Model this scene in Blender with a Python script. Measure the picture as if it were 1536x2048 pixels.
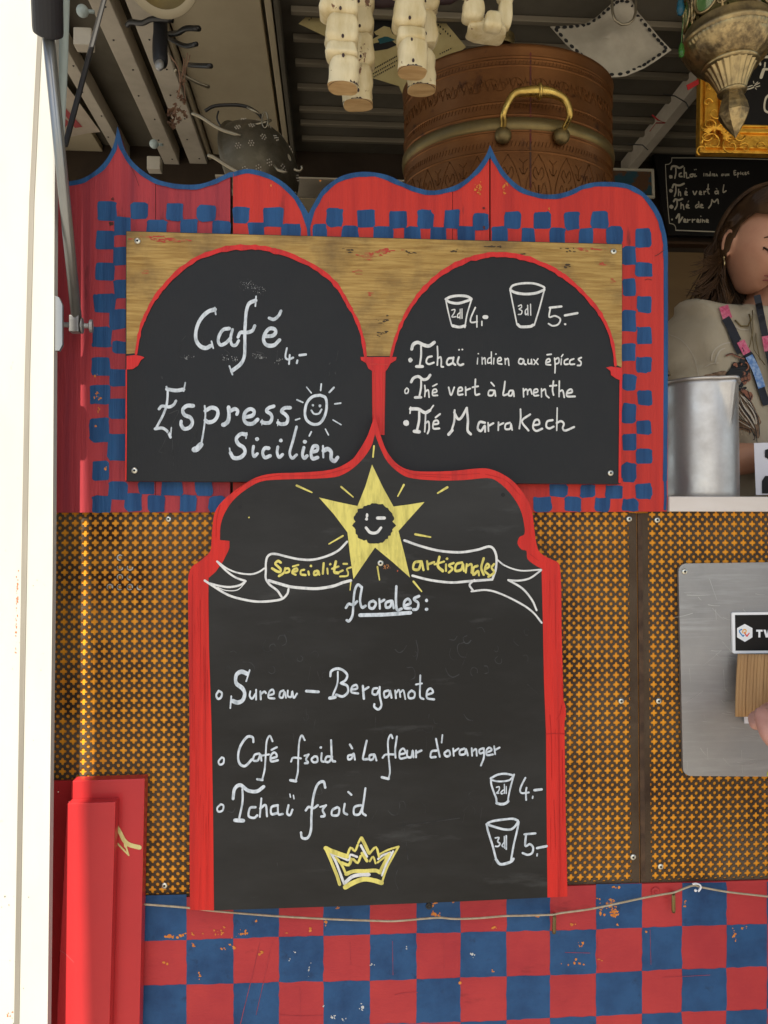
import bpy, bmesh, math, random
from mathutils import Vector, Matrix, noise
from mathutils.geometry import tessellate_polygon
random.seed(7)
R = math.radians
scene = bpy.context.scene
for o in list(bpy.data.objects): bpy.data.objects.remove(o)
# ------------------------------------------------------------------ camera
FPX = 1540.0
YAW, PITCH = R(3.6), R(1.5)
CAM = Vector((0.0, -1.232, 1.45))
FW = Vector((math.sin(YAW) * math.cos(PITCH), math.cos(YAW) * math.cos(PITCH), math.sin(PITCH)))
RT = Vector((math.cos(YAW), -math.sin(YAW), 0.0))
UP = RT.cross(FW)
cd = bpy.data.cameras.new('camera'); cam = bpy.data.objects.new('camera', cd)
scene.collection.objects.link(cam); scene.camera = cam
cam.matrix_world = Matrix(((RT.x, UP.x, -FW.x, CAM.x), (RT.y, UP.y, -FW.y, CAM.y), (RT.z, UP.z, -FW.z, CAM.z), (0, 0, 0, 1)))
cd.sensor_fit = 'HORIZONTAL'; cd.sensor_width = 36.0; cd.lens = 36.0 * FPX / 1536.0
cd.clip_start = 0.02; cd.clip_end = 500.0
cd.dof.use_dof = False
# ------------------------------------------------------------------ sky, sun, exposure
SUN_EL = 52.0
world = bpy.data.worlds.new("World"); scene.world = world; world.use_nodes = True
wn = world.node_tree.nodes; wl = world.node_tree.links
for n in list(wn): wn.remove(n)
sky = wn.new('ShaderNodeTexSky'); sky.sky_type = 'NISHITA'; sky.sun_disc = False
sky.sun_elevation = R(SUN_EL); sky.sun_rotation = R(180.0)
sky.air_density = 1.0; sky.dust_density = 2.0; sky.ozone_density = 1.0
bg = wn.new('ShaderNodeBackground'); bg.inputs[1].default_value = 0.115
wo = wn.new('ShaderNodeOutputWorld'); wl.new(sky.outputs[0], bg.inputs[0]); wl.new(bg.outputs[0], wo.inputs[0])
sl = bpy.data.lights.new('sun', 'SUN'); sl.energy = 5.0; sl.angle = R(0.53); sl.color = (1.0, 0.94, 0.84)
so = bpy.data.objects.new('sun', sl); scene.collection.objects.link(so)
so.rotation_euler = (R(90.0 - SUN_EL), 0, 0); so.location = (0, -6, 8)
scene.render.engine = 'CYCLES'
scene.view_settings.view_transform = 'Standard'; scene.view_settings.look = 'None'
scene.view_settings.exposure = 0.98; scene.view_settings.gamma = 1.0
scene.cycles.max_bounces = 8; scene.cycles.diffuse_bounces = 5; scene.cycles.glossy_bounces = 4

# ------------------------------------------------------------------ helpers
def ray(px, py): return FW + RT * ((px - 768.0) / FPX) - UP * ((py - 1024.0) / FPX)
def P(px, py, y=0.0):            # where the line of sight through a measured point meets the wall plane at depth y
    d = ray(px, py); t = (y - CAM.y) / d.y; return CAM + d * t
def PH(px, py, z):               # ... meets the horizontal plane at height z
    d = ray(px, py); t = (z - CAM.z) / d.z; return CAM + d * t
ORG = {}
def link(o):
    scene.collection.objects.link(o); return o
def tag(o, label=None, cat=None, group=None, kind=None):
    if label: o['label'] = label
    if cat: o['category'] = cat
    if group: o['group'] = group
    if kind: o['kind'] = kind
    return o
def thing(name, label, cat, loc, group=None):
    o = bpy.data.objects.new(name, None); o.empty_display_size = 0.02
    o.location = loc; link(o); ORG[o.name] = Vector(loc); tag(o, label, cat, group); return o
class MB:
    """collects world-space geometry"""
    def __init__(s): s.v = []; s.f = []; s.m = []
    def add(s, vs, fs, mi=0):
        b = len(s.v); s.v.extend([tuple(v) for v in vs]); s.f.extend([tuple(i + b for i in f) for f in fs]); s.m.extend([mi] * len(fs)); return s
    def box(s, x0, x1, y0, y1, z0, z1, mi=0):
        v = [(x0, y0, z0), (x1, y0, z0), (x1, y1, z0), (x0, y1, z0), (x0, y0, z1), (x1, y0, z1), (x1, y1, z1), (x0, y1, z1)]
        return s.add(v, [(0, 3, 2, 1), (4, 5, 6, 7), (0, 1, 5, 4), (1, 2, 6, 5), (2, 3, 7, 6), (3, 0, 4, 7)], mi)
    def patch(s, pts, mi=0):      # flat polygon sheet (3D points)
        pts = [Vector(p) for p in pts]
        tr = tessellate_polygon([pts])
        n = Vector((0, 0, 0))
        for a, b, c in tr: n += (pts[b] - pts[a]).cross(pts[c] - pts[a])
        if n.y > 0: tr = [(a, c, b) for a, b, c in tr]
        return s.add(pts, tr, mi)
    def slab(s, pts, depth, mi=0, mside=None):   # outline facing -Y, extruded to +Y
        pts = [Vector(p) for p in pts]; n = len(pts)
        tr = tessellate_polygon([pts])
        nn = Vector((0, 0, 0))
        for a, b, c in tr: nn += (pts[b] - pts[a]).cross(pts[c] - pts[a])
        if nn.y > 0: tr = [(a, c, b) for a, b, c in tr]
        back = [p + Vector((0, depth, 0)) for p in pts]
        area = sum(pts[i].x * pts[(i + 1) % n].z - pts[(i + 1) % n].x * pts[i].z for i in range(n))
        b0 = len(s.v); s.v.extend([tuple(p) for p in pts + back])
        for a, b, c in tr:
            s.f.append((a + b0, b + b0, c + b0)); s.m.append(mi)
            s.f.append((a + n + b0, c + n + b0, b + n + b0)); s.m.append(mi)
        for i in range(n):
            j = (i + 1) % n
            q = (i, i + n, j + n, j) if area > 0 else (i, j, j + n, i + n)
            s.f.append(tuple(k + b0 for k in q)); s.m.append(mi if mside is None else mside)
        return s
    def tube(s, pts, rad, seg=8, cap=True, mi=0, flat=1.0):
        pts = [Vector(p) for p in pts]; n = len(pts)
        if not isinstance(rad, (list, tuple)): rad = [rad] * n
        b0 = len(s.v); up = None
        for i in range(n):
            t = (pts[min(i + 1, n - 1)] - pts[max(i - 1, 0)]).normalized()
            if up is None:
                up = Vector((0, 0, 1)) if abs(t.z) < 0.9 else Vector((0, 1, 0))
            a = t.cross(up)
            if a.length < 1e-6: a = t.cross(Vector((1, 0, 0)))
            a.normalize(); b = a.cross(t).normalized(); up = b
            for k in range(seg):
                th = 2 * math.pi * k / seg
                s.v.append(tuple(pts[i] + a * (math.cos(th) * rad[i]) + b * (math.sin(th) * rad[i] * flat)))
        for i in range(n - 1):
            for k in range(seg):
                k2 = (k + 1) % seg
                s.f.append((b0 + i * seg + k, b0 + i * seg + k2, b0 + (i + 1) * seg + k2, b0 + (i + 1) * seg + k)); s.m.append(mi)
        if cap:
            s.f.append(tuple(b0 + k for k in reversed(range(seg)))); s.m.append(mi)
            s.f.append(tuple(b0 + (n - 1) * seg + k for k in range(seg))); s.m.append(mi)
        return s
    def lathe(s, prof, org, axis=Vector((0, 0, 1)), seg=32, sy=1.0, mi=0, fn=None):
        """prof: (radius, height along axis)"""
        org = Vector(org); axis = Vector(axis).normalized()
        a = axis.cross(Vector((0, 1, 0)))
        if a.length < 1e-4: a = Vector((1, 0, 0))
        a.normalize(); b = axis.cross(a).normalized()
        b0 = len(s.v); n = len(prof)
        for i, (r, h) in enumerate(prof):
            for k in range(seg):
                th = 2 * math.pi * k / seg
                rr = r if fn is None else fn(r, h, th)
                s.v.append(tuple(org + axis * h + a * (rr * math.cos(th)) + b * (rr * sy * math.sin(th))))
        for i in range(n - 1):
            for k in range(seg):
                k2 = (k + 1) % seg
                s.f.append((b0 + i * seg + k, b0 + i * seg + k2, b0 + (i + 1) * seg + k2, b0 + (i + 1) * seg + k)); s.m.append(mi)
        return s
    def ball(s, c, rx, ry=None, rz=None, seg=12, ring=8, mi=0):
        ry = ry or rx; rz = rz or rx; c = Vector(c); b0 = len(s.v)
        for i in range(ring + 1):
            ph = math.pi * i / ring
            for k in range(seg):
                th = 2 * math.pi * k / seg
                s.v.append((c.x + rx * math.sin(ph) * math.cos(th), c.y + ry * math.sin(ph) * math.sin(th), c.z + rz * math.cos(ph)))
        for i in range(ring):
            for k in range(seg):
                k2 = (k + 1) % seg
                s.f.append((b0 + i * seg + k, b0 + (i + 1) * seg + k, b0 + (i + 1) * seg + k2, b0 + i * seg + k2)); s.m.append(mi)
        return s
    def build(s, name, mats, parent=None, smooth=False, bevel=0.0, recalc=False, merge=False):
        if not isinstance(mats, (list, tuple)): mats = [mats]
        me = bpy.data.meshes.new(name)
        if parent is not None: org = ORG[parent.name]
        else:
            xs = [v[0] for v in s.v]; ys = [v[1] for v in s.v]; zs = [v[2] for v in s.v]
            org = Vector(((min(xs) + max(xs)) / 2, (min(ys) + max(ys)) / 2, min(zs)))
        me.from_pydata([(v[0] - org.x, v[1] - org.y, v[2] - org.z) for v in s.v], [], s.f)
        for m in mats: me.materials.append(m)
        if len(mats) > 1: me.polygons.foreach_set('material_index', s.m)
        if bevel > 0 or recalc or merge:
            bm = bmesh.new(); bm.from_mesh(me)
            bmesh.ops.remove_doubles(bm, verts=bm.verts, dist=1e-6)
            if recalc: bmesh.ops.recalc_face_normals(bm, faces=bm.faces)
            if bevel > 0:
                es = [e for e in bm.edges if len(e.link_faces) == 2 and e.calc_face_angle(0) > 0.5]
                bmesh.ops.bevel(bm, geom=es, offset=bevel, segments=2, affect='EDGES', profile=0.6)
            bm.to_mesh(me); bm.free()
        if smooth: me.polygons.foreach_set('use_smooth', [True] * len(me.polygons))
        me.update()
        o = bpy.data.objects.new(name, me); link(o)
        if parent is not None: o.parent = parent
        else: o.location = org
        ORG[o.name] = org.copy() if hasattr(org, 'copy') else Vector(org)
        return o
def inst(name, me, parent, wloc, rot=(0, 0, 0)):
    o = bpy.data.objects.new(name, me); link(o); o.parent = parent
    o.location = Vector(wloc) - ORG[parent.name]; o.rotation_euler = rot; return o
def crom(pts, n=6):
    pts = [Vector(p) for p in pts]
    if len(pts) < 3: return [pts[0].lerp(pts[-1], i / n) for i in range(n + 1)]
    q = [pts[0] * 2 - pts[1]] + pts + [pts[-1] * 2 - pts[-2]]
    out = []
    for i in range(1, len(q) - 2):
        a, b, c, d = q[i - 1], q[i], q[i + 1], q[i + 2]
        for k in range(n):
            t = k / n
            out.append(0.5 * ((2 * b) + (c - a) * t + (2 * a - 5 * b + 4 * c - d) * t * t + (3 * b - a - 3 * c + d) * t ** 3))
    out.append(pts[-1]); return out
# ------------------------------------------------------------------ materials
def mat(name, col, rough=0.6, metal=0.0, col2=None, nscale=8.0, stretch=(1, 1, 1), lo=0.4, hi=0.6, bump=0.0, bscale=40.0, bstretch=(1, 1, 1),
        col3=None, n3=30.0, lo3=0.62, hi3=0.68, s3=(1, 1, 1), rvar=0.0, spec=0.22, coat=0.0, trans=0.0, detail=6.0):
    m = bpy.data.materials.new(name); m.use_nodes = True
    nt = m.node_tree; N = nt.nodes; L = nt.links; b = N['Principled BSDF']
    b.inputs['Base Color'].default_value = (*col, 1); b.inputs['Roughness'].default_value = rough; b.inputs['Metallic'].default_value = metal
    b.inputs['Specular IOR Level'].default_value = spec; b.inputs['Coat Weight'].default_value = coat
    b.inputs['Transmission Weight'].default_value = trans
    geo = N.new('ShaderNodeNewGeometry')
    def nz(scale, st, det=detail):
        mp = N.new('ShaderNodeMapping'); mp.inputs['Scale'].default_value = st; L.new(geo.outputs['Position'], mp.inputs[0])
        t = N.new('ShaderNodeTexNoise'); t.inputs['Scale'].default_value = scale; t.inputs['Detail'].default_value = det; t.inputs['Roughness'].default_value = 0.62
        L.new(mp.outputs[0], t.inputs['Vector']); return t
    last = None
    def rng(src, a, c):
        r = N.new('ShaderNodeMapRange'); r.inputs[1].default_value = a; r.inputs[2].default_value = c; r.clamp = True; L.new(src, r.inputs[0]); return r.outputs[0]
    if col2 is not None:
        t = nz(nscale, stretch); mx = N.new('ShaderNodeMix'); mx.data_type = 'RGBA'
        mx.inputs[6].default_value = (*col, 1); mx.inputs[7].default_value = (*col2, 1)
        L.new(rng(t.outputs[0], lo, hi), mx.inputs[0]); last = mx.outputs[2]
        if rvar:
            r = N.new('ShaderNodeMapRange'); r.inputs[1].default_value = lo; r.inputs[2].default_value = hi; r.inputs[3].default_value = rough; r.inputs[4].default_value = min(1, rough + rvar)
            L.new(t.outputs[0], r.inputs[0]); L.new(r.outputs[0], b.inputs['Roughness'])
    if col3 is not None:
        t = nz(n3, s3); mx = N.new('ShaderNodeMix'); mx.data_type = 'RGBA'
        if last: L.new(last, mx.inputs[6])
        else: mx.inputs[6].default_value = (*col, 1)
        mx.inputs[7].default_value = (*col3, 1); L.new(rng(t.outputs[0], lo3, hi3), mx.inputs[0]); last = mx.outputs[2]
    if last: L.new(last, b.inputs['Base Color'])
    if bump:
        t = nz(bscale, bstretch); bp = N.new('ShaderNodeBump'); bp.inputs['Strength'].default_value = bump; bp.inputs['Distance'].default_value = 0.002
        L.new(t.outputs[0], bp.inputs['Height']); L.new(bp.outputs[0], b.inputs['Normal'])
    return m
VG = (1, 1, 0.06)   # vertical grain
HG = (0.06, 1, 1)
M = {}
M['red'] = mat('red_paint', (0.54, 0.034, 0.020), 0.42, col2=(0.38, 0.024, 0.020), nscale=42, stretch=(1, 1, 0.04), lo=0.42, hi=0.72, col3=(0.10, 0.02, 0.02), n3=40, s3=(1, 1, 0.2), lo3=0.64, hi3=0.78, bump=0.8, bscale=160, bstretch=VG, rvar=0.15)
M['red_old'] = mat('worn_red_paint', (0.40, 0.042, 0.048), 0.5, col2=(0.24, 0.03, 0.042), nscale=45, stretch=(1, 1, 0.035), lo=0.38, hi=0.68, col3=(0.10, 0.018, 0.02), n3=60, s3=(1, 1, 0.2), lo3=0.62, hi3=0.76, bump=1.0, bscale=170, bstretch=VG, rvar=0.15)
M['red_bright'] = mat('fresh_red_paint', (0.60, 0.018, 0.011), 0.36, col2=(0.36, 0.009, 0.008), nscale=60, stretch=(1, 1, 0.035), lo=0.46, hi=0.76, bump=0.8, bscale=150, bstretch=(1, 1, 0.05), coat=0.1)
M['red_check'] = mat('red_panel_paint', (0.45, 0.040, 0.038), 0.40, col2=(0.33, 0.026, 0.032), nscale=7, stretch=(1, 1, 1), lo=0.32, hi=0.70, col3=(0.12, 0.012, 0.014), n3=30, s3=(0.4, 1, 1), lo3=0.62, hi3=0.86, bump=0.6, bscale=90, bstretch=(0.25, 1, 1), rvar=0.2)
M['blue'] = mat('blue_paint', (0.018, 0.080, 0.200), 0.46, col2=(0.009, 0.038, 0.110), nscale=48, stretch=(1, 1, 0.06), lo=0.4, hi=0.72, bump=0.9, bscale=170, bstretch=VG, rvar=0.15)
M['blue_check'] = mat('blue_panel_paint', (0.019, 0.074, 0.175), 0.42, col2=(0.009, 0.034, 0.095), nscale=14, lo=0.42, hi=0.74, col3=(0.010, 0.020, 0.05), n3=34, lo3=0.60, hi3=0.80, bump=0.7, bscale=100, bstretch=(0.4, 1, 0.6), rvar=0.2)
M['primer'] = mat('orange_primer', (0.62, 0.22, 0.035), 0.6, col2=(0.5, 0.16, 0.03), nscale=80)
M['chipw'] = mat('pale_chip', (0.5, 0.5, 0.46), 0.6)
M['edge'] = mat('dark_wood_edge', (0.055, 0.028, 0.018), 0.7, col2=(0.12, 0.02, 0.02), nscale=30)
M['black'] = mat('chalkboard_black', (0.012, 0.0125, 0.0125), 0.42, col2=(0.020, 0.020, 0.0195), nscale=6, lo=0.35, hi=0.7, bump=0.18, bscale=220, bstretch=(1, 1, 0.2), rvar=0.12)
M['black_dusty'] = mat('chalkboard_dusty', (0.012, 0.011, 0.009), 0.40, col2=(0.034, 0.033, 0.030), nscale=3.2, stretch=(0.6, 1, 1.8), lo=0.40, hi=0.75, col3=(0.075, 0.075, 0.07), n3=26, s3=(0.22, 1, 1.0), lo3=0.60, hi3=0.88, bump=0.08, bscale=120, rvar=0.15)
M['gold'] = mat('worn_gold_paint', (0.45, 0.285, 0.085), 0.40, metal=0.35, col2=(0.27, 0.150, 0.040), nscale=260, stretch=(0.07, 1, 1.0), lo=0.36, hi=0.72, col3=(0.11, 0.068, 0.034), n3=14, s3=(0.9, 1, 1.0), lo3=0.46, hi3=0.80, bump=0.5, bscale=180, bstretch=HG, rvar=0.2)
M['redstain'] = mat('red_stain', (0.42, 0.05, 0.03), 0.5, col2=(0.35, 0.15, 0.05), nscale=60, lo=0.45, hi=0.55)
M['white'] = mat('white_lettering_paint', (0.72, 0.71, 0.66), 0.5, col2=(0.46, 0.46, 0.45), nscale=130, stretch=(1, 1, 0.35), lo=0.46, hi=0.74, bump=0.3, bscale=200)
M['white_b'] = mat('bluish_white_lettering', (0.64, 0.68, 0.70), 0.5, col2=(0.30, 0.34, 0.36), nscale=150, stretch=(1, 1, 0.5), lo=0.42, hi=0.74, bump=0.3, bscale=200)
M['chalkgrey'] = mat('grey_chalk', (0.42, 0.42, 0.40), 0.8, col2=(0.22, 0.22, 0.21), nscale=120)
M['ghost'] = mat('rubbed_chalk', (0.052, 0.053, 0.051), 0.6, col2=(0.018, 0.018, 0.017), nscale=60, lo=0.4, hi=0.6)
M['dimwhite'] = mat('cream_lettering', (0.55, 0.50, 0.38), 0.7)
M['yellow'] = mat('yellow_paint', (0.74, 0.64, 0.16), 0.45, col2=(0.42, 0.36, 0.09), nscale=110, stretch=(1, 1, 0.22), lo=0.42, hi=0.72, col3=(0.10, 0.09, 0.03), n3=110, lo3=0.68, hi3=0.74)
M['sheet'] = mat('weathered_steel', (0.060, 0.036, 0.018), 0.5, metal=0.2, col2=(0.105, 0.074, 0.046), nscale=3.2, lo=0.40, hi=0.60, col3=(0.030, 0.014, 0.007), n3=7, lo3=0.50, hi3=0.68, bump=0.4, bscale=240, rvar=0.25)
M['backing'] = mat('orange_backing', (0.86, 0.34, 0.022), 0.6, col2=(0.74, 0.27, 0.020), nscale=20, lo=0.4, hi=0.7, col3=(0.14, 0.06, 0.02), n3=26, lo3=0.66, hi3=0.76)
M['cream'] = mat('cream_white_paint', (0.43, 0.42, 0.37), 0.4, col2=(0.36, 0.35, 0.30), nscale=4, stretch=(1, 1, 0.4), lo=0.4, hi=0.8, col3=(0.26, 0.24, 0.18), n3=60, lo3=0.68, hi3=0.76, s3=(1, 1, 0.5))
M['mould'] = mat('grey_tan_seal', (0.16, 0.145, 0.115), 0.6, col2=(0.22, 0.20, 0.16), nscale=20, stretch=VG)
M['shelf'] = mat('shelf_white_paint', (0.62, 0.55, 0.48), 0.35, col2=(0.68, 0.62, 0.56), nscale=6, stretch=(1, 1, 3), lo=0.4, hi=0.7, col3=(0.3, 0.2, 0.13), n3=50, lo3=0.72, hi3=0.8)
M['steel'] = mat('brushed_steel', (0.37, 0.36, 0.345), 0.42, metal=0.8, col2=(0.29, 0.285, 0.27), nscale=7, lo=0.3, hi=0.7, col3=(0.42, 0.415, 0.40), n3=140, s3=(0.08, 1, 1), lo3=0.5, hi3=0.8, bump=0.12, bscale=200, bstretch=(0.05, 1, 1), rvar=0.15)
M['alu'] = mat('aluminium_pot', (0.56, 0.53, 0.49), 0.34, metal=0.9, col2=(0.46, 0.43, 0.39), nscale=22, lo=0.35, hi=0.7, bump=0.2, bscale=60, rvar=0.2)
M['zinc'] = mat('zinc_screw', (0.62, 0.60, 0.50), 0.3, metal=0.9)
M['screwdark'] = mat('screw_recess', (0.03, 0.03, 0.03), 0.6)
M['khaki'] = mat('khaki_ceiling', (0.46, 0.39, 0.26), 0.7, col2=(0.36, 0.30, 0.195), nscale=2.5, lo=0.35, hi=0.7, col3=(0.06, 0.05, 0.04), n3=30, lo3=0.72, hi3=0.8)
M['beam'] = mat('pale_beam', (0.52, 0.46, 0.36), 0.65, col2=(0.40, 0.35, 0.27), nscale=8, lo=0.4, hi=0.7, col3=(0.09, 0.06, 0.045), n3=60, lo3=0.72, hi3=0.78)
M['darkceil'] = mat('dark_ceiling', (0.13, 0.115, 0.085), 0.7, col2=(0.095, 0.083, 0.06), nscale=4)
M['darkrib'] = mat('rib_metal', (0.24, 0.205, 0.145), 0.5, metal=0.3)
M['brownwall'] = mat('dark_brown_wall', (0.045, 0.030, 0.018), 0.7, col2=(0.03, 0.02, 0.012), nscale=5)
M['kraft'] = mat('brown_wall_panel', (0.17, 0.105, 0.045), 0.7, col2=(0.14, 0.085, 0.038), nscale=8, stretch=(0.2, 1, 1))
M['wood'] = mat('brown_trim', (0.07, 0.035, 0.015), 0.5, col2=(0.05, 0.025, 0.012), nscale=18, stretch=(0.1, 1, 1))
M['copper'] = mat('aged_copper', (0.20, 0.080, 0.024), 0.38, metal=0.75, col2=(0.115, 0.045, 0.015), nscale=7, lo=0.35, hi=0.7, col3=(0.055, 0.022, 0.012), n3=26, lo3=0.60, hi3=0.72, bump=0.15, bscale=50, rvar=0.15)
M['brass'] = mat('polished_brass', (0.60, 0.42, 0.11), 0.26, metal=0.95, col2=(0.45, 0.30, 0.08), nscale=40, rvar=0.15)
M['brass_old'] = mat('aged_brass', (0.20, 0.145, 0.055), 0.38, metal=0.8, col2=(0.15, 0.11, 0.05), nscale=14, lo=0.35, hi=0.65, rvar=0.15)
M['silver'] = mat('tarnished_silver', (0.40, 0.295, 0.14), 0.3, metal=0.9, col2=(0.15, 0.11, 0.06), nscale=60, lo=0.4, hi=0.62, bump=1.0, bscale=75, rvar=0.15)
M['silver_plain'] = mat('tarnished_silver_smooth', (0.42, 0.32, 0.155), 0.28, metal=0.9, col2=(0.18, 0.135, 0.075), nscale=30, lo=0.4, hi=0.65, rvar=0.15)
M['gilt'] = mat('gilt_frame', (0.85, 0.46, 0.06), 0.30, metal=0.8, col2=(0.60, 0.28, 0.03), nscale=45, lo=0.45, hi=0.65, bump=0.5, bscale=120, rvar=0.12)
M['green_glass'] = mat('green_glass', (0.05, 0.20, 0.03), 0.12, trans=0.5)
M['blue_glass'] = mat('blue_glass', (0.02, 0.12, 0.18), 0.12, trans=0.4)
M['plywhite'] = mat('whitewashed_wood', (0.68, 0.58, 0.36), 0.5, col2=(0.50, 0.39, 0.19), nscale=34, stretch=(1, 1, 0.2), lo=0.42, hi=0.68, col3=(0.17, 0.085, 0.05), n3=34, lo3=0.655, hi3=0.68, bump=0.5, bscale=110, bstretch=(1, 1, 0.25))
M['endgrain'] = mat('cut_wood_end', (0.56, 0.37, 0.17), 0.7, col2=(0.42, 0.26, 0.11), nscale=60, stretch=(0.2, 1, 1), bump=0.5, bscale=150, bstretch=(0.2, 1, 1))
M['darkpaint'] = mat('dark_flaked_paint', (0.05, 0.03, 0.03), 0.6)
M['flag'] = mat('yellow_cloth', (0.46, 0.38, 0.18), 0.8, col2=(0.40, 0.32, 0.14), nscale=12)
M['cloth'] = mat('grey_white_cloth', (0.44, 0.395, 0.31), 0.8, col2=(0.33, 0.295, 0.23), nscale=6, bump=0.4, bscale=14)
M['ink'] = mat('black_ink', (0.018, 0.017, 0.016), 0.6)
M['ink_teal'] = mat('teal_ink', (0.02, 0.08, 0.09), 0.6)
M['redink'] = mat('red_print', (0.42, 0.09, 0.09), 0.7)
M['paper'] = mat('old_paper', (0.52, 0.44, 0.34), 0.8, col2=(0.45, 0.37, 0.28), nscale=12)
M['whitepaper'] = mat('white_paper', (0.78, 0.76, 0.78), 0.6)
M['card'] = mat('corrugated_cardboard', (0.42, 0.25, 0.11), 0.85, col2=(0.34, 0.195, 0.085), nscale=60, stretch=(1, 1, 0.03), lo=0.4, hi=0.7, bump=0.5, bscale=120, bstretch=(1, 1, 0.02))
M['signblack'] = mat('sign_black', (0.014, 0.013, 0.012), 0.3)
M['signwhite'] = mat('sign_white', (0.82, 0.82, 0.80), 0.35)
M['lblue'] = mat('logo_blue', (0.03, 0.22, 0.50), 0.4)
M['lorange'] = mat('logo_orange', (0.85, 0.40, 0.05), 0.4)
M['lred'] = mat('logo_red', (0.72, 0.05, 0.05), 0.4)
M['doorred'] = mat('enamel_red', (0.50, 0.030, 0.030), 0.38, col2=(0.42, 0.026, 0.028), nscale=4, lo=0.3, hi=0.7, col3=(0.3, 0.03, 0.03), n3=50, lo3=0.74, hi3=0.8, coat=0.15)
M['leafy'] = mat('cream_yellow_paint', (0.62, 0.55, 0.22), 0.5, col2=(0.50, 0.43, 0.16), nscale=90, stretch=(1, 1, 0.4))
M['rubber'] = mat('black_plastic', (0.022, 0.022, 0.024), 0.4)
M['rod'] = mat('grey_metal_rod', (0.30, 0.30, 0.28), 0.35, metal=0.7, col2=(0.22, 0.22, 0.2), nscale=6, stretch=VG)
M['tealtube'] = mat('pale_painted_tube', (0.40, 0.46, 0.43), 0.45)
M['iron'] = mat('dark_iron', (0.05, 0.048, 0.045), 0.4, metal=0.7)
M['hook'] = mat('worn_steel_hook', (0.32, 0.28, 0.20), 0.35, metal=0.85)
M['colander'] = mat('dull_tin', (0.24, 0.21, 0.155), 0.36, metal=0.8, col2=(0.15, 0.13, 0.09), nscale=12, rvar=0.2)
M['dried'] = mat('dried_leaf', (0.20, 0.11, 0.07), 0.8, col2=(0.30, 0.18, 0.11), nscale=60)
M['string'] = mat('waxed_cord', (0.44, 0.37, 0.25), 0.55, col2=(0.36, 0.29, 0.18), nscale=90)
M['pavement'] = mat('pale_paving', (0.36, 0.335, 0.29), 0.85, col2=(0.30, 0.275, 0.24), nscale=1.5, bump=0.3, bscale=30)
M['skin'] = mat('skin', (0.52, 0.27, 0.165), 0.5, col2=(0.44, 0.20, 0.12), nscale=14, lo=0.35, hi=0.7)
M['skin2'] = mat('skin_pink', (0.56, 0.31, 0.235), 0.48, col2=(0.50, 0.25, 0.19), nscale=40, lo=0.35, hi=0.7)
M['hair'] = mat('dark_brown_hair', (0.040, 0.020, 0.009), 0.42, col2=(0.11, 0.058, 0.026), nscale=30, stretch=(1, 1, 0.15), lo=0.45, hi=0.75)
M['lips'] = mat('lips', (0.30, 0.09, 0.07), 0.45)
M['shirt'] = mat('beige_cotton', (0.40, 0.335, 0.235), 0.85, col2=(0.36, 0.30, 0.205), nscale=9, bump=0.25, bscale=400)
M['fur'] = mat('print_tan', (0.26, 0.165, 0.10), 0.85, col2=(0.14, 0.085, 0.05), nscale=90, lo=0.4, hi=0.6)
M['printbrown'] = mat('print_brown', (0.24, 0.10, 0.06), 0.85)
M['printpale'] = mat('print_pale', (0.44, 0.38, 0.29), 0.85)
M['pink'] = mat('lanyard_pink', (0.50, 0.06, 0.14), 0.5, col2=(0.58, 0.16, 0.22), nscale=140)
M['strap'] = mat('lanyard_black', (0.016, 0.016, 0.02), 0.5)
M['blueprint'] = mat('lanyard_blue', (0.10, 0.20, 0.42), 0.5, col2=(0.3, 0.4, 0.55), nscale=120)
M['jeans'] = mat('dark_denim', (0.03, 0.04, 0.06), 0.8)
M['beadgreen'] = mat('lime_bead', (0.55, 0.62, 0.10), 0.3)
M['picture'] = mat('picture_print', (0.03, 0.08, 0.10), 0.5, col2=(0.12, 0.06, 0.03), nscale=14, lo=0.5, hi=0.55)
M['redribbon'] = mat('red_ribbon', (0.35, 0.02, 0.02), 0.5)
M['tyre'] = mat('tyre_rubber', (0.02, 0.02, 0.02), 0.8)
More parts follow.
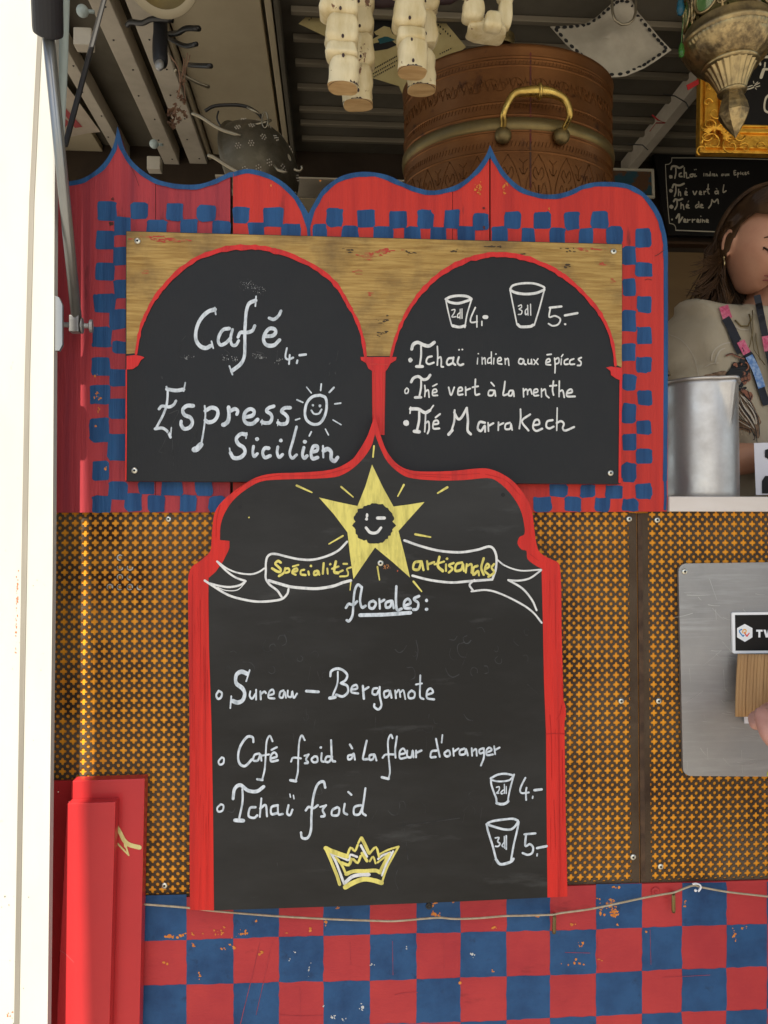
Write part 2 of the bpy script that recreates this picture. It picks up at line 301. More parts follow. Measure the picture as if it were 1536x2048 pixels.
# ------------------------------------------------------------------ hand-painted strokes
STK = {'n': 0}; WK = [1.0]
def parse(s):
    out = []
    for part in s.split(';'):
        part = part.strip()
        if not part: continue
        w = None
        if ':' in part: w, part = part.split(':'); w = float(w)
        pts = [tuple(float(a) for a in q.split(',')) for q in part.split()]
        out.append((w, pts))
    return out
def ribbon(mb, pts, w, y, mi=0, nib=0.25, n=6, taper=0.0, jit=0.05):
    """pts: measured points, w: width in the same unit; a brush stroke lying on the plane y"""
    c = crom([Vector((p[0], p[1], 0)) for p in pts], n); k = len(c)
    STK['n'] = (STK['n'] + 1) % 40; off = STK['n'] * 6e-6
    L, Rr, tl = [], [], []
    for i in range(k):
        t = (c[min(i + 1, k - 1)] - c[max(i - 1, 0)])
        if t.length < 1e-6: t = Vector((1, 0, 0))
        t.normalize(); tl.append(t); nrm = Vector((-t.y, t.x, 0))
        ww = WK[0] * w * 0.5 * (1 - nib * 0.5 + nib * abs(t.x)) * (1 + jit * noise.noise(Vector((c[i].x * 0.09, c[i].y * 0.09, STK['n']))) * 2)
        if taper: ww *= 1 - taper * (i / (k - 1))
        L.append(c[i] + nrm * ww); Rr.append(c[i] - nrm * ww)
    def W(p, i): return P(p.x, p.y, y - off - i * 1.5e-6)
    vs = []
    for i in range(k): vs += [W(L[i], i), W(Rr[i], i)]
    fs = [(2 * i, 2 * i + 1, 2 * i + 3, 2 * i + 2) for i in range(k - 1)]
    for e, i in ((0, 0), (1, k - 1)):
        ctr = c[i]; rr = (L[i] - Rr[i]).length / 2; t = tl[i] * (-1 if e == 0 else 1); a0 = math.atan2(t.y, t.x)
        arc = [ctr + Vector((math.cos(a0 + R(d)), math.sin(a0 + R(d)), 0)) * rr * 0.98 for d in (-90, -50, -15, 15, 50, 90)]
        b = len(vs); vs += [W(ctr, i)] + [W(q, i) for q in arc]
        fs += [(b, b + j, b + j + 1) for j in range(1, 6)]
    # face the viewer
    ok = []
    for f in fs:
        nn = (vs[f[1]] - vs[f[0]]).cross(vs[f[2]] - vs[f[0]])
        ok.append(f if nn.y < 0 else tuple(reversed(f)))
    mb.add(vs, ok, mi)
def strokes(mb, view, s, y, w=10, mi=0, nib=0.25, **k):
    x0, y0, sc = view
    for ww, pts in parse(s):
        q = [(x0 + a * sc, y0 + b * sc) for a, b in pts]
        if len(q) == 1: blob(mb, q[0], (ww or w) * sc, y, mi)
        else: ribbon(mb, q, (ww or w) * sc, y, mi, nib, **k)
def blob(mb, c, r, y, mi=0, n=9, jit=0.12, sx=1.0, sy=1.0):
    STK['n'] = (STK['n'] + 1) % 40
    pts = []
    for i in range(n):
        a = 2 * math.pi * i / n; rr = r * (1 + random.uniform(-jit, jit))
        pts.append(P(c[0] + math.cos(a) * rr * sx, c[1] + math.sin(a) * rr * sy, y - STK['n'] * 6e-6))
    mb.patch(pts, mi)
def wsquare(mb, x0, x1, y0, y1, y, mi=0, rnd=0.16, jit=0.9, n=6):
    """hand-painted square with soft corners and an unsteady edge"""
    STK['n'] = (STK['n'] + 1) % 40
    x0 += random.gauss(0, 1.0); x1 += random.gauss(0, 1.0); y0 += random.gauss(0, .9); y1 += random.gauss(0, .9); rnd = rnd * random.uniform(.6, 1.35)
    cx, cy, hx, hy = (x0 + x1) / 2, (y0 + y1) / 2, (x1 - x0) / 2, (y1 - y0) / 2
    pts = []; N_ = 28; e = 2.0 / (2.0 / max(rnd, 0.05)); ex = max(rnd, 0.05)
    for i in range(N_):
        a = 2 * math.pi * (i + 0.5) / N_; c, s = math.cos(a), math.sin(a)
        x = cx + hx * math.copysign(abs(c) ** ex, c); yy = cy + hy * math.copysign(abs(s) ** ex, s)
        x += jit * noise.noise(Vector((x * 0.13, yy * 0.13, 1.7))) * 2; yy += jit * noise.noise(Vector((x * 0.13, yy * 0.13, 9.2))) * 2
        pts.append(P(x, yy, y - STK['n'] * 6e-6))
    mb.patch(pts, mi)
def chips(mb, c, spread, n, y, mi, rmin=0.8, rmax=3.0, sx=1.0, sy=1.0):
    for _ in range(n):
        blob(mb, (c[0] + random.gauss(0, spread * sx), c[1] + random.gauss(0, spread * sy)), random.uniform(rmin, rmax), y, mi, n=7, jit=0.45, sx=random.uniform(0.6, 1.4), sy=random.uniform(0.6, 1.4))
# screw: raised washer head with recessed star
def screw_mesh(r=0.0042):
    mb = MB(); ax = (0, -1, 0)
    mb.lathe([(0.0, 0.0), (r * 1.15, 0.0), (r * 1.15, 0.0006), (r * 0.95, 0.0016), (r * 0.45, 0.0019)], (0, 0, 0), ax, 20)
    mb.lathe([(r * 0.45, 0.0019), (r * 0.40, 0.0006), (0.0, 0.0006)], (0, 0, 0), ax, 20, mi=1)
    me = bpy.data.meshes.new('screw'); me.from_pydata(mb.v, [], mb.f); me.materials.append(M['zinc']); me.materials.append(M['screwdark'])
    me.polygons.foreach_set('material_index', mb.m); me.polygons.foreach_set('use_smooth', [True] * len(me.polygons)); me.update(); return me
SCREW = screw_mesh()

# ================================================================== GROUND
g = MB(); g.add([(-120, -120, 0), (120, -120, 0), (120, 120, 0), (-120, 120, 0)], [(0, 1, 2, 3)])
tag(g.build('ground', M['pavement']), kind='structure')

# ================================================================== FOOD TRUCK
CEIL, BACK, FLOOR = 2.80, 1.50, 0.62
XL, XR = -1.05, 2.3
truck = thing('food_truck', 'food truck with perforated orange-backed front, red and blue checked skirt and dim open serving window', 'food truck', (0.5, 0.9, 0))
xs_l = P(-400, 1000, 0).x
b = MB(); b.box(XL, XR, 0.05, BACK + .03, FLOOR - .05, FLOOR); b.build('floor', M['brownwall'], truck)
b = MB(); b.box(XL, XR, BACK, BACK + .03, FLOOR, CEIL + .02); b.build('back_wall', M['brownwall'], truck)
b = MB(); b.box(XL - .03, XL, BACK - .10, BACK + .03, FLOOR, CEIL + .02); b.build('corner_post', M['khaki'], truck)
b = MB(); b.box(XL - .03, XL, .05, BACK - .10, CEIL - .08, CEIL + .02); b.build('side_rail', M['khaki'], truck)
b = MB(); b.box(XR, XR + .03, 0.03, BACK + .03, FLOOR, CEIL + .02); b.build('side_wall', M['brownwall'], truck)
b = MB(); b.box(XL, XR, 0.0, BACK + .03, CEIL + .012, CEIL + .05); b.build('ceiling', M['darkceil'], truck)
def strip(u0, u1, m, drop, name, y0=0.06, y1=BACK, parent=truck):   # ceiling strips run front to back
    a = PH(u0, 0, CEIL - drop).x; c = PH(u1, 0, CEIL - drop).x
    b = MB(); b.box(a, c, y0, y1, CEIL - drop, CEIL + .010); return b.build(name, m, parent, bevel=0.002)
strip(-600, 20, M['khaki'], .012, 'ceiling_board')
l3 = strip(50, 80, M['beam'], .045, 'beam'); l1 = strip(176, 219, M['beam'], .05, 'beam'); l2 = strip(250, 300, M['beam'], .045, 'beam')
strip(308, 316, M['khaki'], .03, 'beam')
strip(326, 520, M['khaki'], .010, 'ceiling_board')
strip(528, 542, M['khaki'], .03, 'beam'); strip(546, 556, M['darkceil'], .04, 'beam')
strip(1528, 1556, M['beam'], .05, 'beam')
# rivets on the pale beams
rv = MB()
for u, z in ((65, .045), (197, .05), (275, .045)):
    for k in range(9):
        p = PH(u + (8 if k % 2 else -6), 0, CEIL - z); rv.ball((p.x, 0.55 + k * .13, CEIL - z), .003, seg=6, ring=4)
tag(rv.build('rivets', M['iron'], truck), kind='stuff')
for py in (30, 84, 133, 181, 225, 252, 283):
    p = PH(700, py, CEIL - .004); b = MB(); b.box(PH(572, 0, CEIL).x + .01, XR, p.y - .008, p.y + .008, CEIL - .006, CEIL + .010)
    b.build('ceiling_rib', M['darkrib'], truck, bevel=0.002)
# upper fascia and hatch
b = MB(); b.box(XL, XR, 0.0, .05, CEIL, CEIL + .18); b.build('top_rail', M['cream'], truck, bevel=.004)
HZ = 2.93; TE = math.tan(R(SUN_EL))
def hatch_x(px, py):
    q = P(px, py, 0.0); return q.x, -(HZ - q.z) / TE
(xa, ya), (xb, yb) = hatch_x(167.5, 820), hatch_x(182, 1640)  # unseen left edge slanted so the hatch shadow shapes the sun sliver
def hx(y): return xa + (xb - xa) * (y - ya) / (yb - ya)
b = MB(); y0, y1 = -.005, -2.05
top = [(hx(y0), y0, HZ), (XR, y0, HZ), (XR, y1, HZ), (hx(y1), y1, HZ)]
b.add(top + [(x, y, z + .035) for x, y, z in top], [(0, 1, 2, 3), (7, 6, 5, 4), (0, 4, 5, 1), (1, 5, 6, 2), (2, 6, 7, 3), (3, 7, 4, 0)])
b.build('hatch', M['cream'], truck, recalc=True)
# backing board and perforated sheets
SH_Y = 0.004; TH = 0.0016; BK = 0.0062
bl, br = P(60, 1000, BK).x, 1.85
zt = P(1100, 1026, 0).z; zb = P(900, 1779, 0).z
b = MB(); b.box(bl, br, BK, BK + .012, zb - .02, zt + .02); b.build('backing_board', M['backing'], truck)
PIT = 0.01545
def sheet(name, x0, x1, z0, z1, ex, ez, sx0, sx1, skip=None, label=None):
    h = PIT / 2; rc = 0.0029; a = 0.0060; w = 0.0022
    outer = []
    for cx, cz, a0 in ((h, h, 270), (-h, h, 360), (-h, -h, 90), (h, -h, 180)):
        outer += [(cx + rc * math.cos(R(a0 - d)), cz + rc * math.sin(R(a0 - d))) for d in (0, 30, 60, 90)]
    quat = []
    for k in range(4):
        base = R(90 * k)
        for rr, dd in ((a * .92, -19), (a, 0), (a * .92, 19), (a * .70, 31), (a * .53, 45), (a * .70, 59)):
            quat.append((rr * math.cos(base + R(dd)), rr * math.sin(base + R(dd))))
    o3 = [Vector((x, 0, z)) for x, z in outer]; q3 = [Vector((x, 0, z)) for x, z in reversed(quat)]
    tr = tessellate_polygon([o3, q3]); allp = o3 + q3; no, nq = len(o3), len(q3)
    tris = []
    for f in tr:
        n_ = (allp[f[1]] - allp[f[0]]).cross(allp[f[2]] - allp[f[0]]); tris.append(tuple(f) if n_.y < 0 else (f[0], f[2], f[1]))
    V, F = [], []
    nx0 = math.ceil((sx0 - ex) / PIT); nx1 = math.floor((sx1 - ex) / PIT)
    nz0 = math.floor((z0 - ez) / PIT) + 1; nz1 = math.floor((z1 - ez) / PIT)
    for i in range(nx0, nx1 + 1):
        for j in range(nz0, nz1 + 1):
            cx, cz = ex + i * PIT, ez + j * PIT
            if skip and skip[0] < cx < skip[1] and cz > skip[2]: continue
            b0 = len(V)
            V += [(cx + p.x, SH_Y, cz + p.z) for p in allp]
            F += [tuple(k + b0 for k in f) for f in tris]
            b1 = len(V); V += [(cx + p.x, SH_Y + TH, cz + p.z) for p in allp]
            F += [(b0 + no + k, b0 + no + (k + 1) % nq, b1 + no + (k + 1) % nq, b1 + no + k) for k in range(nq)]
            for c4 in range(4):
                for k in range(3):
                    q = c4 * 4 + k; F.append((b0 + q, b0 + q + 1, b1 + q + 1, b1 + q))
    gx0, gx1 = ex + (nx0 - .5) * PIT, ex + (nx1 + .5) * PIT; gz0, gz1 = ez + (nz0 - .5) * PIT, ez + (nz1 + .5) * PIT
    mb = MB(); mb.v = V; mb.f = F; mb.m = [0] * len(F)
    def rect(a_, c_, d_, e_):
        if c_ - a_ > 1e-4 and e_ - d_ > 1e-4: mb.box(a_, c_, SH_Y, SH_Y + TH, d_, e_)
    rect(x0, gx0, z0, z1); rect(gx1, x1, z0, z1); rect(gx0, gx1, z0, gz0); rect(gx0, gx1, gz1, z1)
    return mb.build(name, M['sheet'], truck)
e1 = P(1212, 1047, SH_Y)
skip = (P(470, 1400, 0).x, P(1055, 1400, 0).x, P(800, 1770, 0).z)
s1 = sheet('perforated_sheet', bl, P(1277, 1400, SH_Y).x - .0006, zb, zt, e1.x, e1.z, bl + .005, P(1262, 1400, SH_Y).x, skip)
e2 = P(1305, 1048, SH_Y)
s2 = sheet('perforated_sheet', P(1277, 1400, SH_Y).x + .0006, br, zb, zt, e2.x, e2.z, P(1290, 1400, SH_Y).x, br - .03)
for par, lst in ((s1, ((337, 1038), (1258, 1038), (1242, 1402), (1266, 1714), (329, 1771))), (s2, ((1314, 1040), (1317, 1402), (1321, 1733)))):
    for q in lst: inst('screw', SCREW, par, P(q[0], q[1], SH_Y - .0003))
b = MB(); random.seed(17)
for i in range(-120, 10):
    for j in range(-60, 5):
        hx_, hz_ = e1.x + (i + .5) * PIT, e1.z + (j + .5) * PIT
        dx = (hx_ - CAM.x) * RT.x + (SH_Y - CAM.y) * RT.y; dd = Vector((hx_, SH_Y, hz_)) - CAM; zz = dd.dot(FW); px_, py_ = 768 + FPX * dd.dot(RT) / zz, 1024 - FPX * dd.dot(UP) / zz
        if 1104 < py_ < 1184 and abs(px_ - 249) < 6 + (py_ - 1104) * .42:
            n0 = random.randint(0, 4); pts = [(px_ + 5.4 * math.cos(k * .5), py_ + 5.4 * math.sin(k * .5)) for k in range(n0, n0 + random.randint(7, 13))]
            ribbon(b, pts, random.uniform(1.0, 2.2), SH_Y - .0003, nib=0, n=2, jit=.7)
tag(b.build('chalk_marks', M['chalkgrey'], s1), kind='stuff')
# seam strip right of the joint
b = MB(); b.box(P(1280, 1400, 0).x, P(1289, 1400, 0).x, SH_Y - .0012, SH_Y - .0002, zb + .002, zt - .002)
b.build('seam_strip', mat('rusty_strip', (0.10, 0.058, 0.032), 0.6, metal=0.2, col2=(0.045, 0.026, 0.016), nscale=24, lo=0.4, hi=0.6, bump=0.5, bscale=90), truck)
# checked skirt
b = MB(); b.box(bl - .3, br, 0.001, .022, 0.25, zb - .0005); skirt = b.build('checked_skirt', M['red_check'], truck)
vx = [103, 194, 284, 373, 467, 558, 647, 740, 833, 921, 1013, 1100, 1192, 1284, 1364, 1453, 1534, 1622, 1710, 1800]
hl = [[(284, 1790), (1130, 1768), (1536, 1762)], [(330, 1881), (600, 1873), (790, 1868), (960, 1864), (1150, 1860), (1320, 1854), (1490, 1849)],
      [(330, 1970), (600, 1964), (790, 1960), (960, 1954), (1150, 1949), (1320, 1940), (1490, 1934)], [(330, 2060), (600, 2052), (960, 2043), (1150, 2034), (1320, 2026), (1490, 2020)]]
def hy(r, x):
    L_ = hl[min(r, 3)]
    if x <= L_[0][0]: s_ = (L_[1][1] - L_[0][1]) / (L_[1][0] - L_[0][0]); v = L_[0][1] + s_ * (x - L_[0][0])
    elif x >= L_[-1][0]: s_ = (L_[-1][1] - L_[-2][1]) / (L_[-1][0] - L_[-2][0]); v = L_[-1][1] + s_ * (x - L_[-1][0])
    else:
        for (a0, b0), (a1, b1) in zip(L_, L_[1:]):
            if a0 <= x <= a1: v = b0 + (b1 - b0) * (x - a0) / (a1 - a0)
    return v + max(0, r - 3) * 90
cb = MB(); SKY = 0.001 - .0003
for r in range(0, 7):
    for i in range(len(vx) - 1):
        if (i + r) % 2 == 1: continue
        x0, x1 = vx[i], vx[i + 1]; pts = []
        def wob(x, y): return (x + 1.1 * noise.noise(Vector((x * .07, y * .07, 3))) * 2, y + 1.1 * noise.noise(Vector((x * .07, y * .07, 7))) * 2)
        n_ = 7
        ed = [(x0 + (x1 - x0) * k / n_, hy(r, x0 + (x1 - x0) * k / n_) + (1.2 if r == 0 else 0)) for k in range(n_ + 1)]
        lo_ = [(x0 + (x1 - x0) * k / n_, hy(r + 1, x0 + (x1 - x0) * k / n_)) for k in range(n_ + 1)]
        ya_, yb_ = ed[-1][1], lo_[-1][1]; yc_, yd_ = ed[0][1], lo_[0][1]
        loop = ed + [(x1, ya_ + (yb_ - ya_) * k / n_) for k in range(1, n_)] + lo_[::-1] + [(x0, yd_ + (yc_ - yd_) * k / n_) for k in range(1, n_)]
        cb = MB(); cb.patch([P(*((wob(*q)) if r > 0 else (wob(*q)[0], q[1] if q in ed else wob(*q)[1])), SKY) for q in loop]); cb.build('blue_square', M['blue_check'], skirt)

ch = MB(); CY = SKY - .00035
for c, sp, n_, sx, sy in (((388, 1868), 8, 7, 1.2, .3), ((360, 1870), 5, 4, 1, .3), ((440, 1866), 7, 9, 1, .6), ((482, 1866), 7, 10, 1.3, .5), ((335, 1873), 10, 7, 1.5, .2), ((465, 1886), 5, 6, .5, 1), ((447, 1900), 2, 3, 1, 1),
                          ((399, 1956), 3, 5, .3, 2), ((333, 1928), 2, 3, 1, 1), ((387, 1888), 2, 3, 1, 1), ((524, 1906), 2, 3, 1, 1), ((512, 1842), 1, 2, 1, 1), ((573, 1866), 2, 3, 1, .5), ((620, 1862), 2, 3, 1, 1), ((652, 1846), 3, 5, .4, 2), ((675, 1815), 2, 3, 1, 1),
                          ((870, 1829), 5, 14, 1, .7), ((869, 1808), 3, 5, 1, 1), ((906, 1803), 2, 3, 1, 1), ((523, 1905), 1, 2, 1, 1), ((990, 1855), 3, 4, 1, .4), ((1221, 1812), 7, 34, 1, 1.2), ((1228, 1826), 5, 16, 1, .9), ((1200, 1812), 6, 9, .7, 1.6), ((1232, 1775), 4, 5, 1, .5),
                          ((1146, 1849), 3, 3, 1, .3), ((1159, 1888), 4, 5, 1, .6), ((1150, 1926), 8, 8, 1.6, .3), ((1292, 1864), 3, 4, 1, .4), ((1200, 1919), 3, 3, 1, .5), ((1468, 1868), 4, 9, .6, 1.6), ((1485, 1855), 5, 4, 1, .3), ((1235, 1850), 2, 4, .5, 1), ((1371, 1808), 3, 4, .6, 1.5), ((1075, 1830), 2, 2, 1, 1), ((986, 1940), 2, 2, 1, 1), ((920, 1966), 1.5, 2, 1, 1)):
    chips(ch, c, sp, n_, CY, 0, sx=sx, sy=sy)
for c, sp, n_, sx, sy in (((619, 1934), 2, 7, .6, 3.2), ((742, 1930), 3, 3, 1.6, .4), ((723, 2018), 3, 5, .8, 1.5), ((669, 2035), 4, 7, .6, 1), ((687, 2040), 3, 4, 1, .6), ((590, 1902), 2, 2, 1, 1), ((813, 1895), 1.5, 2, .5, 1.5), ((948, 1910), 3, 5, 1, 1), ((648, 2011), 1.5, 2, 1, 1), ((581, 1918), 3, 3, .6, .8)):
    chips(ch, c, sp, n_, CY, 1, rmin=.5, rmax=2.2, sx=sx, sy=sy)
tag(ch.build('paint_chips', [M['primer'], M['chipw']], skirt), kind='stuff')
b = MB()
for s_ in ('1.0:520,1884 505,1950 490,2010 478,2060;1.0:545,1882 528,1960 512,2030;.8:888,1868 889,1950;.8:560,2030 600,2032 646,2031;.9:790,1990 810,1986 835,1985;1.1:1195,1875 1196,1940;.8:1130,1905 1180,1906;.7:785,1882 786,1950;.8:1300,1860 1302,1930;.8:1325,1955 1420,1950;.9:700,1885 702,1930;.8:600,1975 602,2040'.split(';')): strokes(b, (0, 0, 1), s_, CY + .0001, jit=.4)
tag(b.build('ridge_shade_lines', M['red_old'], skirt), kind='stuff')  # flat strokes; the tape ridges' crease shade is put into darker red
# body behind and below, wheels: what a step to the side could show
b = MB(); b.box(bl - .3, br, .022, .05, .25, zt - .01); b.build('lower_wall', M['brownwall'], truck)
for wx in (-.9, 2.0):
    b = MB(); b.lathe([(.0, -.1), (.30, -.1), (.33, -.06), (.33, .06), (.30, .1), (0, .1)], (wx, .35, .33), (0, 1, 0), 32); b.build('wheel', M['tyre'], truck, smooth=False)
# cream corner post at left with its seal, sunlit
PY = -.12
def ll(px, py): return P(px, py, PY)
b = MB(); r_top, r_bot = (113, -500), (92, 2048)
pts = [P(-700, -500, PY), ll(114, -500), ll(109.5, 360), ll(105, 1160), ll(95, 2048), ll(92, 2400), P(-700, 2400, PY)]
b.slab(pts, .014); post = b.build('corner_panel', M['cream'], truck)
b = MB(); b.slab([ll(84, -100), ll(93, -100), ll(69, 400), ll(60, 760), ll(54, 1160), ll(47, 1540), ll(38, 2100), ll(28, 2100), ll(37, 1540), ll(43, 1160), ll(50, 760), ll(59, 400)], .004)
for v in range(len(b.v)): b.v[v] = (b.v[v][0], b.v[v][1] - .0015, b.v[v][2])
b.build('seal_strip', M['mould'], post)
b = MB()
for (x, y), w in (((35, 1180), 14), ((33, 1220), 16), ((31, 1270), 12)):
    chips(b, (x, y), 3, w, PY - .0006, 0, .5, 1.6, .35, 9)
chips(b, (62, 1250), 22, 14, PY - .0006, 1, .4, 1.2, 1.0, 12); chips(b, (25, 1900), 14, 12, PY - .0006, 1, .5, 1.5, 1, 8); chips(b, (18, 2030), 4, 8, PY - .0006, 0, .8, 2.4, 1, 2)
tag(b.build('rust_specks', [mat('rust', (0.42, 0.13, 0.05), 0.8), mat('grime', (0.2, 0.19, 0.15), 0.8)], post), kind='stuff')
# white edge trim of the post and weld bead
b = MB(); b.slab([ll(108, 590), ll(116, 593), ll(123, 608), ll(123, 688), ll(117, 700), ll(108, 700)], .006)
for v in range(len(b.v)): b.v[v] = (b.v[v][0], b.v[v][1] + .003, b.v[v][2])
b.build('hinge_plate', M['rod'], post)
# serving shelf
z1_, z0_ = P(1400, 993, -.008).z, P(1400, 1023, -.008).z
b = MB(); b.box(P(1339, 1000, -.008).x, 1.85, -.008, .30, z0_, z1_); b.build('serving_shelf', M['shelf'], truck, bevel=.0015)
COUNTER = z1_
# shelf that carries the cauldron behind the fascia
SHZ = P(1000, 640, .4).z
b = MB(); b.box(-.15, .47, .06, .75, SHZ - .03, SHZ); b.build('inner_shelf', M['wood'], truck)
for lx in (-.13, .42):
    for ly in (.08, .68):
        b = MB(); b.box(lx, lx + .04, ly, ly + .04, FLOOR, SHZ - .03); b.build('shelf_leg', M['wood'], truck)
# back wall panelling seen over the shelf
def wallbox(px0, py0, px1, py1, yf, th, m, name, parent=truck, bevel=.001):
    a = P(px0, py0, yf); c = P(px1, py1, yf); b = MB(); b.box(min(a.x, c.x), max(a.x, c.x), yf, yf + th, min(a.z, c.z), max(a.z, c.z)); return b.build(name, m, parent, bevel=bevel)
wallbox(1180, 478, 1800, 498, BACK - .04, .04, M['wood'], 'wall_trim')
wallbox(1180, 500, 1800, 760, BACK - .02, .02, M['kraft'], 'wall_panel')
wallbox(430, 352, 900, 362, BACK - .15, .15, M['beam'], 'wall_rail'); wallbox(560, 395, 800, 402, BACK - .2, .2, M['khaki'], 'wall_shelf')
# ================================================================== SCALLOPED FASCIA
FY = -.003; FT = .018
outl = [(60, 368), (100, 368), (137, 363), (167, 356), (196, 337), (217, 312), (229, 283), (235, 252), (241, 271), (250, 300), (267, 325), (292, 346), (317, 360), (354, 368), (392, 369), (421, 362), (458, 345),
        (466, 344), (492, 338), (521, 342), (550, 354), (575, 371), (596, 394), (617, 427), (631, 401), (648, 376), (679, 354), (710, 345), (741, 344), (777, 351), (808, 366), (843, 378), (870, 381), (905, 373), (932, 358), (954, 336), (972, 310), (980, 290),
        (985, 301), (998, 327), (1016, 352), (1042, 374), (1073, 386), (1104, 389), (1135, 383), (1166, 370), (1197, 364), (1246, 366), (1277, 378), (1302, 400), (1320, 428), (1328, 452), (1334, 480), (1336, 520)]
cusps = {(235, 252), (458, 345), (466, 344), (617, 427), (980, 290)}
def smooth_outline(pts, cus, n=4):
    segs, cur = [], []
    for p in pts:
        cur.append(p)
        if p in cus and len(cur) > 1: segs.append(cur); cur = [p]
    if len(cur) > 1: segs.append(cur)
    out = []
    for s_ in segs:
        c = crom([Vector((a, b_, 0)) for a, b_ in s_], n)
        out += [(v.x, v.y) for v in c][(1 if out else 0):]
    return out, segs
sm, segs = smooth_outline(outl, cusps)
fascia = thing('scalloped_fascia', 'red scalloped wooden fascia with blue edge and blue checks, behind the menu boards', 'fascia', P(700, 1024, 0) + Vector((0, .01, 0)))
def top_y(x):
    for (a0, b0), (a1, b1) in zip(sm, sm[1:]):
        if a0 <= x <= a1 and a1 > a0: return b0 + (b1 - b0) * (x - a0) / (a1 - a0)
    return sm[-1][1]
cuts = [(60, 310.6), (311.6, 460.5), (466, 904.6), (905.4, 978.6), (981.2, 1336)]
for i, (a, c) in enumerate(cuts):
    body = [(x, y) for x, y in sm if a < x < c]
    lf = [(a, top_y(a))]; rg = [(c, top_y(c))] if i < 4 else [(1336, 700), (1335, 1000), (1333, 1023)]
    loop = lf + body + rg + ([(c, 1024.5)] if i < 4 else []) + [(a if i else 60, 1025.5)]
    dy = [0, .001, 0, .0008, 0][i]
    b = MB(); b.slab([P(x, y, FY + dy) for x, y in loop], FT, 0, 1); b.build('plank', [M['red_old'] if i < 2 else M['red'], M['edge']], fascia)
b = MB()
BY = FY - .0003
for s_ in segs:
    c = crom([Vector((x, y, 0)) for x, y in s_], 4); n_ = len(c); STK['n'] += 1; inn = []
    for i, p in enumerate(c):
        t = (c[min(i + 1, n_ - 1)] - c[max(i - 1, 0)]).normalized(); nrm = Vector((-t.y, t.x, 0)); w_ = 9.3 + 1.3 * noise.noise(Vector((p.x * .05, p.y * .05, 4))) * 2
        q = p + nrm * w_
        for e_ in (c[0], c[-1]):
            if (round(e_.x), round(e_.y)) in ((235, 252), (980, 290), (617, 427)):      # stop at the axis of the cusp
                ext = 20 if e_.y < 400 else 40
                if (q.x - e_.x) * (c[n_ // 2].x - e_.x) < 0: q.x = e_.x
                if abs(p.y - e_.y) < .5 and abs(p.x - e_.x) < .5: q = Vector((e_.x, e_.y + ext, 0))
        inn.append(q)
    vs = []
    for p, q in zip(c, inn): vs += [P(p.x, p.y, BY - 1e-5 * STK['n']), P(q.x, q.y, BY - 1e-5 * STK['n'])]
    b.add(vs, [(2 * i, 2 * i + 1, 2 * i + 3, 2 * i + 2) for i in range(n_ - 1)])
strokes(b, (0, 0, 1), '8.5:1331.5,500 1331.5,560 1331.8,700 1331,850 1330.5,920 1330,960;6:1330,955 1331,990 1330,1018;7:617,436 617,455 618,470', BY, nib=0)
b.build('blue_edging', M['blue'], fascia)
b = MB()
rowA = [(194, 233, 402, 440), (262, 298, 405, 440), (333, 365, 406, 441), (394, 431, 410, 443), (467, 500, 413, 447), (527, 565, 415, 452), (652, 686, 417, 454), (714, 748, 420, 456), (778, 812, 420, 455), (834, 866, 420, 456), (888, 919, 421, 457), (946, 977.8, 425, 460), (1011, 1042, 424, 458), (1069, 1102, 424, 458), (1127, 1160, 424, 460), (1183, 1215, 423, 458)]
rowB = [(229, 264, 435, 472), (296, 333, 438, 474), (362, 394, 440, 476), (425, 460, 442, 478), (496, 529, 446, 482), (562, 600, 448, 484), (625, 655, 449, 486), (684, 719, 452, 488), (747, 786, 454, 490), (809, 841, 452, 488), (861, 891, 454, 490), (916, 950, 452, 490), (984, 1014, 452, 490), (1042, 1070, 456, 492), (1099, 1130, 456, 492), (1158, 1186, 456, 492), (1213, 1246, 453, 492), (1271, 1303, 456, 495)]
colC = [(1272, 1304, a, c) for a, c in ((525, 553), (592, 625), (654, 689), (715, 746), (779, 810), (842, 869), (897, 927), (966, 998))]
colD = [(1244, 1273, a, c) for a, c in ((493, 531), (555, 594), (622, 662), (685, 723), (745, 782), (807, 846), (867, 901), (926, 966))]
bot = [(1213, 1245, 970, 999), (1243, 1276, 998, 1023), (1189, 1220, 994, 1023), (1160, 1191, 968, 994), (1130, 1162, 994, 1023), (1100, 1132, 968, 994), (1067, 1102, 994, 1023), (248, 284, 987, 1024), (276, 309, 960, 990), (296, 328, 990, 1024), (323, 366, 960, 991), (360, 393, 991, 1024), (389, 424, 960, 991), (418, 450, 991, 1024)]
colL = [(191, 229, 463, 497), (191, 229, 525, 560), (185, 229, 587, 626), (183, 226, 653, 694), (182, 221, 715, 750), (179, 223, 769, 808), (180, 221, 837, 884), (183, 219, 920, 962), (183, 223, 991, 1024)]
colM = [(225, 256, 493, 530), (228, 256, 558, 597), (221, 256, 618, 659), (226, 256, 681, 708), (218, 256, 739, 771), (217, 256, 796, 839), (216, 256, 868, 921), (217, 256, 962, 999)]
for s_ in rowA + rowB + colC + colD + bot + colL + colM:
    b = MB(); wsquare(b, *s_, BY, rnd=.30, jit=1.7); b.build('blue_check', M['blue'], fascia)
b = MB(); CYF = BY - .0004
for c, sp, n_, sx, sy in (((957, 375), 4, 22, 1, 1.3), ((1008, 378), 3, 14, .6, 1.8), ((1014, 368), 2, 5, 1, 1), ((196, 791), 4, 12, .8, 1), ((197, 820), 2, 5, .6, 1.2), ((190, 750), 2, 4, 1, 1), ((191, 853), 1.5, 4, .6, 1), ((212, 938), 1.5, 3, 1, 1), ((642, 361), 3, 3, 1.3, .6), ((543, 371), 1, 2, 1, 2), ((1098, 417), 1, 3, .5, 2)):
    chips(b, c, sp, n_, CYF, 0, rmin=.5, rmax=2.2, sx=sx, sy=sy)
tag(b.build('paint_chips', M['primer'], fascia), kind='stuff')
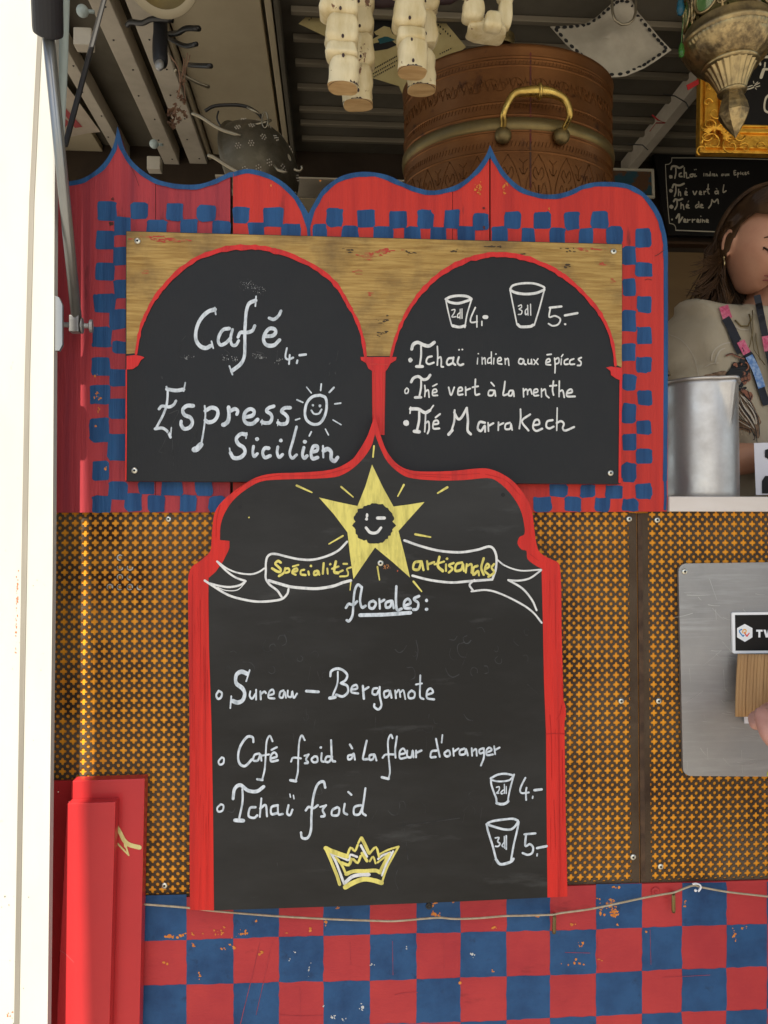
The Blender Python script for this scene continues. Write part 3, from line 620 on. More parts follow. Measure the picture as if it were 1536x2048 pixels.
b = MB()
for c, r_ in (((226, 398), 3), ((222, 447), 4), ((968, 416), 3), ((968, 455), 3)): blob(b, c, r_, CYF, jit=.4)
strokes(b, (0, 0, 1), '1:1290,560 1296,558 1304,560;1.2:1310,512 1318,508 1328,500;1:262,334 270,350 278,372', CYF)
tag(b.build('dents', M['edge'], fascia), kind='stuff')

# ================================================================== UPPER MENU BOARD
UY = -.022; UT = .0185
ub = thing('arched_menu_board', 'wide black menu board with two painted arches under worn gold, Café and Tchaï lettering', 'menu board', P(748, 966, -.012))
cor = [(252, 462), (1245, 488), (1241, 968), (250, 962)]
b = MB(); b.slab([P(x, y, UY) for x, y in cor], UT, 0, 1); b.build('panel', [M['black'], M['edge']], ub)
la = [(272, 706), (278, 669), (287, 638), (307, 599), (334, 564), (373, 528), (412, 507), (452, 496), (491, 492.5), (530, 495), (569, 505), (608, 521), (647, 544), (678, 575), (698, 610), (710, 632), (720, 656), (727, 684), (731, 712)]
ra = [(782, 712), (789, 684), (801, 650), (823, 608), (850, 574), (884, 544), (922, 523), (959, 511), (993, 507), (1031, 510), (1069, 520), (1110, 539), (1144, 563), (1178, 597), (1201, 627), (1218, 661), (1227, 695), (1231, 729)]
def cr2(p, n=3): return [(v.x, v.y) for v in crom([Vector((a, c, 0)) for a, c in p], n)]
b = MB()
poly = [(253, 463), (1244, 489), (1243.5, 735)] + cr2(ra)[::-1] + cr2(la)[::-1] + [(253, 708)]
G1 = UY - .0003
b.patch([P(x, y, G1) for x, y in poly]); b.build('gold_paint', M['gold'], ub)
b = MB(); G2 = G1 - .0004
random.seed(11)
for c, sp, n_, sx, sy in (((350, 481), 26, 26, 2, .16), ((300, 474), 20, 14, 1.2, .14), ((740, 512), 14, 24, 2.2, .5), ((770, 503), 14, 20, 2, .4), ((740, 590), 5, 8, 1, 1), ((1205, 528), 6, 9, 1.6, .6), ((1228, 562), 5, 7, 1.2, .7), ((1180, 498), 16, 12, 2, .3), ((290, 545), 6, 6, 1.4, .8), ((715, 545), 6, 5, 1, 1)):
    for _ in range(n_): blob(b, (c[0] + random.gauss(0, sp * sx * .5), c[1] + random.gauss(0, sp * sy * .5)), random.uniform(1, 3.4), G2, 0, n=8, jit=.45, sx=random.uniform(1.2, 2.6), sy=random.uniform(.3, .8))
tag(b.build('red_stains', M['redstain'], ub), kind='stuff')
b = MB()
for c, sp, n_ in (((993, 488), 10, 16), ((915, 500), 7, 8), ((1135, 500), 8, 7), ((820, 505), 5, 8), ((770, 640), 7, 9), ((1045, 510), 6, 5), ((1135, 530), 4, 5), ((760, 668), 6, 9), ((700, 500), 6, 5)):
    for _ in range(n_): blob(b, (c[0] + random.gauss(0, sp), max(493 if c[0] > 600 else 470, c[1] + random.gauss(0, sp * .5))), random.uniform(.8, 2.6), G2 - .0001, 0, n=8, jit=.5, sx=random.uniform(1.0, 2.6), sy=random.uniform(.3, .9))
tag(b.build('dark_scuffs', mat('scuff', (0.06, 0.04, 0.022), 0.6), ub), kind='stuff')
b = MB(); G3 = G1 - .0008
for p_ in (la, ra):
    q = cr2(p_, 2)
    ribbon(b, [(x, y + 1.5) for x, y in q], 7.0, G3, nib=.5, n=2, jit=.35)
    ribbon(b, [(x, y + 3) for x, y in q[4:-4]], 6, G3 - .0001, nib=.6, n=2, jit=.5)
b.patch([P(x, y, G3 - .0004) for x, y in [(721, 714), (793, 714), (792, 720), (781, 727), (775, 738), (770, 744), (747, 744), (737, 737), (732, 726), (722, 720)]])
b.patch([P(x, y, G3 - .0002) for x, y in [(744, 740), (771, 740), (770, 800), (769, 870), (745, 868)]])
b.patch([P(x, y, G3 - .0004) for x, y in [(253, 712), (270, 710), (282, 712), (289, 715), (282, 720), (276, 731), (266, 738), (253, 739)]])
b.patch([P(x, y, G3 - .0004) for x, y in [(1212, 735), (1222, 733), (1243, 736), (1243, 762), (1232, 757), (1222, 750), (1221, 742)]])
strokes(b, (0, 0, 1), '2.6:252.6,740 252.4,850 251.6,960;4:1241,760 1240,860 1239,965;3:1243,736 1241.6,860 1240.6,964', G3, nib=0)
b.build('red_arch_lines', M['red_bright'], ub)
b = MB(); strokes(b, (0, 0, 1), '3:749,746 748,800 749,840;2.5:767,746 767,800 766,865;2:740,728 775,729', G3 - .0006, nib=0)
b.build('red_column_lines', M['red'], ub)  # second red along the column edges and capital
LY = UY - .0004
A = (340, 560, .2474); B_ = (300, 740, .27344); C_ = (790, 660, .26042); Mv = (860, 540, .20833)
b = MB()
strokes(b, A, '14:362,222 370,278;30:362,238 310,255 260,300 225,360 208,430 213,490 245,535 290,550 328,532;13:335,495 350,552;26:478,392 430,402 398,450 390,495 410,525 450,510 490,470;24:505,400 490,470 500,522 532,526 555,490;14:690,212 696,132;28:692,165 640,190 618,250 610,330 605,430 605,540 600,620 570,680 500,735;14:480,695 505,765;26:550,462 570,425 620,425 665,410 685,370;28:770,455 830,450 855,420 840,395 800,395 765,440 757,490 785,527 840,527 885,485;24:802,308 840,318 878,288 897,250', LY)
strokes(b, A, '16:945,550 933,620 955,642 995,628;16:968,605 962,680;18:1030,650 1025,672;18:1048,608 1098,602', LY)
b.build('lettering', M['white_b'], ub)
b = MB()
strokes(b, B_, '14:120,122 126,145;24:124,140 190,150 245,142;12:258,92 246,155;18:130,150 128,200 120,260 95,330 45,425;20:66,285 88,264 140,270 172,255 190,226;20:38,430 90,425 128,450 150,492;10:156,420 150,498', LY)
strokes(b, B_, '26:315,262 270,262 240,290 252,328 295,348 310,385 290,420 250,430 228,400 228,375;14:400,262 405,330 398,400 388,470 375,540;38:372,545 345,575 325,582;26:405,298 450,275 490,290 495,330 470,370 430,382 405,368;30:575,272 578,330 570,375 545,398 535,400;24:585,302 620,285 642,300 635,325', LY)
strokes(b, B_, '26:700,345 750,332 762,302 735,285 700,305 685,350 705,388 750,392 787,362;24:905,265 868,278 852,300 882,322 892,350 878,382 845,388 818,380;8:820,362 818,402;24:1025,276 985,278 962,302 990,325 1008,352 998,388 960,396 936,386;8:936,362 934,408', LY)
strokes(b, B_, '20:1245,184 1190,195 1148,240 1133,310 1146,365 1190,396 1240,390 1276,340 1292,270 1284,205 1245,184;9:1192,258;11:1243,262;13:1180,295 1200,320 1235,318 1255,288;9:1145,125 1180,168;12:1253,102 1248,150;14:1345,128 1312,163;11:1075,218 1118,237;11:1352,248 1395,242;9:1338,365 1398,400;10:1283,432 1305,475;12:1180,452 1165,482;11:1065,365 1095,355', LY, nib=.15)
strokes(b, B_, '26:700,472 665,468 632,500 645,540 685,568 694,605 660,640 612,642 588,605;12:708,460 702,500;12:582,572 588,615;22:757,558 752,600 762,632 785,612;15:783,505;24:868,572 840,572 824,605 840,640 878,628;22:935,562 930,605 945,638 970,618;14:957,515;20:1072,415 1045,520 1022,605 1040,645 1072,620;24:1125,567 1115,620 1130,645 1148,628;15:1133,525;24:1180,600 1220,590 1225,560 1195,560 1178,610 1190,648 1226,640;16:1265,555 1268,640;28:1270,590 1300,578 1325,600 1325,648 1350,665 1372,640', LY)
b.build('lettering', M['white_b'], ub)
b = MB()
strokes(b, C_, '18:118,230;24:128,148 140,112 175,95 220,115 262,122 302,95;16:200,120 200,200 190,268;20:165,280 212,280;14:282,202 252,212 240,245 260,262 298,250;13:325,125 328,200 325,270;13:328,220 350,208 356,240 355,278 370,283;15:440,215 410,220 397,250 410,268 440,255;15:450,210 445,250 462,268;15:490,208 480,250 500,270 524,262;7:492,152;7:517,150', LY)
strokes(b, C_, '10:635,215 632,262;6:640,182;10:668,210 670,262;10:670,228 690,215 695,262;10:735,212 715,222 712,252 735,250;10:740,168 740,262;10:760,215 757,262;7:775,185;11:790,240 815,232 810,212 790,222 790,255 820,262;10:845,218 847,264;11:848,230 868,220 875,272;12:985,225 958,222 950,252 975,260 990,232 992,258 1005,265;11:1022,225 1022,256 1045,255 1047,222 1052,264;10:1065,226 1098,264;10:1098,220 1068,265', LY)
strokes(b, C_, '12:1165,250 1190,240 1185,222 1165,230 1160,262 1195,268;11:1168,190 1200,186;12:1225,215 1230,270 1228,330;12:1228,227 1255,215 1258,250 1232,262;11:1278,222 1275,266;10:1290,188 1278,206;12:1327,222 1303,235 1303,262 1330,262;12:1372,222 1345,235 1345,262 1378,262;12:1430,212 1408,225 1428,246 1424,270 1402,272', LY)
strokes(b, C_, '10:90,445 76,465 80,486 98,482 103,458 90,445;20:124,400 142,370 180,357 215,380 248,374 270,346;16:200,372 200,440 188,505;18:155,518 200,517;12:228,425 232,465 228,512;12:232,475 255,462 262,517;12:290,482 320,475 314,455 292,462 290,500 326,502;10:290,432 322,415', LY)
strokes(b, C_, '13:412,440 430,500 455,440;13:485,472 516,462 510,442 488,450 485,495 520,494;13:542,438 544,502;13:545,462 578,450;14:618,378 614,460 620,497 648,492;12:595,440 638,432;13:765,465 725,465 718,500 750,500 765,465 772,508;12:738,403 762,430;14:845,395 838,450 832,500 872,490;13:905,465 880,468 872,500 895,502 908,468 914,510', LY)
strokes(b, C_, '12:985,450 988,514;12:988,470 1005,455 1017,468 1018,497;12:1018,470 1040,455 1052,492;12:1065,482 1095,475 1092,455 1068,462 1068,502 1102,502;12:1125,450 1125,514;12:1127,470 1153,455 1160,498 1182,520;14:1217,392 1210,460 1218,500;12:1190,430 1240,425;13:1262,392 1260,512;13:1263,472 1288,465 1300,518;14:1325,487 1360,477 1352,455 1325,470 1322,508 1382,510', LY)
strokes(b, C_, '23:86,713;12:115,640 120,592;22:120,606 180,608 230,635 268,618;12:268,618 295,580;20:186,628 184,700 166,780;24:148,778 186,782;13:235,650 232,720 228,782;14:232,716 258,705 262,760 250,795;14:295,725 332,718 325,695 298,705 294,755 340,756;14:312,672 346,645', LY)
strokes(b, C_, '17:458,615 455,700 435,770;22:440,770 412,802;19:455,632 482,682 510,672 552,598;20:550,602 560,690 558,770 582,800;17:690,712 650,708 635,755 660,775 690,735 692,782;14:715,712 718,777;14:718,737 755,716;14:795,708 793,770;14:797,732 832,715;14:882,712 850,725 848,760 885,757 890,720 900,768', LY)
strokes(b, C_, '15:964,608 965,680 955,757;15:1038,648 975,700 1025,772;15:1062,732 1108,722 1100,690 1072,698 1060,748 1085,775 1130,758;15:1210,692 1170,702 1162,740 1185,756 1218,742;12:1246,598 1242,772;15:1242,714 1275,700 1297,720 1288,755 1310,772 1375,745', LY)
b.build('lettering', M['white'], ub)
b = MB()
strokes(b, Mv, '24:152,280 200,257 270,247 350,252 396,275;24:158,292 200,312 270,320 345,300 396,282;14:152,290 175,400 205,520 222,545;26:218,535 280,548 335,535;14:398,285 355,430 335,552;11:208,385 238,380 232,412 210,450 248,448;11:290,408 268,425 264,455 285,452;9:290,375 288,468;11:307,373 307,465', LY, nib=.1)
strokes(b, Mv, '15:435,360 392,460 395,502 452,497;13:450,438 450,548;14:498,492 498,533;36:522,452 542,452', LY, nib=.1)
strokes(b, Mv, '20:770,182 800,147 890,128 1000,130 1090,162 1096,185;24:772,195 830,220 920,231 1020,221 1096,190;14:768,190 800,350 835,525;26:842,522 872,545 960,542 990,528;15:1100,180 1050,370 1000,532;11:848,347 875,335 878,360 855,375 882,392 876,422 848,427;12:935,370 916,390 918,428 940,415;11:937,338 941,434;11:965,328 967,434', LY, nib=.1)
strokes(b, Mv, '20:1150,362 1262,350;16:1155,368 1145,450 1200,440 1250,470 1232,520 1180,536 1138,515;11:1298,520;21:1295,436 1415,414', LY, nib=.1)
b.build('cup_drawings', M['white'], ub)
# rubbed-out chalk remains
b = MB(); random.seed(3)
strokes(b, A, '5:130,450 90,500 70,580 90,625 165,622;4:270,430 255,560;4:440,560 480,600 430,640;5:700,580 760,600 720,650 690,620;4:870,570 862,650;5:400,620 420,640;3:560,50 600,110;4:660,70 700,110;6:757,90 750,150;6:1360,570 1345,650;9:1295,670 1288,680;8:1290,750 1285,775;6:1335,745 1338,760', LY, n=5)
strokes(b, B_, '5:140,320 210,300 150,420 90,560 70,600 190,612 215,590;4:165,500 172,700;4:330,420 345,470 300,530;12:85,50 90,60', LY)
tag(b.build('rubbed_chalk', M['chalkgrey'] if False else M['ghost'], ub), kind='stuff')
b = MB()
for _ in range(60):
    t = random.random(); blob(b, (480 + 50 * t + random.gauss(0, 5), 562 + 22 * t + random.gauss(0, 5)), random.uniform(.3, .9), LY - .0001, n=5, jit=.4)
for cx, cy in ((450, 717), (470, 718), (515, 712), (372, 717), (560, 720), (525, 716)):
    for _ in range(14): blob(b, (cx + random.gauss(0, 5), cy + random.gauss(0, 3)), random.uniform(.25, .7), LY - .0001, n=5, jit=.4, sy=2.2)
tag(b.build('chalk_specks', M['chalkgrey'], ub), kind='stuff')
for q in ((275, 482), (1227, 503), (269, 941), (1221, 946)): inst('screw', SCREW, ub, P(q[0], q[1], UY - .0008))

WK[0] = 1.0
# ================================================================== LOWER MENU BOARD
LYB = -.040; LT = .0175
lb = thing('tall_menu_board', 'tall black menu board with red ogee border, yellow star and crown, overlapping the wider board', 'menu board', P(756, 1815, -.03))
OL = [(750, 829), (742, 852), (733, 876), (714, 907), (700, 922), (664, 939), (603, 945), (548, 947), (512, 955), (477, 976), (446, 1001), (430, 1024), (425, 1052), (423, 1078), (420, 1103), (400, 1122), (384, 1133), (377, 1150), (376, 1170)]
OR_ = [(750, 829), (757, 857), (765, 882), (774, 903), (791, 925), (812, 938), (842, 943), (903, 942), (954, 937), (979, 938), (1005, 948), (1030, 966), (1053, 996), (1064, 1022), (1068, 1052), (1073, 1088), (1081, 1106), (1101, 1118), (1117, 1126), (1121, 1144), (1122, 1170)]
ol = cr2(OL, 3) + [(377, 1300), (379, 1500), (379, 1700), (380, 1820)]
orr = cr2(OR_, 3) + [(1124, 1290), (1127, 1400), (1131, 1412), (1132, 1430), (1129, 1445), (1131, 1600), (1133, 1700), (1135, 1793)]
outline = ol[::-1] + orr[1:] + [(1095, 1795), (900, 1804), (700, 1812), (428, 1821)]
b = MB(); b.slab([P(x, y, LYB) for x, y in outline], LT, 0, 1); b.build('panel', [M['black_dusty'], M['red_bright']], lb)
IL = [(750, 868), (741, 896), (718, 926), (688, 948), (654, 956), (563, 959), (522, 963), (492, 979), (466, 1001), (449, 1027), (441, 1052), (440, 1080)]
IL2 = [(459, 1082), (459, 1095), (456, 1103), (446, 1123), (431, 1144), (417, 1156), (417, 1200), (418, 1296), (423, 1450), (426, 1620), (428, 1821)]
IR = [(750, 868), (761, 897), (776, 925), (802, 948), (827, 957), (878, 961), (929, 960), (974, 956), (995, 963), (1020, 986), (1040, 1017), (1048, 1047), (1049, 1068), (1039, 1074), (1035, 1087), (1043, 1099), (1053, 1102), (1055, 1118), (1071, 1131), (1083, 1137)]
IR2 = [(1086, 1255), (1088, 1365), (1092, 1468), (1093, 1600), (1095, 1795)]
K1 = LYB - .0003
b = MB()
b.patch([P(x, y, K1) for x, y in ol + (cr2(IL, 3) + IL2)[::-1]])
b.patch([P(x, y, K1) for x, y in orr + (cr2(IR, 3) + IR2)[::-1]])
b.build('red_border', M['red_bright'], lb)
b = MB(); K2 = K1 - .0005
random.seed(5)
for s_ in ('1.2:700,935 640,950 560,952;1:560,950 500,962 470,985;1.3:790,930 830,950 900,955;1:830,948 900,950 960,947;1:970,948 1010,960 1040,990;1.4:440,1010 433,1040 432,1075;1:385,1150 384,1300 386,1500;1.2:400,1200 402,1400;1:410,1300 412,1600;1:1110,1150 1112,1300;1.5:1100,1430 1103,1480 1104,1560;1:1118,1440 1119,1600 1122,1780;1.2:1108,1600 1112,1700;1:1125,1500 1126,1650;1.3:1124,1410 1120,1428 1112,1440;1:390,1123 410,1112;1:1060,1108 1078,1122'.split(';')):
    strokes(b, (0, 0, 1), s_, K2, taper=.5, jit=.4)
for _ in range(34):
    sd = random.random() < .5; x = random.uniform(383, 420) if sd else random.uniform(1096, 1128); y = random.uniform(1160, 1770); L_ = random.uniform(25, 120)
    strokes(b, (0, 0, 1), '%.1f:%f,%f %f,%f' % (random.uniform(.4, .9), x, y, x + random.uniform(-1.5, 1.5), y + L_), K2, taper=.8)
strokes(b, (0, 0, 1), '1.4:1092,1468 1110,1467 1130,1468', K2)
tag(b.build('brush_streaks', mat('dark_red_streak', (0.38, 0.010, 0.009), 0.4), lb), kind='stuff')
T1 = LYB - .0004
WK[0] = .88
b = MB()
star = [(744, 929), (766, 975), (787, 1013), (818, 1009), (849, 1004), (822, 1034), (797, 1062), (809, 1108), (820, 1155), (785, 1124), (750, 1095), (728, 1127), (707, 1158), (700, 1110), (695, 1065), (668, 1029), (638, 995), (676, 1004), (715, 1012), (731, 972)]
b.patch([P(x, y, T1) for x, y in star]); b.build('star', M['yellow'], lb)
b = MB(); pts = []
for i in range(60):
    a = 2 * math.pi * i / 60; r_ = 41 + 3.2 * noise.noise(Vector((math.cos(a) * 6, math.sin(a) * 6, 0))) * 2 * (1 if i % 2 else .3)
    pts.append(P(748 + r_ * math.cos(a), 1047 + r_ * math.sin(a) * .98, T1 - .0003))
b.patch(pts); b.build('star_face', M['black'], lb)
Pv = (370, 900, .50781); Dv = (520, 1060, .37760); Lv = (400, 1060, .20833); Ev = (420, 1320, .3125); Fv = (420, 1460, .390625); Hv = (940, 1540, .11068); Kv = (630, 1660, .12370)
b = MB()
blob(b, (734, 1031), 3.5, T1 - .0006, sx=.8, sy=1.5); blob(b, (733, 1038), 3.2, T1 - .0007)
strokes(b, Pv, '13:758,268 785,268;12:713,306 730,325 755,325 772,306', T1 - .0006)
strokes(b, Lv, '24:1412,112 1330,195 1220,250 1080,285 950,280 830,255 740,232 680,232 645,262 632,320 632,390 632,465 670,525 740,580 782,640;30:660,485 760,515 870,545 1000,558 1130,562 1280,538 1370,505 1448,485;24:850,565 838,612 790,660 700,680 560,688 420,668 280,628 160,560 45,485;18:170,305 260,370 360,410 480,425 560,405 618,368;22:165,302 250,390 340,455 438,490;22:438,492 380,530 280,548 180,535 90,512;10:430,510 360,575 250,580 170,550', T1 - .0001, nib=.1)
strokes(b, Dv, '14:765,55 850,85 950,110 1060,118 1150,105 1220,88 1250,130 1250,200 1232,258;14:808,242 900,265 1010,278 1100,272 1230,262;12:1135,265 1110,290 1128,320;11:1120,325 1200,318 1280,340 1390,395 1450,440 1492,492;9:1257,158 1300,190 1380,215 1488,210;11:1490,212 1430,255 1370,268 1315,265;12:1315,265 1390,310 1440,370 1465,425', T1 - .0001, nib=.1)
b.build('ribbon_drawing', M['white'], lb)
b = MB()
strokes(b, Lv, '26:775,312 750,298 722,322 748,350 775,378 768,402 735,395 692,368;24:818,365 805,410 758,442;22:820,372 850,370 856,398 822,412;22:890,402 932,392 930,370 900,378 885,410 918,430;18:892,350 945,335;22:1000,382 970,390 970,425 1012,432;24:1040,398 1046,430;13:1065,345;24:1125,392 1097,402 1095,430 1125,425 1135,395 1146,430;26:1187,318 1182,380 1180,420;22:1222,370 1226,420;12:1250,328;30:1305,302 1290,370 1292,405 1325,412;20:1268,372 1330,350;20:1335,405 1370,388;20:1377,325 1412,325;18:1450,358 1410,375 1422,410 1412,440 1345,446', T1 - .0002)
b.build('lettering', M['yellow'], lb); b = MB()
strokes(b, Dv, '15:855,167 820,172 812,205 840,208 855,172 866,212;14:885,165 890,208;13:890,182 922,170;17:950,142 942,190 968,217;11:925,182 975,167;14:985,182 985,217;7:990,152;13:1025,175 1000,187 1020,205 1000,225;14:1070,172 1040,182 1035,215 1065,210 1075,180 1080,217;13:1095,180 1090,225;13:1095,192 1120,182 1120,227;14:1152,190 1132,200 1130,237 1155,217 1160,240;15:1185,150 1172,200 1185,237;13:1195,207 1215,192 1202,180 1190,215 1212,237;13:1240,180 1227,200 1240,225 1210,248', T1 - .0002)
b.build('lettering', M['yellow'], lb)
for q_ in '9:440,140 500,167;8:615,145 662,185;9:862,137 838,182;10:1033,147 995,170;8:622,338 567,370;9:907,332 967,343;9:758,460 766,512;9:900,518 932,557;7:653,522 650,552'.split(';'):
    b = MB(); strokes(b, Pv, q_, T1 - .0002, taper=.35); b.build('star_ray', M['yellow'], lb)
b = MB(); strokes(b, (0, 0, 1), '4:748,892 746,914', T1 - .0002); b.build('star_ray', M['yellow'], lb); b = MB()
strokes(b, Kv, '84:175,295 250,335 400,392 515,428;42:520,420 575,285 645,340 690,240;36:700,210 745,120;62:755,130 810,240 870,370;42:878,385 985,278 1036,435;34:1050,388 1180,322 1350,268;38:1352,268 1250,450 1170,600 1130,700 1082,850;60:180,310 240,450 300,600 360,750 398,880;84:490,925 600,862 780,795 950,815 1075,855;46:335,440 430,560 500,710;56:430,530 545,565 590,470;44:622,472 690,532 738,420;56:760,375 840,500;36:885,505 940,430 980,540;36:1012,525 1175,402;54:1200,385 1105,560 1045,690;66:505,712 620,668 800,664 980,655 1050,690', T1 - .0002, nib=.1, n=3)
b.build('crown', M['yellow'], lb)
b = MB()
strokes(b, Kv, '46:240,350 330,500 400,680 460,840;40:300,392 450,450 548,488 572,400 680,435;64:475,862 600,755 750,722 870,722;38:1082,735 1150,560 1262,345;38:1020,470 1090,412 1220,362;44:742,250 840,430', T1 - .0001, nib=.1, n=3)
b.build('crown_shading', M['white'], lb)
b = MB()
strokes(b, Dv, '15:537,302 518,290 502,320 495,380 490,450 472,482 460,478;15:455,412 470,392 495,396 514,378;15:540,302 530,370 540,410 558,402;15:600,375 580,385 580,410 600,414 614,390 600,375;14:632,365 635,417;14:636,382 658,370;15:695,375 668,385 668,410 690,405 700,375 708,414;16:722,298 720,370 726,422 750,417;15:765,402 797,387 785,365 765,380 765,412 798,414;15:842,350 815,365 838,387 833,417 812,422;9:882,373;9:882,420;20:530,451 660,448 796,438', T1 - .0002)
strokes(b, Ev, '15:55,197 40,225 50,248 70,240 76,212 55,197;12:254,64 232,136;28:238,88 200,75 168,98 168,148 206,180 222,215 210,256 178,272 145,262;13:136,232 130,308;14:258,200 254,230 270,247 292,215;14:295,190 295,254;15:322,200 325,252;14:326,217 348,202 358,212;14:375,226 408,215 402,190 380,203 375,240 412,246;14:470,195 450,205 445,235 465,240 478,205 486,242;14:498,195 498,230 520,235 526,200 536,242 557,215;19:617,199 694,204', T1 - .0002)
strokes(b, Ev, '17:770,104 776,72 812,55 850,65 878,95 868,128 838,148;14:818,75 815,150 785,228;22:766,244 800,238;17:842,150 878,166 882,205 850,233 808,222;15:905,190 942,182 936,160 910,172 905,205 948,214;18:978,165 985,248;15:986,192 1014,174;15:1070,180 1045,185 1040,215 1065,220 1082,190;16:1086,172 1086,230 1097,288 1078,316 1052,300 1052,282;15:1142,195 1115,205 1120,240 1145,225 1152,195 1162,242;14:1185,195 1190,245;13:1190,212 1210,192 1218,237;13:1218,207 1238,195 1250,250;15:1290,195 1270,215 1275,243 1305,240 1310,210 1290,195;14:1346,98 1344,180 1345,235 1366,250;12:1318,157 1356,150;15:1390,222 1427,207 1412,182 1390,200 1390,243 1434,252', T1 - .0002)
strokes(b, Fv, '11:60,140 44,160 50,177 68,170 71,147 60,140;11:55,380 37,400 43,418 64,412 69,388 55,380', T1 - .0002)
strokes(b, Fv, '14:222,62 218,38 190,36 157,80 144,130 152,172 180,184 215,150;12:252,120 228,128 222,155 245,155 258,125 264,157;11:320,58 306,30 290,60 285,130 280,200 268,252;13:268,256 242,252;10:262,132 302,125;12:310,147 342,135 330,115 312,130 313,160 347,155;11:315,102 342,88', T1 - .0002)
strokes(b, Fv, '11:485,52 470,28 457,60 452,140 450,210 440,258;14:440,262 412,257;11:415,162 426,142 465,145;12:503,127 492,150 502,167 486,170;10:484,132 505,125;12:535,135 520,150 530,165 550,160 548,138 535,135;12:572,118 570,155 582,163;7:567,90;12:625,137 598,137 590,160 610,162 625,137;13:620,52 622,110 626,155 640,161', T1 - .0002)
strokes(b, Fv, '12:730,127 708,132 708,150 725,145 735,120 742,152;12:716,74 728,94;13:802,55 790,110 784,148 812,148;12:840,125 818,130 818,152 835,148 842,126 852,156;11:935,42 925,25 911,60 915,140 921,210 915,248;14:914,250 880,242;11:884,142 900,126 945,125;12:957,33 948,100 950,142;11:972,125 1000,117 990,95 972,110 973,145 1004,141;12:1010,105 1010,135 1030,138 1038,105 1042,140;12:1055,105 1055,140;12:1055,117 1082,105', T1 - .0002)
strokes(b, Fv, '12:1160,105 1135,110 1130,138 1155,138;12:1157,45 1168,100 1177,137;10:1190,25 1186,65;12:1215,105 1200,120 1210,135 1228,128 1225,108 1215,105;11:1245,95 1248,132;11:1250,110 1272,95;12:1302,95 1280,105 1280,125 1305,122 1310,98 1320,130;11:1340,93 1342,132;11:1343,110 1362,98 1366,132;11:1400,93 1380,102 1382,120 1400,115;11:1402,93 1402,140 1387,182;11:1418,115 1442,103 1430,90 1415,105 1418,128 1448,125;11:1455,83 1460,124;11:1460,102 1482,90', T1 - .0002)
strokes(b, Fv, '19:118,352 126,302 155,282 195,310 240,314 275,290;13:166,302 166,370 150,450;20:128,462 170,464;13:232,395 205,400 198,440 225,450 242,437;12:263,350 255,445;13:257,402 285,385 292,442;13:347,385 315,395 315,430 345,425;12:347,385 350,430 372,430;13:402,385 395,425 410,435 422,408;8:409,328 412,344;8:427,334 430,352', T1 - .0002)
strokes(b, Fv, '15:590,295 580,264 550,280 530,340 520,420 517,510 500,552 472,552 466,525;13:490,412 505,394 530,400 552,385;13:594,385 577,410 588,438 570,443;10:564,394 594,386;13:652,395 627,410 625,435 655,435 662,405 652,395;13:690,378 685,420 702,432;11:708,317 724,332;13:772,385 740,395 738,430 765,430 782,390;13:796,298 786,370 780,420 797,437', T1 - .0002)
b.build('lettering', M['white_b'], lb)
b = MB()
strokes(b, Hv, '42:375,150 500,85 640,68 790,98;36:385,180 500,205 640,200 730,170 797,82;40:378,160 385,260 430,400 470,500 482,590;54:482,600 560,618 640,605 690,565;36:797,80 740,280 695,480 690,565;26:478,312 530,305 522,370 478,418 520,418;26:602,362 560,402 572,432 600,420;24:620,258 625,422;24:655,298 655,425', T1 - .0002, nib=.1)
strokes(b, Hv, '38:1000,142 930,280 905,370 940,418 1062,405;36:1022,318 1010,400 1015,542;32:1135,475 1130,512;50:1165,365 1295,350', T1 - .0002, nib=.1)
strokes(b, Hv, '46:320,960 420,922 620,892 780,882 865,915;46:300,980 420,1020 600,1070 740,1072 820,1010 872,930;44:302,990 330,1120 400,1340 470,1605;42:880,942 850,1100 790,1350 742,1625;54:468,1615 540,1700 650,1690 750,1650 785,1605;32:458,1228 522,1222 500,1290 542,1332 510,1378 460,1378;28:620,1302 580,1360 600,1388;26:620,1198 625,1412;34:655,1188 655,1432', T1 - .0002, nib=.1)
strokes(b, Hv, '44:985,1162 1182,1145;44:1012,1165 1000,1370 1080,1340 1140,1400 1120,1500 1040,1532 952,1500;32:1216,1515 1210,1552;48:1212,1412 1385,1375', T1 - .0002, nib=.1)
b.build('cup_drawings', M['white_b'], lb)
# ghosts of wiped writing
b = MB(); random.seed(21)
for k in range(46):
    x = random.uniform(450, 1060); y = random.choice((1275, 1300, 1320, 1345, 1440, 1470, 1590, 1620)) + random.gauss(0, 8); r_ = random.uniform(5, 16); a0 = random.uniform(0, 6.3)
    pts = [(x + r_ * math.cos(a0 + t * .9) * random.uniform(.6, 1.2), y + r_ * math.sin(a0 + t * .9)) for t in range(random.randint(3, 6))]
    ribbon(b, pts, random.uniform(.5, 1.5), T1 + .0001, jit=.5, n=4)
for k in range(30):
    x = random.uniform(440, 1070); y = random.uniform(1290, 1760)
    ribbon(b, [(x, y), (x + random.gauss(0, 6), y + random.uniform(5, 40))], random.uniform(.5, 1.1), T1 + .0001, jit=.5, n=3, taper=.8)
strokes(b, (0, 0, 1), '1.2:805,1640 812,1680 816,1720;1:800,1652 850,1646 920,1636;1:795,1740 790,1760 797,1780;1.5:832,1280 836,1300 833,1320', T1 + .0001)
tag(b.build('wiped_chalk', M['ghost'], lb), kind='stuff')
b = MB()
blob(b, (480, 1014), 4, T1); blob(b, (1006, 990), 4.2, T1); b.build('drill_holes', M['ink'], lb)
b = MB(); blob(b, (498, 1035), 1.6, T1); chips(b, (774, 1133), 3, 14, T1, 1, .6, 2.4); chips(b, (795, 1142), 1.5, 3, T1, 1, .5, 1.2)
tag(b.build('paint_spots', [M['yellow'], M['redstain']], lb), kind='stuff')
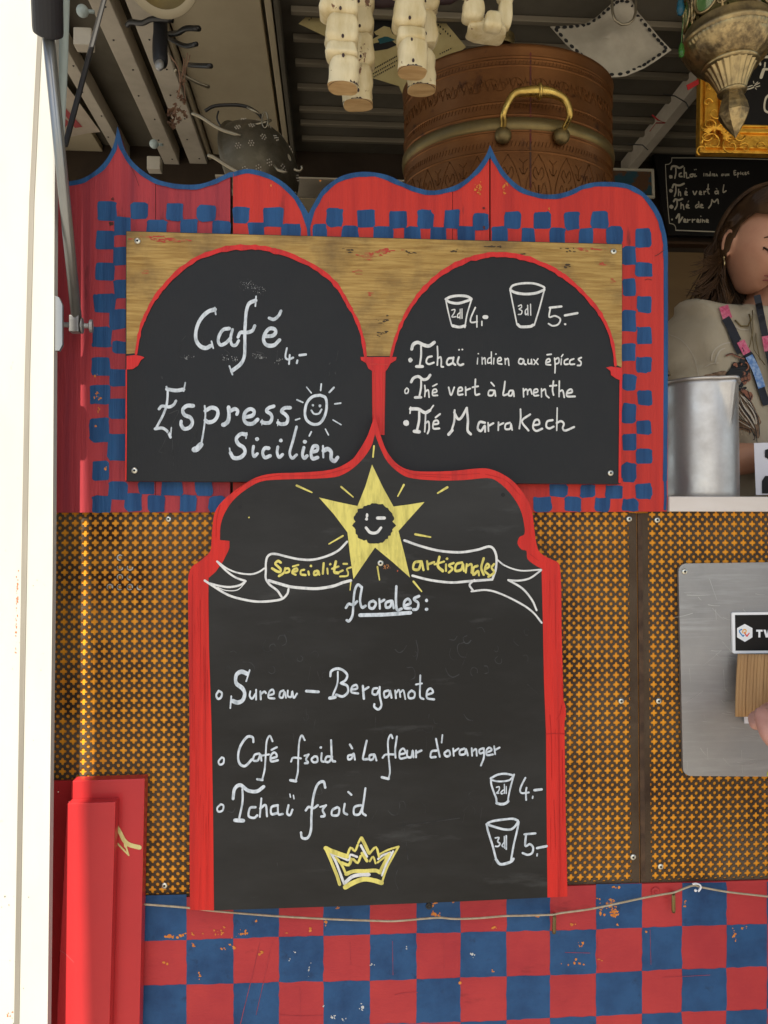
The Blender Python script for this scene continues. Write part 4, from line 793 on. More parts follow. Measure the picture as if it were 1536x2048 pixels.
inst('screw', SCREW, lb, P(761, 1126, LYB - .0008))

WK[0] = 1.0
# ================================================================== RED DOORS, LOWER LEFT
dr = thing('folded_door', 'glossy red metal door folded against the left wall, narrower leaf over a wider one', 'door', P(190, 2400, -.02))
b = MB(); b.slab([P(143, 1562, -.026), P(289.5, 1557, -.026), P(279, 2048, -.026), P(272, 2400, -.026), P(110, 2400, -.026), P(118, 2048, -.026)], .022)
leaf = b.build('wide_leaf', M['doorred'], dr, bevel=.0013)
b = MB(); b.slab([P(134, 1607, -.047), P(231, 1604, -.047), P(219, 2048, -.047), P(211, 2400, -.047), P(105, 2400, -.047), P(113, 2048, -.047)], .0195)
b.build('narrow_leaf', M['doorred'], dr, bevel=.0013)
b = MB(); yl = -.0266
V4 = (0, 1540, .36458)
strokes(b, V4, '22:640,312 660,345 680,385 710,410 765,425;16:655,330 680,380 690,420;9:690,418 700,450 706,468;9:635,392 665,425 705,466;10:628,415 640,440', yl)
b.build('leaf_painting', M['leafy'], leaf)
b = MB(); b.box(P(60, 1700, .0).x, P(150, 1700, 0).x, -.004, .0005, .25, P(100, 1562, -.004).z); b.build('door_jamb', M['doorred'], dr)
b = MB(); strokes(b, V4, '2.5:330,990 360,1010 405,1055;3:378,172 380,178', -.0476); b.build('scratch', M['redink'], leaf)

# ================================================================== GAS STRUT AND RODS
st = thing('gas_strut', 'long grey gas strut with black cylinder rising from the fascia to the raised hatch', 'gas strut', P(152, 650, -.03))
pa, pb, pc = P(153, 636, -.05), P(96, 66, -.22), P(82, -420, -.40)
b = MB(); b.tube([pa, pb], .0078, 16); b.tube([pa + Vector((.002, -.004, 0)), pb + Vector((.004, -.006, 0))], .0035, 8); b.build('rod', M['rod'], st, smooth=True)
d_ = (pc - pb).normalized()
b = MB(); b.tube([pb - d_ * .002, pb, pb + d_ * .004, pc], [.0155, .0185, .019, .019], 24); b.build('cylinder', M['rubber'], st, smooth=False)
b = MB(); q = P(152, 650, -.05); b.box(q.x - .008, q.x + .006, q.y - .008, q.y + .008, P(0, 663, -.05).z, P(0, 630, -.05).z); b.build('end_fitting', M['steel'], st, bevel=.001)
b = MB(); b.lathe([(0, -.05), (.004, -.05), (.004, .0), (.012, .002), (.012, .004), (.004, .006), (.004, .012), (.010, .014), (.010, .018), (0, .019)], P(160, 651, -.05), (1, .15, 0), 16); b.build('bolt', M['steel'], st, smooth=False)
b = MB(); b.tube([P(130, -260, -.02), P(128, 0, -.02), P(126, 120, -.02), P(121, 330, -.02)], [.0085, .0085, .0075, .004], 16)
tag(b.build('support_tube', M['tealtube'], smooth=True), 'pale green-grey tube hanging right beside the gas strut', 'tube')
b = MB(); b.tube([P(216, -30, .22), P(130, 292, .02)], .0052, 8, flat=.5)
tag(b.build('tie_bar', M['iron']), 'thin dark flat bar slanting across the pale ceiling beams at the upper left', 'bar')

# ================================================================== PERSON HELPERS
def skin_geo(V, E, Rr, sub=2, root=0):
    me = bpy.data.meshes.new('t'); me.from_pydata([tuple(v) for v in V], E, [])
    o = bpy.data.objects.new('t', me); link(o)
    o.modifiers.new('s', 'SKIN'); 
    if not me.skin_vertices: me.skin_vertices.new()
    sv = me.skin_vertices[0].data
    for i, r in enumerate(Rr):
        sv[i].radius = r if isinstance(r, tuple) else (r, r)
    sv[root].use_root = True
    m2 = o.modifiers.new('u', 'SUBSURF'); m2.levels = sub; m2.render_levels = sub
    dg = bpy.context.evaluated_depsgraph_get(); dg.update(); ev = o.evaluated_get(dg); r = bpy.data.meshes.new_from_object(ev)
    vs = [v.co.copy() for v in r.vertices]; fs = [tuple(p.vertices) for p in r.polygons]
    bpy.data.objects.remove(o); return vs, fs
def remesh(mb, name, voxel, mats, parent, smooth=4):
    o = mb.build(name, mats, parent, smooth=True)
    m = o.modifiers.new('r', 'REMESH'); m.mode = 'VOXEL'; m.voxel_size = voxel; m.use_smooth_shade = True
    if smooth:
        s = o.modifiers.new('s', 'SMOOTH'); s.iterations = smooth; s.factor = .5
    dg = bpy.context.evaluated_depsgraph_get(); dg.update(); r = bpy.data.meshes.new_from_object(o.evaluated_get(dg))
    o.modifiers.clear(); o.data = r; r.name = name
    if not r.materials: 
        for m_ in (mats if isinstance(mats, list) else [mats]): r.materials.append(m_)
    r.polygons.foreach_set('use_smooth', [True] * len(r.polygons)); return o
def head_geo():
    """face towards -Y, crown +Z, centre of skull at origin"""
    V, F = [], []; S_, G_ = 56, 44
    def sm_(x, a, b): t = max(0, min(1, (x - a) / (b - a))); return t * t * (3 - 2 * t)
    def g(x, s): return math.exp(-(x / s) ** 2)
    for i in range(G_ + 1):
        ph = math.pi * i / G_
        for k in range(S_):
            th = 2 * math.pi * k / S_
            x, y, z = math.sin(ph) * math.cos(th), math.sin(ph) * math.sin(th), math.cos(ph)
            X, Y, Z = x * .074, y * .094, z * .118
            if Z < 0:      # jaw narrows, back of skull tucks in
                t = sm_(-Z, 0, .118); X *= 1 - .34 * t
                if Y > 0: Y *= 1 - .45 * t
                else: Y *= 1 - .06 * t
            if Y < 0:
                f = sm_(-Y, .02, .085)
                Y += -.021 * f * g(X, .013) * g(Z + .030, .020) * (1.0)            # nose tip
                Y += -.010 * f * g(X, .010) * g(Z + .005, .026)                     # bridge
                Y += .010 * f * (g(X - .031, .016) + g(X + .031, .016)) * g(Z - .002, .012)  # sockets
                Y += -.006 * f * (g(X - .031, .010) + g(X + .031, .010)) * g(Z + .003, .007)  # lids
                Y += -.005 * f * g(Z - .022, .010) * g(X, .045)                     # brow
                Y += -.007 * f * g(X, .020) * (g(Z + .060, .0055) + g(Z + .071, .006))  # lips
                Y += .004 * f * g(X, .022) * g(Z + .0655, .003)
                Y += -.008 * f * g(X, .022) * g(Z + .100, .014)                     # chin
                Y += -.005 * f * (g(X - .040, .018) + g(X + .040, .018)) * g(Z + .028, .022)  # cheeks
            V.append(Vector((X, Y, Z)))
    for i in range(G_):
        for k in range(S_):
            k2 = (k + 1) % S_; F.append((i * S_ + k, (i + 1) * S_ + k, (i + 1) * S_ + k2, i * S_ + k2))
    return V, F
def ear_geo(side):
    mb = MB(); pts = []
    for i in range(13):
        a = R(-60 + i * 25); pts.append((side * (.076 + .006 * math.cos(a * .5)), .012 + .014 * math.cos(a), -.004 + .026 * math.sin(a)))
    mb.tube(pts, [.0035 + .001 * math.sin(i / 12 * 3.1) for i in range(13)], 8)
    mb.ball((side * .074, .012, -.004), .006, .013, .024, 10, 8); mb.ball((side * .076, .004, -.030), .005, .006, .008, 8, 6)
    return mb.v, mb.f
# hand: palm + 4 fingers + thumb, as skinned chains; frame: origin wrist, +X to fingers, +Y palm normal(back), Z towards thumb
def hand_geo(Mx, curl=(35, 45, 30), thumb=(25, 20), spread=1.0, sc=1.0):
    parts = []
    Vp = [Vector((0, 0, 0)), Vector((.035, 0, 0)), Vector((.075, 0, 0))]
    vs, fs = skin_geo([v * sc for v in Vp], [(0, 1), (1, 2)], [(.028 * sc, .019 * sc), (.038 * sc, .016 * sc), (.040 * sc, .013 * sc)], 2); parts.append((vs, fs))
    for k, (zz, ln) in enumerate(((.030, .95), (.010, 1.05), (-.010, .98), (-.029, .78))):
        base = Vector((.062, 0, zz * .92)); ang = 0; pts = [base]; dirz = zz * 1.6 * spread
        for j, L_ in enumerate((.024, .040 * ln, .026 * ln, .020 * ln)):
            if j: ang += R(curl[j - 1])
            pts.append(pts[-1] + Vector((math.cos(ang) * L_, -math.sin(ang) * L_, dirz * L_ * 4)))
        vs, fs = skin_geo([p * sc for p in pts], [(i, i + 1) for i in range(4)], [.0100 * sc, .0098 * sc, .0092 * sc, .0083 * sc, .0068 * sc], 2); parts.append((vs, fs))
    a = R(38); pts = [Vector((.012, -.004, .018))]
    for L_, t in ((.040, 0), (.034, thumb[0]), (.027, thumb[1])):
        a -= R(t) * .6; pts.append(pts[-1] + Vector((math.cos(a) * L_, -.25 * L_ - math.sin(R(t)) * L_ * .6, math.sin(a) * L_)))
    vs, fs = skin_geo([p * sc for p in pts], [(0, 1), (1, 2), (2, 3)], [.0150 * sc, .0125 * sc, .0112 * sc, .0085 * sc], 2); parts.append((vs, fs))
    mb = MB()
    for vs, fs in parts: mb.add([Mx @ v for v in vs], fs)
    return mb
def frame(o, x, y):
    x = Vector(x).normalized(); y = Vector(y); y = (y - x * y.dot(x)).normalized(); z = x.cross(y)
    return Matrix(((x.x, y.x, z.x, o[0]), (x.y, y.y, z.y, o[1]), (x.z, y.z, z.z, o[2]), (0, 0, 0, 1)))

# ================================================================== SELLER
YH = .36
hc = P(1516, 489, YH)
HM = Matrix.Translation(hc) @ Matrix.Rotation(R(15), 4, 'Z') @ Matrix.Rotation(R(27), 4, 'X') @ Matrix.Scale(.89, 4)
seller = thing('person', 'person with shoulder-length brown hair, beige printed T-shirt and lanyard, looking down behind the steel jug', 'person', (hc.x + .02, YH + .06, FLOOR))
shL, shR = P(1372, 660, .40), P(1690, 655, .46); neck = P(1535, 610, .44); cx_ = (shL.x + shR.x) / 2; cy_ = .45
chest = Vector((cx_, cy_, shL.z - .12)); waist = Vector((cx_, cy_ + .01, shL.z - .40)); pel = Vector((cx_, cy_ + .02, shL.z - .52))
elL = P(1392, 925, .36); wrL = P(1560, 912, .28); elR = Vector((shR.x + .06, .42, shL.z - .29)); wrR = P(1640, 930, .26)
mb = MB()
V = [pel, waist, chest, neck + Vector((0, 0, -.02)), neck + Vector((.0, -.02, .06)), shL, elL, (elL + wrL) / 2, wrL, shR, elR, wrR,
     pel + Vector((-.10, 0, -.05)), pel + Vector((-.11, 0, -.30)), pel + Vector((-.11, .02, FLOOR - pel.z + .06)), pel + Vector((.10, 0, -.05)), pel + Vector((.11, 0, -.30)), pel + Vector((.11, .02, FLOOR - pel.z + .06))]
E = [(0, 1), (1, 2), (2, 3), (3, 4), (2, 5), (5, 6), (6, 7), (7, 8), (2, 9), (9, 10), (10, 11), (0, 12), (12, 13), (13, 14), (0, 15), (15, 16), (16, 17)]
RR = [(.14, .10), (.125, .09), (.14, .095), (.062, .058), (.052, .052), .060, .040, .038, .027, .060, .042, .027, .085, .062, .045, .085, .062, .045]
vs, fs = skin_geo(V, E, RR, 2); mb.add(vs, fs)
vs, fs = head_geo(); mb.add([HM @ v for v in vs], fs)
for s_ in (-1, 1):
    vs, fs = ear_geo(s_); mb.add([HM @ Vector(v) for v in vs], fs)
mb2 = hand_geo(frame(wrL, (wrL - elL), (0, .2, 1)), (30, 40, 30)); mb.add(mb2.v, mb2.f)
mb2 = hand_geo(frame(wrR, (wrR - elR), (0, .2, 1)), (30, 40, 30)); mb.add(mb2.v, mb2.f)
remesh(mb, 'body', .0036, M['skin'], seller, 2)
# feet
b = MB()
for s_ in (-.11, .11): b.ball((pel.x + s_, pel.y - .05, FLOOR + .04), .045, .13, .045, 16, 10)
b.build('shoes', M['rubber'], seller, smooth=True)
mb = MB(); vs, fs = skin_geo([pel + Vector((0, 0, .06)), pel, pel + Vector((-.10, 0, -.05)), pel + Vector((-.11, 0, -.30)), pel + Vector((-.11, .02, FLOOR - pel.z + .08)), pel + Vector((.10, 0, -.05)), pel + Vector((.11, 0, -.30)), pel + Vector((.11, .02, FLOOR - pel.z + .08))],
    [(0, 1), (1, 2), (2, 3), (3, 4), (1, 5), (5, 6), (6, 7)], [(.15, .11), (.155, .115), .10, .08, .062, .10, .08, .062], 2); mb.add(vs, fs); mb.build('trousers', M['jeans'], seller, smooth=True)
# T-shirt: loose tube body with dropped sleeves
mb = MB()
sl_end = shL.lerp(elL, .80); sr_end = shR.lerp(elR, .8)
V = [pel + Vector((0, -.01, .02)), waist, chest + Vector((0, 0, -.02)), neck + Vector((0, .01, -.052)), shL + Vector((.02, 0, .0)), sl_end, shR + Vector((-.02, 0, 0)), sr_end]
vs, fs = skin_geo(V, [(0, 1), (1, 2), (2, 3), (2, 4), (4, 5), (2, 6), (6, 7)], [(.175, .14), (.168, .135), (.172, .135), (.085, .075), (.095, .088), (.085, .080), (.095, .088), (.085, .08)], 3)
vs2 = []
for v in vs:     # folds hanging from the shoulder and across the chest
    f = .011 * noise.noise(Vector((v.x * 18 + v.z * 7, v.y * 9, v.z * 5.5))) * 2 + .004 * math.sin((v.x - shL.x) * 75 + v.z * 22) * max(0, 1 - abs(v.x - shL.x - .03) / .10)
    d = Vector((v.x - cx_, v.y - cy_, 0)); d = d.normalized() if d.length > 1e-4 else d
    f -= .016 * max(0, 1 - abs(noise.noise(Vector((v.x * 9 + v.z * 3, v.y * 5, v.z * 2.4 + 5)))) * 7)
    vs2.append(v + d * f)
mb.add(vs2, fs); shirt = mb.build('t_shirt', M['shirt'], seller, smooth=True)
bm_ = bmesh.new(); bm_.from_mesh(shirt.data); bm_.normal_update()
from mathutils.bvhtree import BVHTree
bvh = BVHTree.FromBMesh(bm_)
so_ = ORG[seller.name]
def on_shirt(px, py, off=.0015):
    o = CAM - so_; d = ray(px, py).normalized(); h = bvh.ray_cast(o, d)
    if h[0] is None: return P(px, py, .31)
    return h[0] + so_ - d * off
def cloth_ribbon(mb, pts, w, off=.0015, mi=0, n=6):
    c = crom([Vector((p[0], p[1], 0)) for p in pts], n); STK['n'] = (STK['n'] + 1) % 40; o2 = off + STK['n'] * 3e-5
    vs = []
    for i in range(len(c)):
        t = (c[min(i + 1, len(c) - 1)] - c[max(i - 1, 0)]).normalized(); nr = Vector((-t.y, t.x, 0)) * (w / 2) * (1 if 0 < i < len(c) - 1 or w > 12 else .4)
        vs += [on_shirt(c[i].x + nr.x, c[i].y + nr.y, o2), on_shirt(c[i].x - nr.x, c[i].y - nr.y, o2)]
    fs = []
    for i in range(len(c) - 1):
        f = (2 * i, 2 * i + 1, 2 * i + 3, 2 * i + 2); nn = (vs[f[1]] - vs[f[0]]).cross(vs[f[2]] - vs[f[0]]); fs.append(f if nn.y < 0 else tuple(reversed(f)))
    mb.add(vs, fs, mi)
# print on the shirt: shaggy tusked head, drawn in tan, black and pale strokes (view 1300,680 scale .17573)
def SV(s, mb, w=10, mi=0, off=.0015):
    for ww, pts in parse(s):
        q = [(1300 + a * .17573, 680 + c * .17573) for a, c in pts]; cloth_ribbon(mb, q, (ww or w) * .17573, off, mi)
def cpatch(mb, pts, off, mi=0):
    q = [Vector((1300 + x * .17573, 680 + y * .17573, 0)) for x, y in pts]; q = crom(q + [q[0]], 3)[:-1]
    h = [on_shirt(v.x, v.y, off) for v in q]; tr = tessellate_polygon([q])
    out = []
    for f in tr:
        nn = (h[f[1]] - h[f[0]]).cross(h[f[2]] - h[f[0]]); out.append(tuple(f) if nn.y < 0 else tuple(reversed(f)))
    mb.add(h, out, mi)
b = MB(); cpatch(b, [(620, 415), (700, 385), (860, 350), (875, 450), (760, 475), (640, 480)], .0030); cpatch(b, [(965, 600), (1050, 585), (1150, 690), (1225, 850), (1250, 1080), (1215, 1110), (1140, 990), (1000, 930), (960, 780)], .0030)
b.build('fur_patch', M['fur'], seller)
b = MB(); cpatch(b, [(860, 390), (910, 330), (950, 250), (1010, 260), (1060, 185), (1110, 215), (1130, 300), (1140, 400), (1110, 470), (1040, 530), (960, 550), (880, 520), (850, 460)], .0038); b.build('head_print', M['ink'], seller)
b = MB(); cpatch(b, [(950, 430), (1040, 400), (1130, 370), (1145, 455), (1070, 490), (995, 515), (975, 480)], .0048); cpatch(b, [(1030, 570), (1060, 555), (1170, 620), (1150, 690), (1120, 690)], .0048); b.build('teeth_print', M['printbrown'], seller)
b = MB()
SV('70:640,440 760,400 880,395;34:620,412 700,400 860,375;60:1000,600 1060,760 1180,960 1230,1100;60:1040,600 1150,760 1220,900;50:980,650 1040,820 1150,960;40:970,880 1080,960 1170,1020;40:970,940 1080,1000 1160,1050;40:970,990 1100,1010;55:1100,700 1200,850 1250,960', b, off=.001)
b.build('fur_print', M['fur'], shirt) if False else b.build('fur_print', M['fur'], seller)
b = MB(); random.seed(9)
SV('20:1000,620 1060,740 1150,860 1200,960;14:1030,620 1110,720 1190,850 1215,960;12:985,690 1050,800 1130,910 1190,1010;10:1060,640 1140,720 1210,830;12:990,760 1040,850 1110,930;9:980,900 1060,950 1150,1000;8:700,430 780,410 860,400', b, off=.0062)
SV('14:700,240 710,160 760,90 850,40 930,30;16:745,260 760,190 800,120 860,90;12:620,310 700,270 780,260', b, off=.0012)
b.build('pale_print', M['printpale'], seller)
b = MB()
SV('90:870,460 920,400 960,330;120:930,460 1000,420;70:1040,260 1060,220;60:900,480 960,520;60:1010,500 1060,520;30:980,560 1040,560 1100,540;9:1000,600 1060,760 1190,980 1220,1180;8:1050,600 1150,720 1230,900 1250,1090;8:970,800 1040,900 1120,960 1190,1110 1170,1140;7:965,990 1060,1000 1130,1030 1130,1080;7:1160,1040 1200,1100;7:1090,700 1180,800 1240,930;7:1010,700 1080,820 1170,930;8:620,412 680,415;8:620,440 700,430 860,400;8:640,470 760,460 860,440;7:860,180 930,155 1080,210', b, off=.0070)
b.build('black_print', M['ink'], seller)
b = MB()
SV('22:860,180 930,158 990,185 1080,215;26:950,290 975,270 990,310;16:1035,290 1060,250 1110,270 1120,320 1090,350;44:960,430 1010,400 1090,375;44:985,480 1040,450 1130,415;40:1000,515 1100,480;40:1060,580 1100,620 1150,650;34:1040,560 1090,600 1160,610', b, off=.0066)
b.build('brown_print', M['printbrown'], seller)
b = MB(); SV('5:985,400 1000,520;5:1020,390 1040,500;5:1060,375 1080,490;5:1095,370 1115,470;5:960,455 1140,400;5:990,500 1140,445;7:1110,560 1150,690;7:1060,600 1130,690 1165,620', b, off=.0080); b.build('print_lines', M['ink'], seller)
b = MB(); cloth_ribbon(b, [(1337, 668), (1365, 682), (1388, 715), (1400, 765)], 1.4, .0012); cloth_ribbon(b, [(1463, 648), (1480, 658), (1500, 660)], 2, .0012); b.build('seam_stitching', M['printpale'], seller)
# lanyard, necklaces
V6 = (1300, 330, .17090)
b = MB(); zv = lambda s: [(V6[0] + float(q.split(',')[0]) * V6[2], V6[1] + float(q.split(',')[1]) * V6[2]) for q in s.split()]
cloth_ribbon(b, zv('860,1650 910,1800'), 19, .006, 0, 3)
cloth_ribbon(b, [(1451, 636), (1462, 655), (1475, 682)], 17, .0065, 1, 4)
cloth_ribbon(b, [(1458, 646), (1470, 680), (1482, 706)], 15.5, .006, 1, 4)
cloth_ribbon(b, [(1481, 682), (1494, 707)], 16, .0072, 0, 4)
cloth_ribbon(b, [(1493, 704), (1504, 720), (1520, 770), (1534, 810)], 15.5, .006, 1, 9)
cloth_ribbon(b, [(1498, 712), (1512, 740), (1524, 775)], 15, .0075, 2, 9)
cloth_ribbon(b, [(1514, 590), (1524, 640), (1534, 690), (1548, 760), (1550, 840)], 14, .008, 1, 9); cloth_ribbon(b, [(1531, 672), (1536, 702)], 15, .0095, 0, 4)
b.build('lanyard', [M['pink'], M['strap'], M['blueprint']], seller)
b = MB()
for pts, r_ in (([(1470, 640), (1482, 652), (1496, 652), (1502, 640), (1498, 628)], .0016), ([(1505, 620), (1506, 660), (1500, 690), (1496, 700)], .0009), ([(1512, 610), (1512, 680), (1520, 720)], .0008), ([(1500, 640), (1508, 700), (1530, 730)], .0008)):
    b.tube([on_shirt(x, y, .006) for x, y in pts], r_, 6)
b.build('necklace', M['brass_old'], seller, smooth=True)
b = MB(); e_ = HM @ Vector((-.083, .004, -.040)); b.ball(e_, .0025); b.ball(e_ + Vector((0, -.002, -.012)), .002, .002, .006); b.tube([e_ + Vector((0, 0, .006)), e_, e_ + Vector((0, 0, -.016))], .0008, 6)
b.build('earring', M['silver_plain'], seller, smooth=True)
# facial features
b = MB()
for s_ in (-1, 1):
    pts = [HM @ Vector((s_ * x, y, z)) for x, y, z in ((.016, -.0900, -.004), (.026, -.0895, -.0085), (.036, -.0850, -.0085), (.048, -.0735, -.002))]
    b.tube(pts, [.0014, .0026, .0028, .0016], 6)
    for k in range(12):
        t = k / 8; p = pts[0].lerp(pts[-1], t) if False else crom(pts, 3)[min(9, int(t * 9))]
        b.tube([p, p + HM.to_3x3() @ Vector((s_ * .004 * t, -.007, -.006))], [.0007, .0003], 4)
    b.tube([HM @ Vector((s_ * x, y, z)) for x, y, z in ((.014, -.0950, .020), (.028, -.0930, .026), (.044, -.0800, .024), (.052, -.0700, .018))], [.002, .0032, .0026, .001], 6, flat=.6)
b.build('lashes_and_brows', M['hair'], seller, smooth=True)
b = MB()
for z_, r_ in ((-.0605, .0042), (-.0705, .0048)):
    b.tube([HM @ Vector((x, y, z_ + dz)) for x, y, dz in ((-.024, -.0790, -.003), (-.012, -.0900, 0), (0, -.0935, .001 if z_ > -.065 else -.001), (.012, -.0900, 0), (.024, -.0790, -.003))], [.0012, r_ * .8, r_, r_ * .8, .0012], 8, flat=.7)
b.build('lips', M['lips'], seller, smooth=True)
# hair: thick cap plus combed locks
random.seed(4)
b = MB()
capv, capf = [], []
S_, G_ = 40, 22
for i in range(G_ + 1):
    ph = R(112) * i / G_
    for k in range(S_):
        th = 2 * math.pi * k / S_
        x, y, z = math.sin(ph) * math.cos(th), math.sin(ph) * math.sin(th), math.cos(ph)
        front = max(0, -y)
        cut = 1.0
        zz = z
        if front > .02: zz = max(z, min(.50, .12 + 1.0 * front))
        v = Vector((x * .083, y * .103 + .004, zz * .128 + .004)) * (1 + .02 * noise.noise(Vector((x * 5, y * 5, z * 2))))
        capv.append(HM @ v)
for i in range(G_):
    for k in range(S_):
        k2 = (k + 1) % S_; capf.append((i * S_ + k, (i + 1) * S_ + k, (i + 1) * S_ + k2, i * S_ + k2))
b.add(capv, capf)
Rz = HM.to_3x3()
def lock(th, ph0, length, r, flick, wave, start_r=1.0):
    """a lock of hair from the parting over the skull, then hanging straight down in world space"""
    pts = []; 
    for j in range(6):
        ph = ph0 + (R(96) - ph0) * j / 5
        v = Vector((math.sin(ph) * math.cos(th) * .087, math.sin(ph) * math.sin(th) * .107 + .004, math.cos(ph) * .131 + .004)) * start_r
        pts.append(HM @ v)
    out = (pts[-1] - hc); out.z = 0; out.normalize(); p = pts[-1]; side = Vector((-out.y, out.x, 0)); ns = 8
    for j in range(1, ns + 1):
        t = j / ns
        pts.append(p + Vector((0, 0, -length * t)) + out * (.018 * math.sin(t * 2.6 + wave) + flick * t ** 2.5) + side * (.022 * t * math.sin(t * 5 + wave * 2) + .004 * math.sin(t * 9 + wave) + random.gauss(0, .001)) - Vector((0, 0, 0)))
    n_ = len(pts); rad = [r * (.5 + .5 * min(1, i / 4)) * (1 - .85 * max(0, (i - n_ * .62) / (n_ * .38)) ** 1.5) for i in range(n_)]
    b.tube(crom(pts, 2), [rad[min(n_ - 1, i // 2)] for i in range((n_ - 1) * 2 + 1)], 5, flat=.5)
for k in range(1150):
    th = random.uniform(R(-15), R(152))
    lock(th, R(random.uniform(2, 45)), random.uniform(.11, .205), random.uniform(.0012, .0030), random.choice((-.01, .0, .02, .05)) * random.random(), random.uniform(0, 6.3), random.uniform(.98, 1.045))
for k in range(90): lock(random.uniform(R(-38), R(-5)), R(random.uniform(4, 30)), random.uniform(.13, .2), random.uniform(.0015, .003), .01, random.uniform(0, 6), 1.02)
# hair combed from the parting over the temples and tucked behind the ears
def swept(x0, s_):
    pts = []; a = Vector((x0, -random.uniform(.02, .085), 0)); e = Vector((s_ * .088, random.uniform(.012, .06), 0)); e.z = random.uniform(-.012, .02) if e.y > .034 else random.uniform(.020, .034)
    for j in range(9):
        t = j / 8; v = a.lerp(Vector((e.x, e.y, 0)), t); v.z = 0
        u = Vector((v.x / .085, (v.y - .004) / .106)); rr_ = min(.999, u.length)
        z = .130 * math.sqrt(max(0, 1 - rr_ * rr_)); z = z * (1 - t ** 3) + e.z * t ** 3
        if u.length > 1: v.x /= u.length; v.y = (v.y - .004) / u.length + .004
        v.x *= 1.02; pts.append(HM @ Vector((v.x, v.y, z + .006)))
    b.tube(crom(pts, 2), random.uniform(.0012, .0026), 4, flat=.5)
for k in range(620): swept(random.uniform(-.02, .012), -1)
for k in range(0):     # loose strands falling from the temple in front of the ear
    a = Vector((-random.uniform(.055, .082), random.uniform(-.03, .03), random.uniform(.03, .075))); pts = [HM @ a]
    for j in range(1, 6): pts.append(HM @ (a + Vector((-.010 * j * .4, .004 * j, -.018 * j))) + Vector((random.gauss(0, .0012), 0, 0)))
    b.tube(crom(pts, 2), [.0012] * 7 + [.0008, .0006, .0004, .0002], 4)
for k in range(120): swept(random.uniform(-.01, .02), 1)
# flicked-out ends at the viewer's left
for x0, y0, x1, y1 in ((1440, 500, 1392, 530), (1436, 515, 1388, 548), (1430, 535, 1385, 572), (1436, 555, 1392, 588), (1430, 572, 1375, 584), (1440, 520, 1400, 520), (1432, 560, 1402, 600), (1440, 590, 1420, 640), (1432, 590, 1408, 612), (1440, 505, 1412, 508), (1442, 610, 1432, 655), (1455, 620, 1462, 668), (1448, 615, 1445, 660)):
    for q in range(11):
        a = P(x0 + random.gauss(6, 4), y0 - 30 + random.gauss(0, 6), YH + .03); m_ = P(x0 + random.gauss(0, 2), y0 + random.gauss(0, 3), YH + .02); c = P(x1 + random.gauss(0, 5), y1 + random.gauss(0, 5), YH)
        b.tube(crom([a, m_, m_.lerp(c, .6) + Vector((0, 0, -.006)), c], 3), [.0018, .002, .002, .002, .0018, .0016, .0014, .001, .0007, .0003], 5, flat=.5)
b.build('hair', M['hair'], seller, smooth=True)
# paper held in the hand
b = MB(); b.slab([P(1508, 886, .22), P(1600, 884, .22), P(1600, 988, .22), P(1512, 990, .22)], .0006); 
for v in range(len(b.v)): b.v[v] = b.v[v]
pc2 = b.build('paper_card', M['whitepaper']); b = MB(); b.patch([P(x, y, .2185) for x, y in ((1524, 962), (1530, 952), (1560, 950), (1560, 987), (1524, 987))]); b.patch([P(x, y, .2185) for x, y in ((1530, 900), (1542, 896), (1550, 908), (1540, 920), (1530, 914))]); b.build('printed_shape', M['ink'], pc2)
tag(pc2, 'white printed card held by the person behind the steel jug', 'card')

# ================================================================== CUSTOMER WITH HAND AT THE CARDBOARD
cust = thing('person', 'person at the right edge whose hand with lime bracelet holds the cardboard flap', 'person', (1.02, -.52, 0))
wr = P(1560, 1500, -.17)
el = Vector((.86, -.36, 1.00)); sh = Vector((.98, -.48, 1.34))
mb = MB()
px_ = Vector((1.05, -.52, 0))
V = [px_ + Vector((0, 0, .95)), px_ + Vector((0, 0, 1.12)), px_ + Vector((0, 0, 1.32)), px_ + Vector((0, 0, 1.48)), px_ + Vector((0, .0, 1.56)), sh, el, (el + wr) / 2, wr,
     px_ + Vector((.13, -.14, 1.34)), px_ + Vector((.20, -.16, 1.08)), px_ + Vector((.16, -.05, .86)),
     px_ + Vector((-.07, .06, .88)), px_ + Vector((-.08, .07, .50)), px_ + Vector((-.08, .06, .07)), px_ + Vector((.07, -.06, .88)), px_ + Vector((.08, -.07, .50)), px_ + Vector((.08, -.08, .07))]
E = [(0, 1), (1, 2), (2, 3), (3, 4), (2, 5), (5, 6), (6, 7), (7, 8), (2, 9), (9, 10), (10, 11), (0, 12), (12, 13), (13, 14), (0, 15), (15, 16), (16, 17)]
RR = [.13, .12, .13, .06, .052, .055, .040, .036, (.027, .022), .055, .042, .027, .085, .06, .042, .085, .06, .042]
vs, fs = skin_geo(V, E, RR, 2); mb.add(vs, fs)
H2 = Matrix.Translation(px_ + Vector((0, 0, 1.66))) @ Matrix.Rotation(R(150), 4, 'Z')
vs, fs = head_geo(); mb.add([H2 @ v for v in vs], fs)
for s_ in (-1, 1):
    vs, fs = ear_geo(s_); mb.add([H2 @ Vector(v) for v in vs], fs)
tip = P(1522, 1362, -.05)
hm = frame(wr, (tip - wr) + Vector((.0, 0, .0)), Vector((-.85, -.35, .35)))
mb2 = hand_geo(hm, (38, 48, 30), (16, 18), .5, 1.0); mb.add(mb2.v, mb2.f)
mb2 = hand_geo(frame(V[11], (0.1, .2, -1), (1, 0, 0)), (20, 20, 15)); mb.add(mb2.v, mb2.f)
remesh(mb, 'body', .0034, M['skin2'], cust, 2)
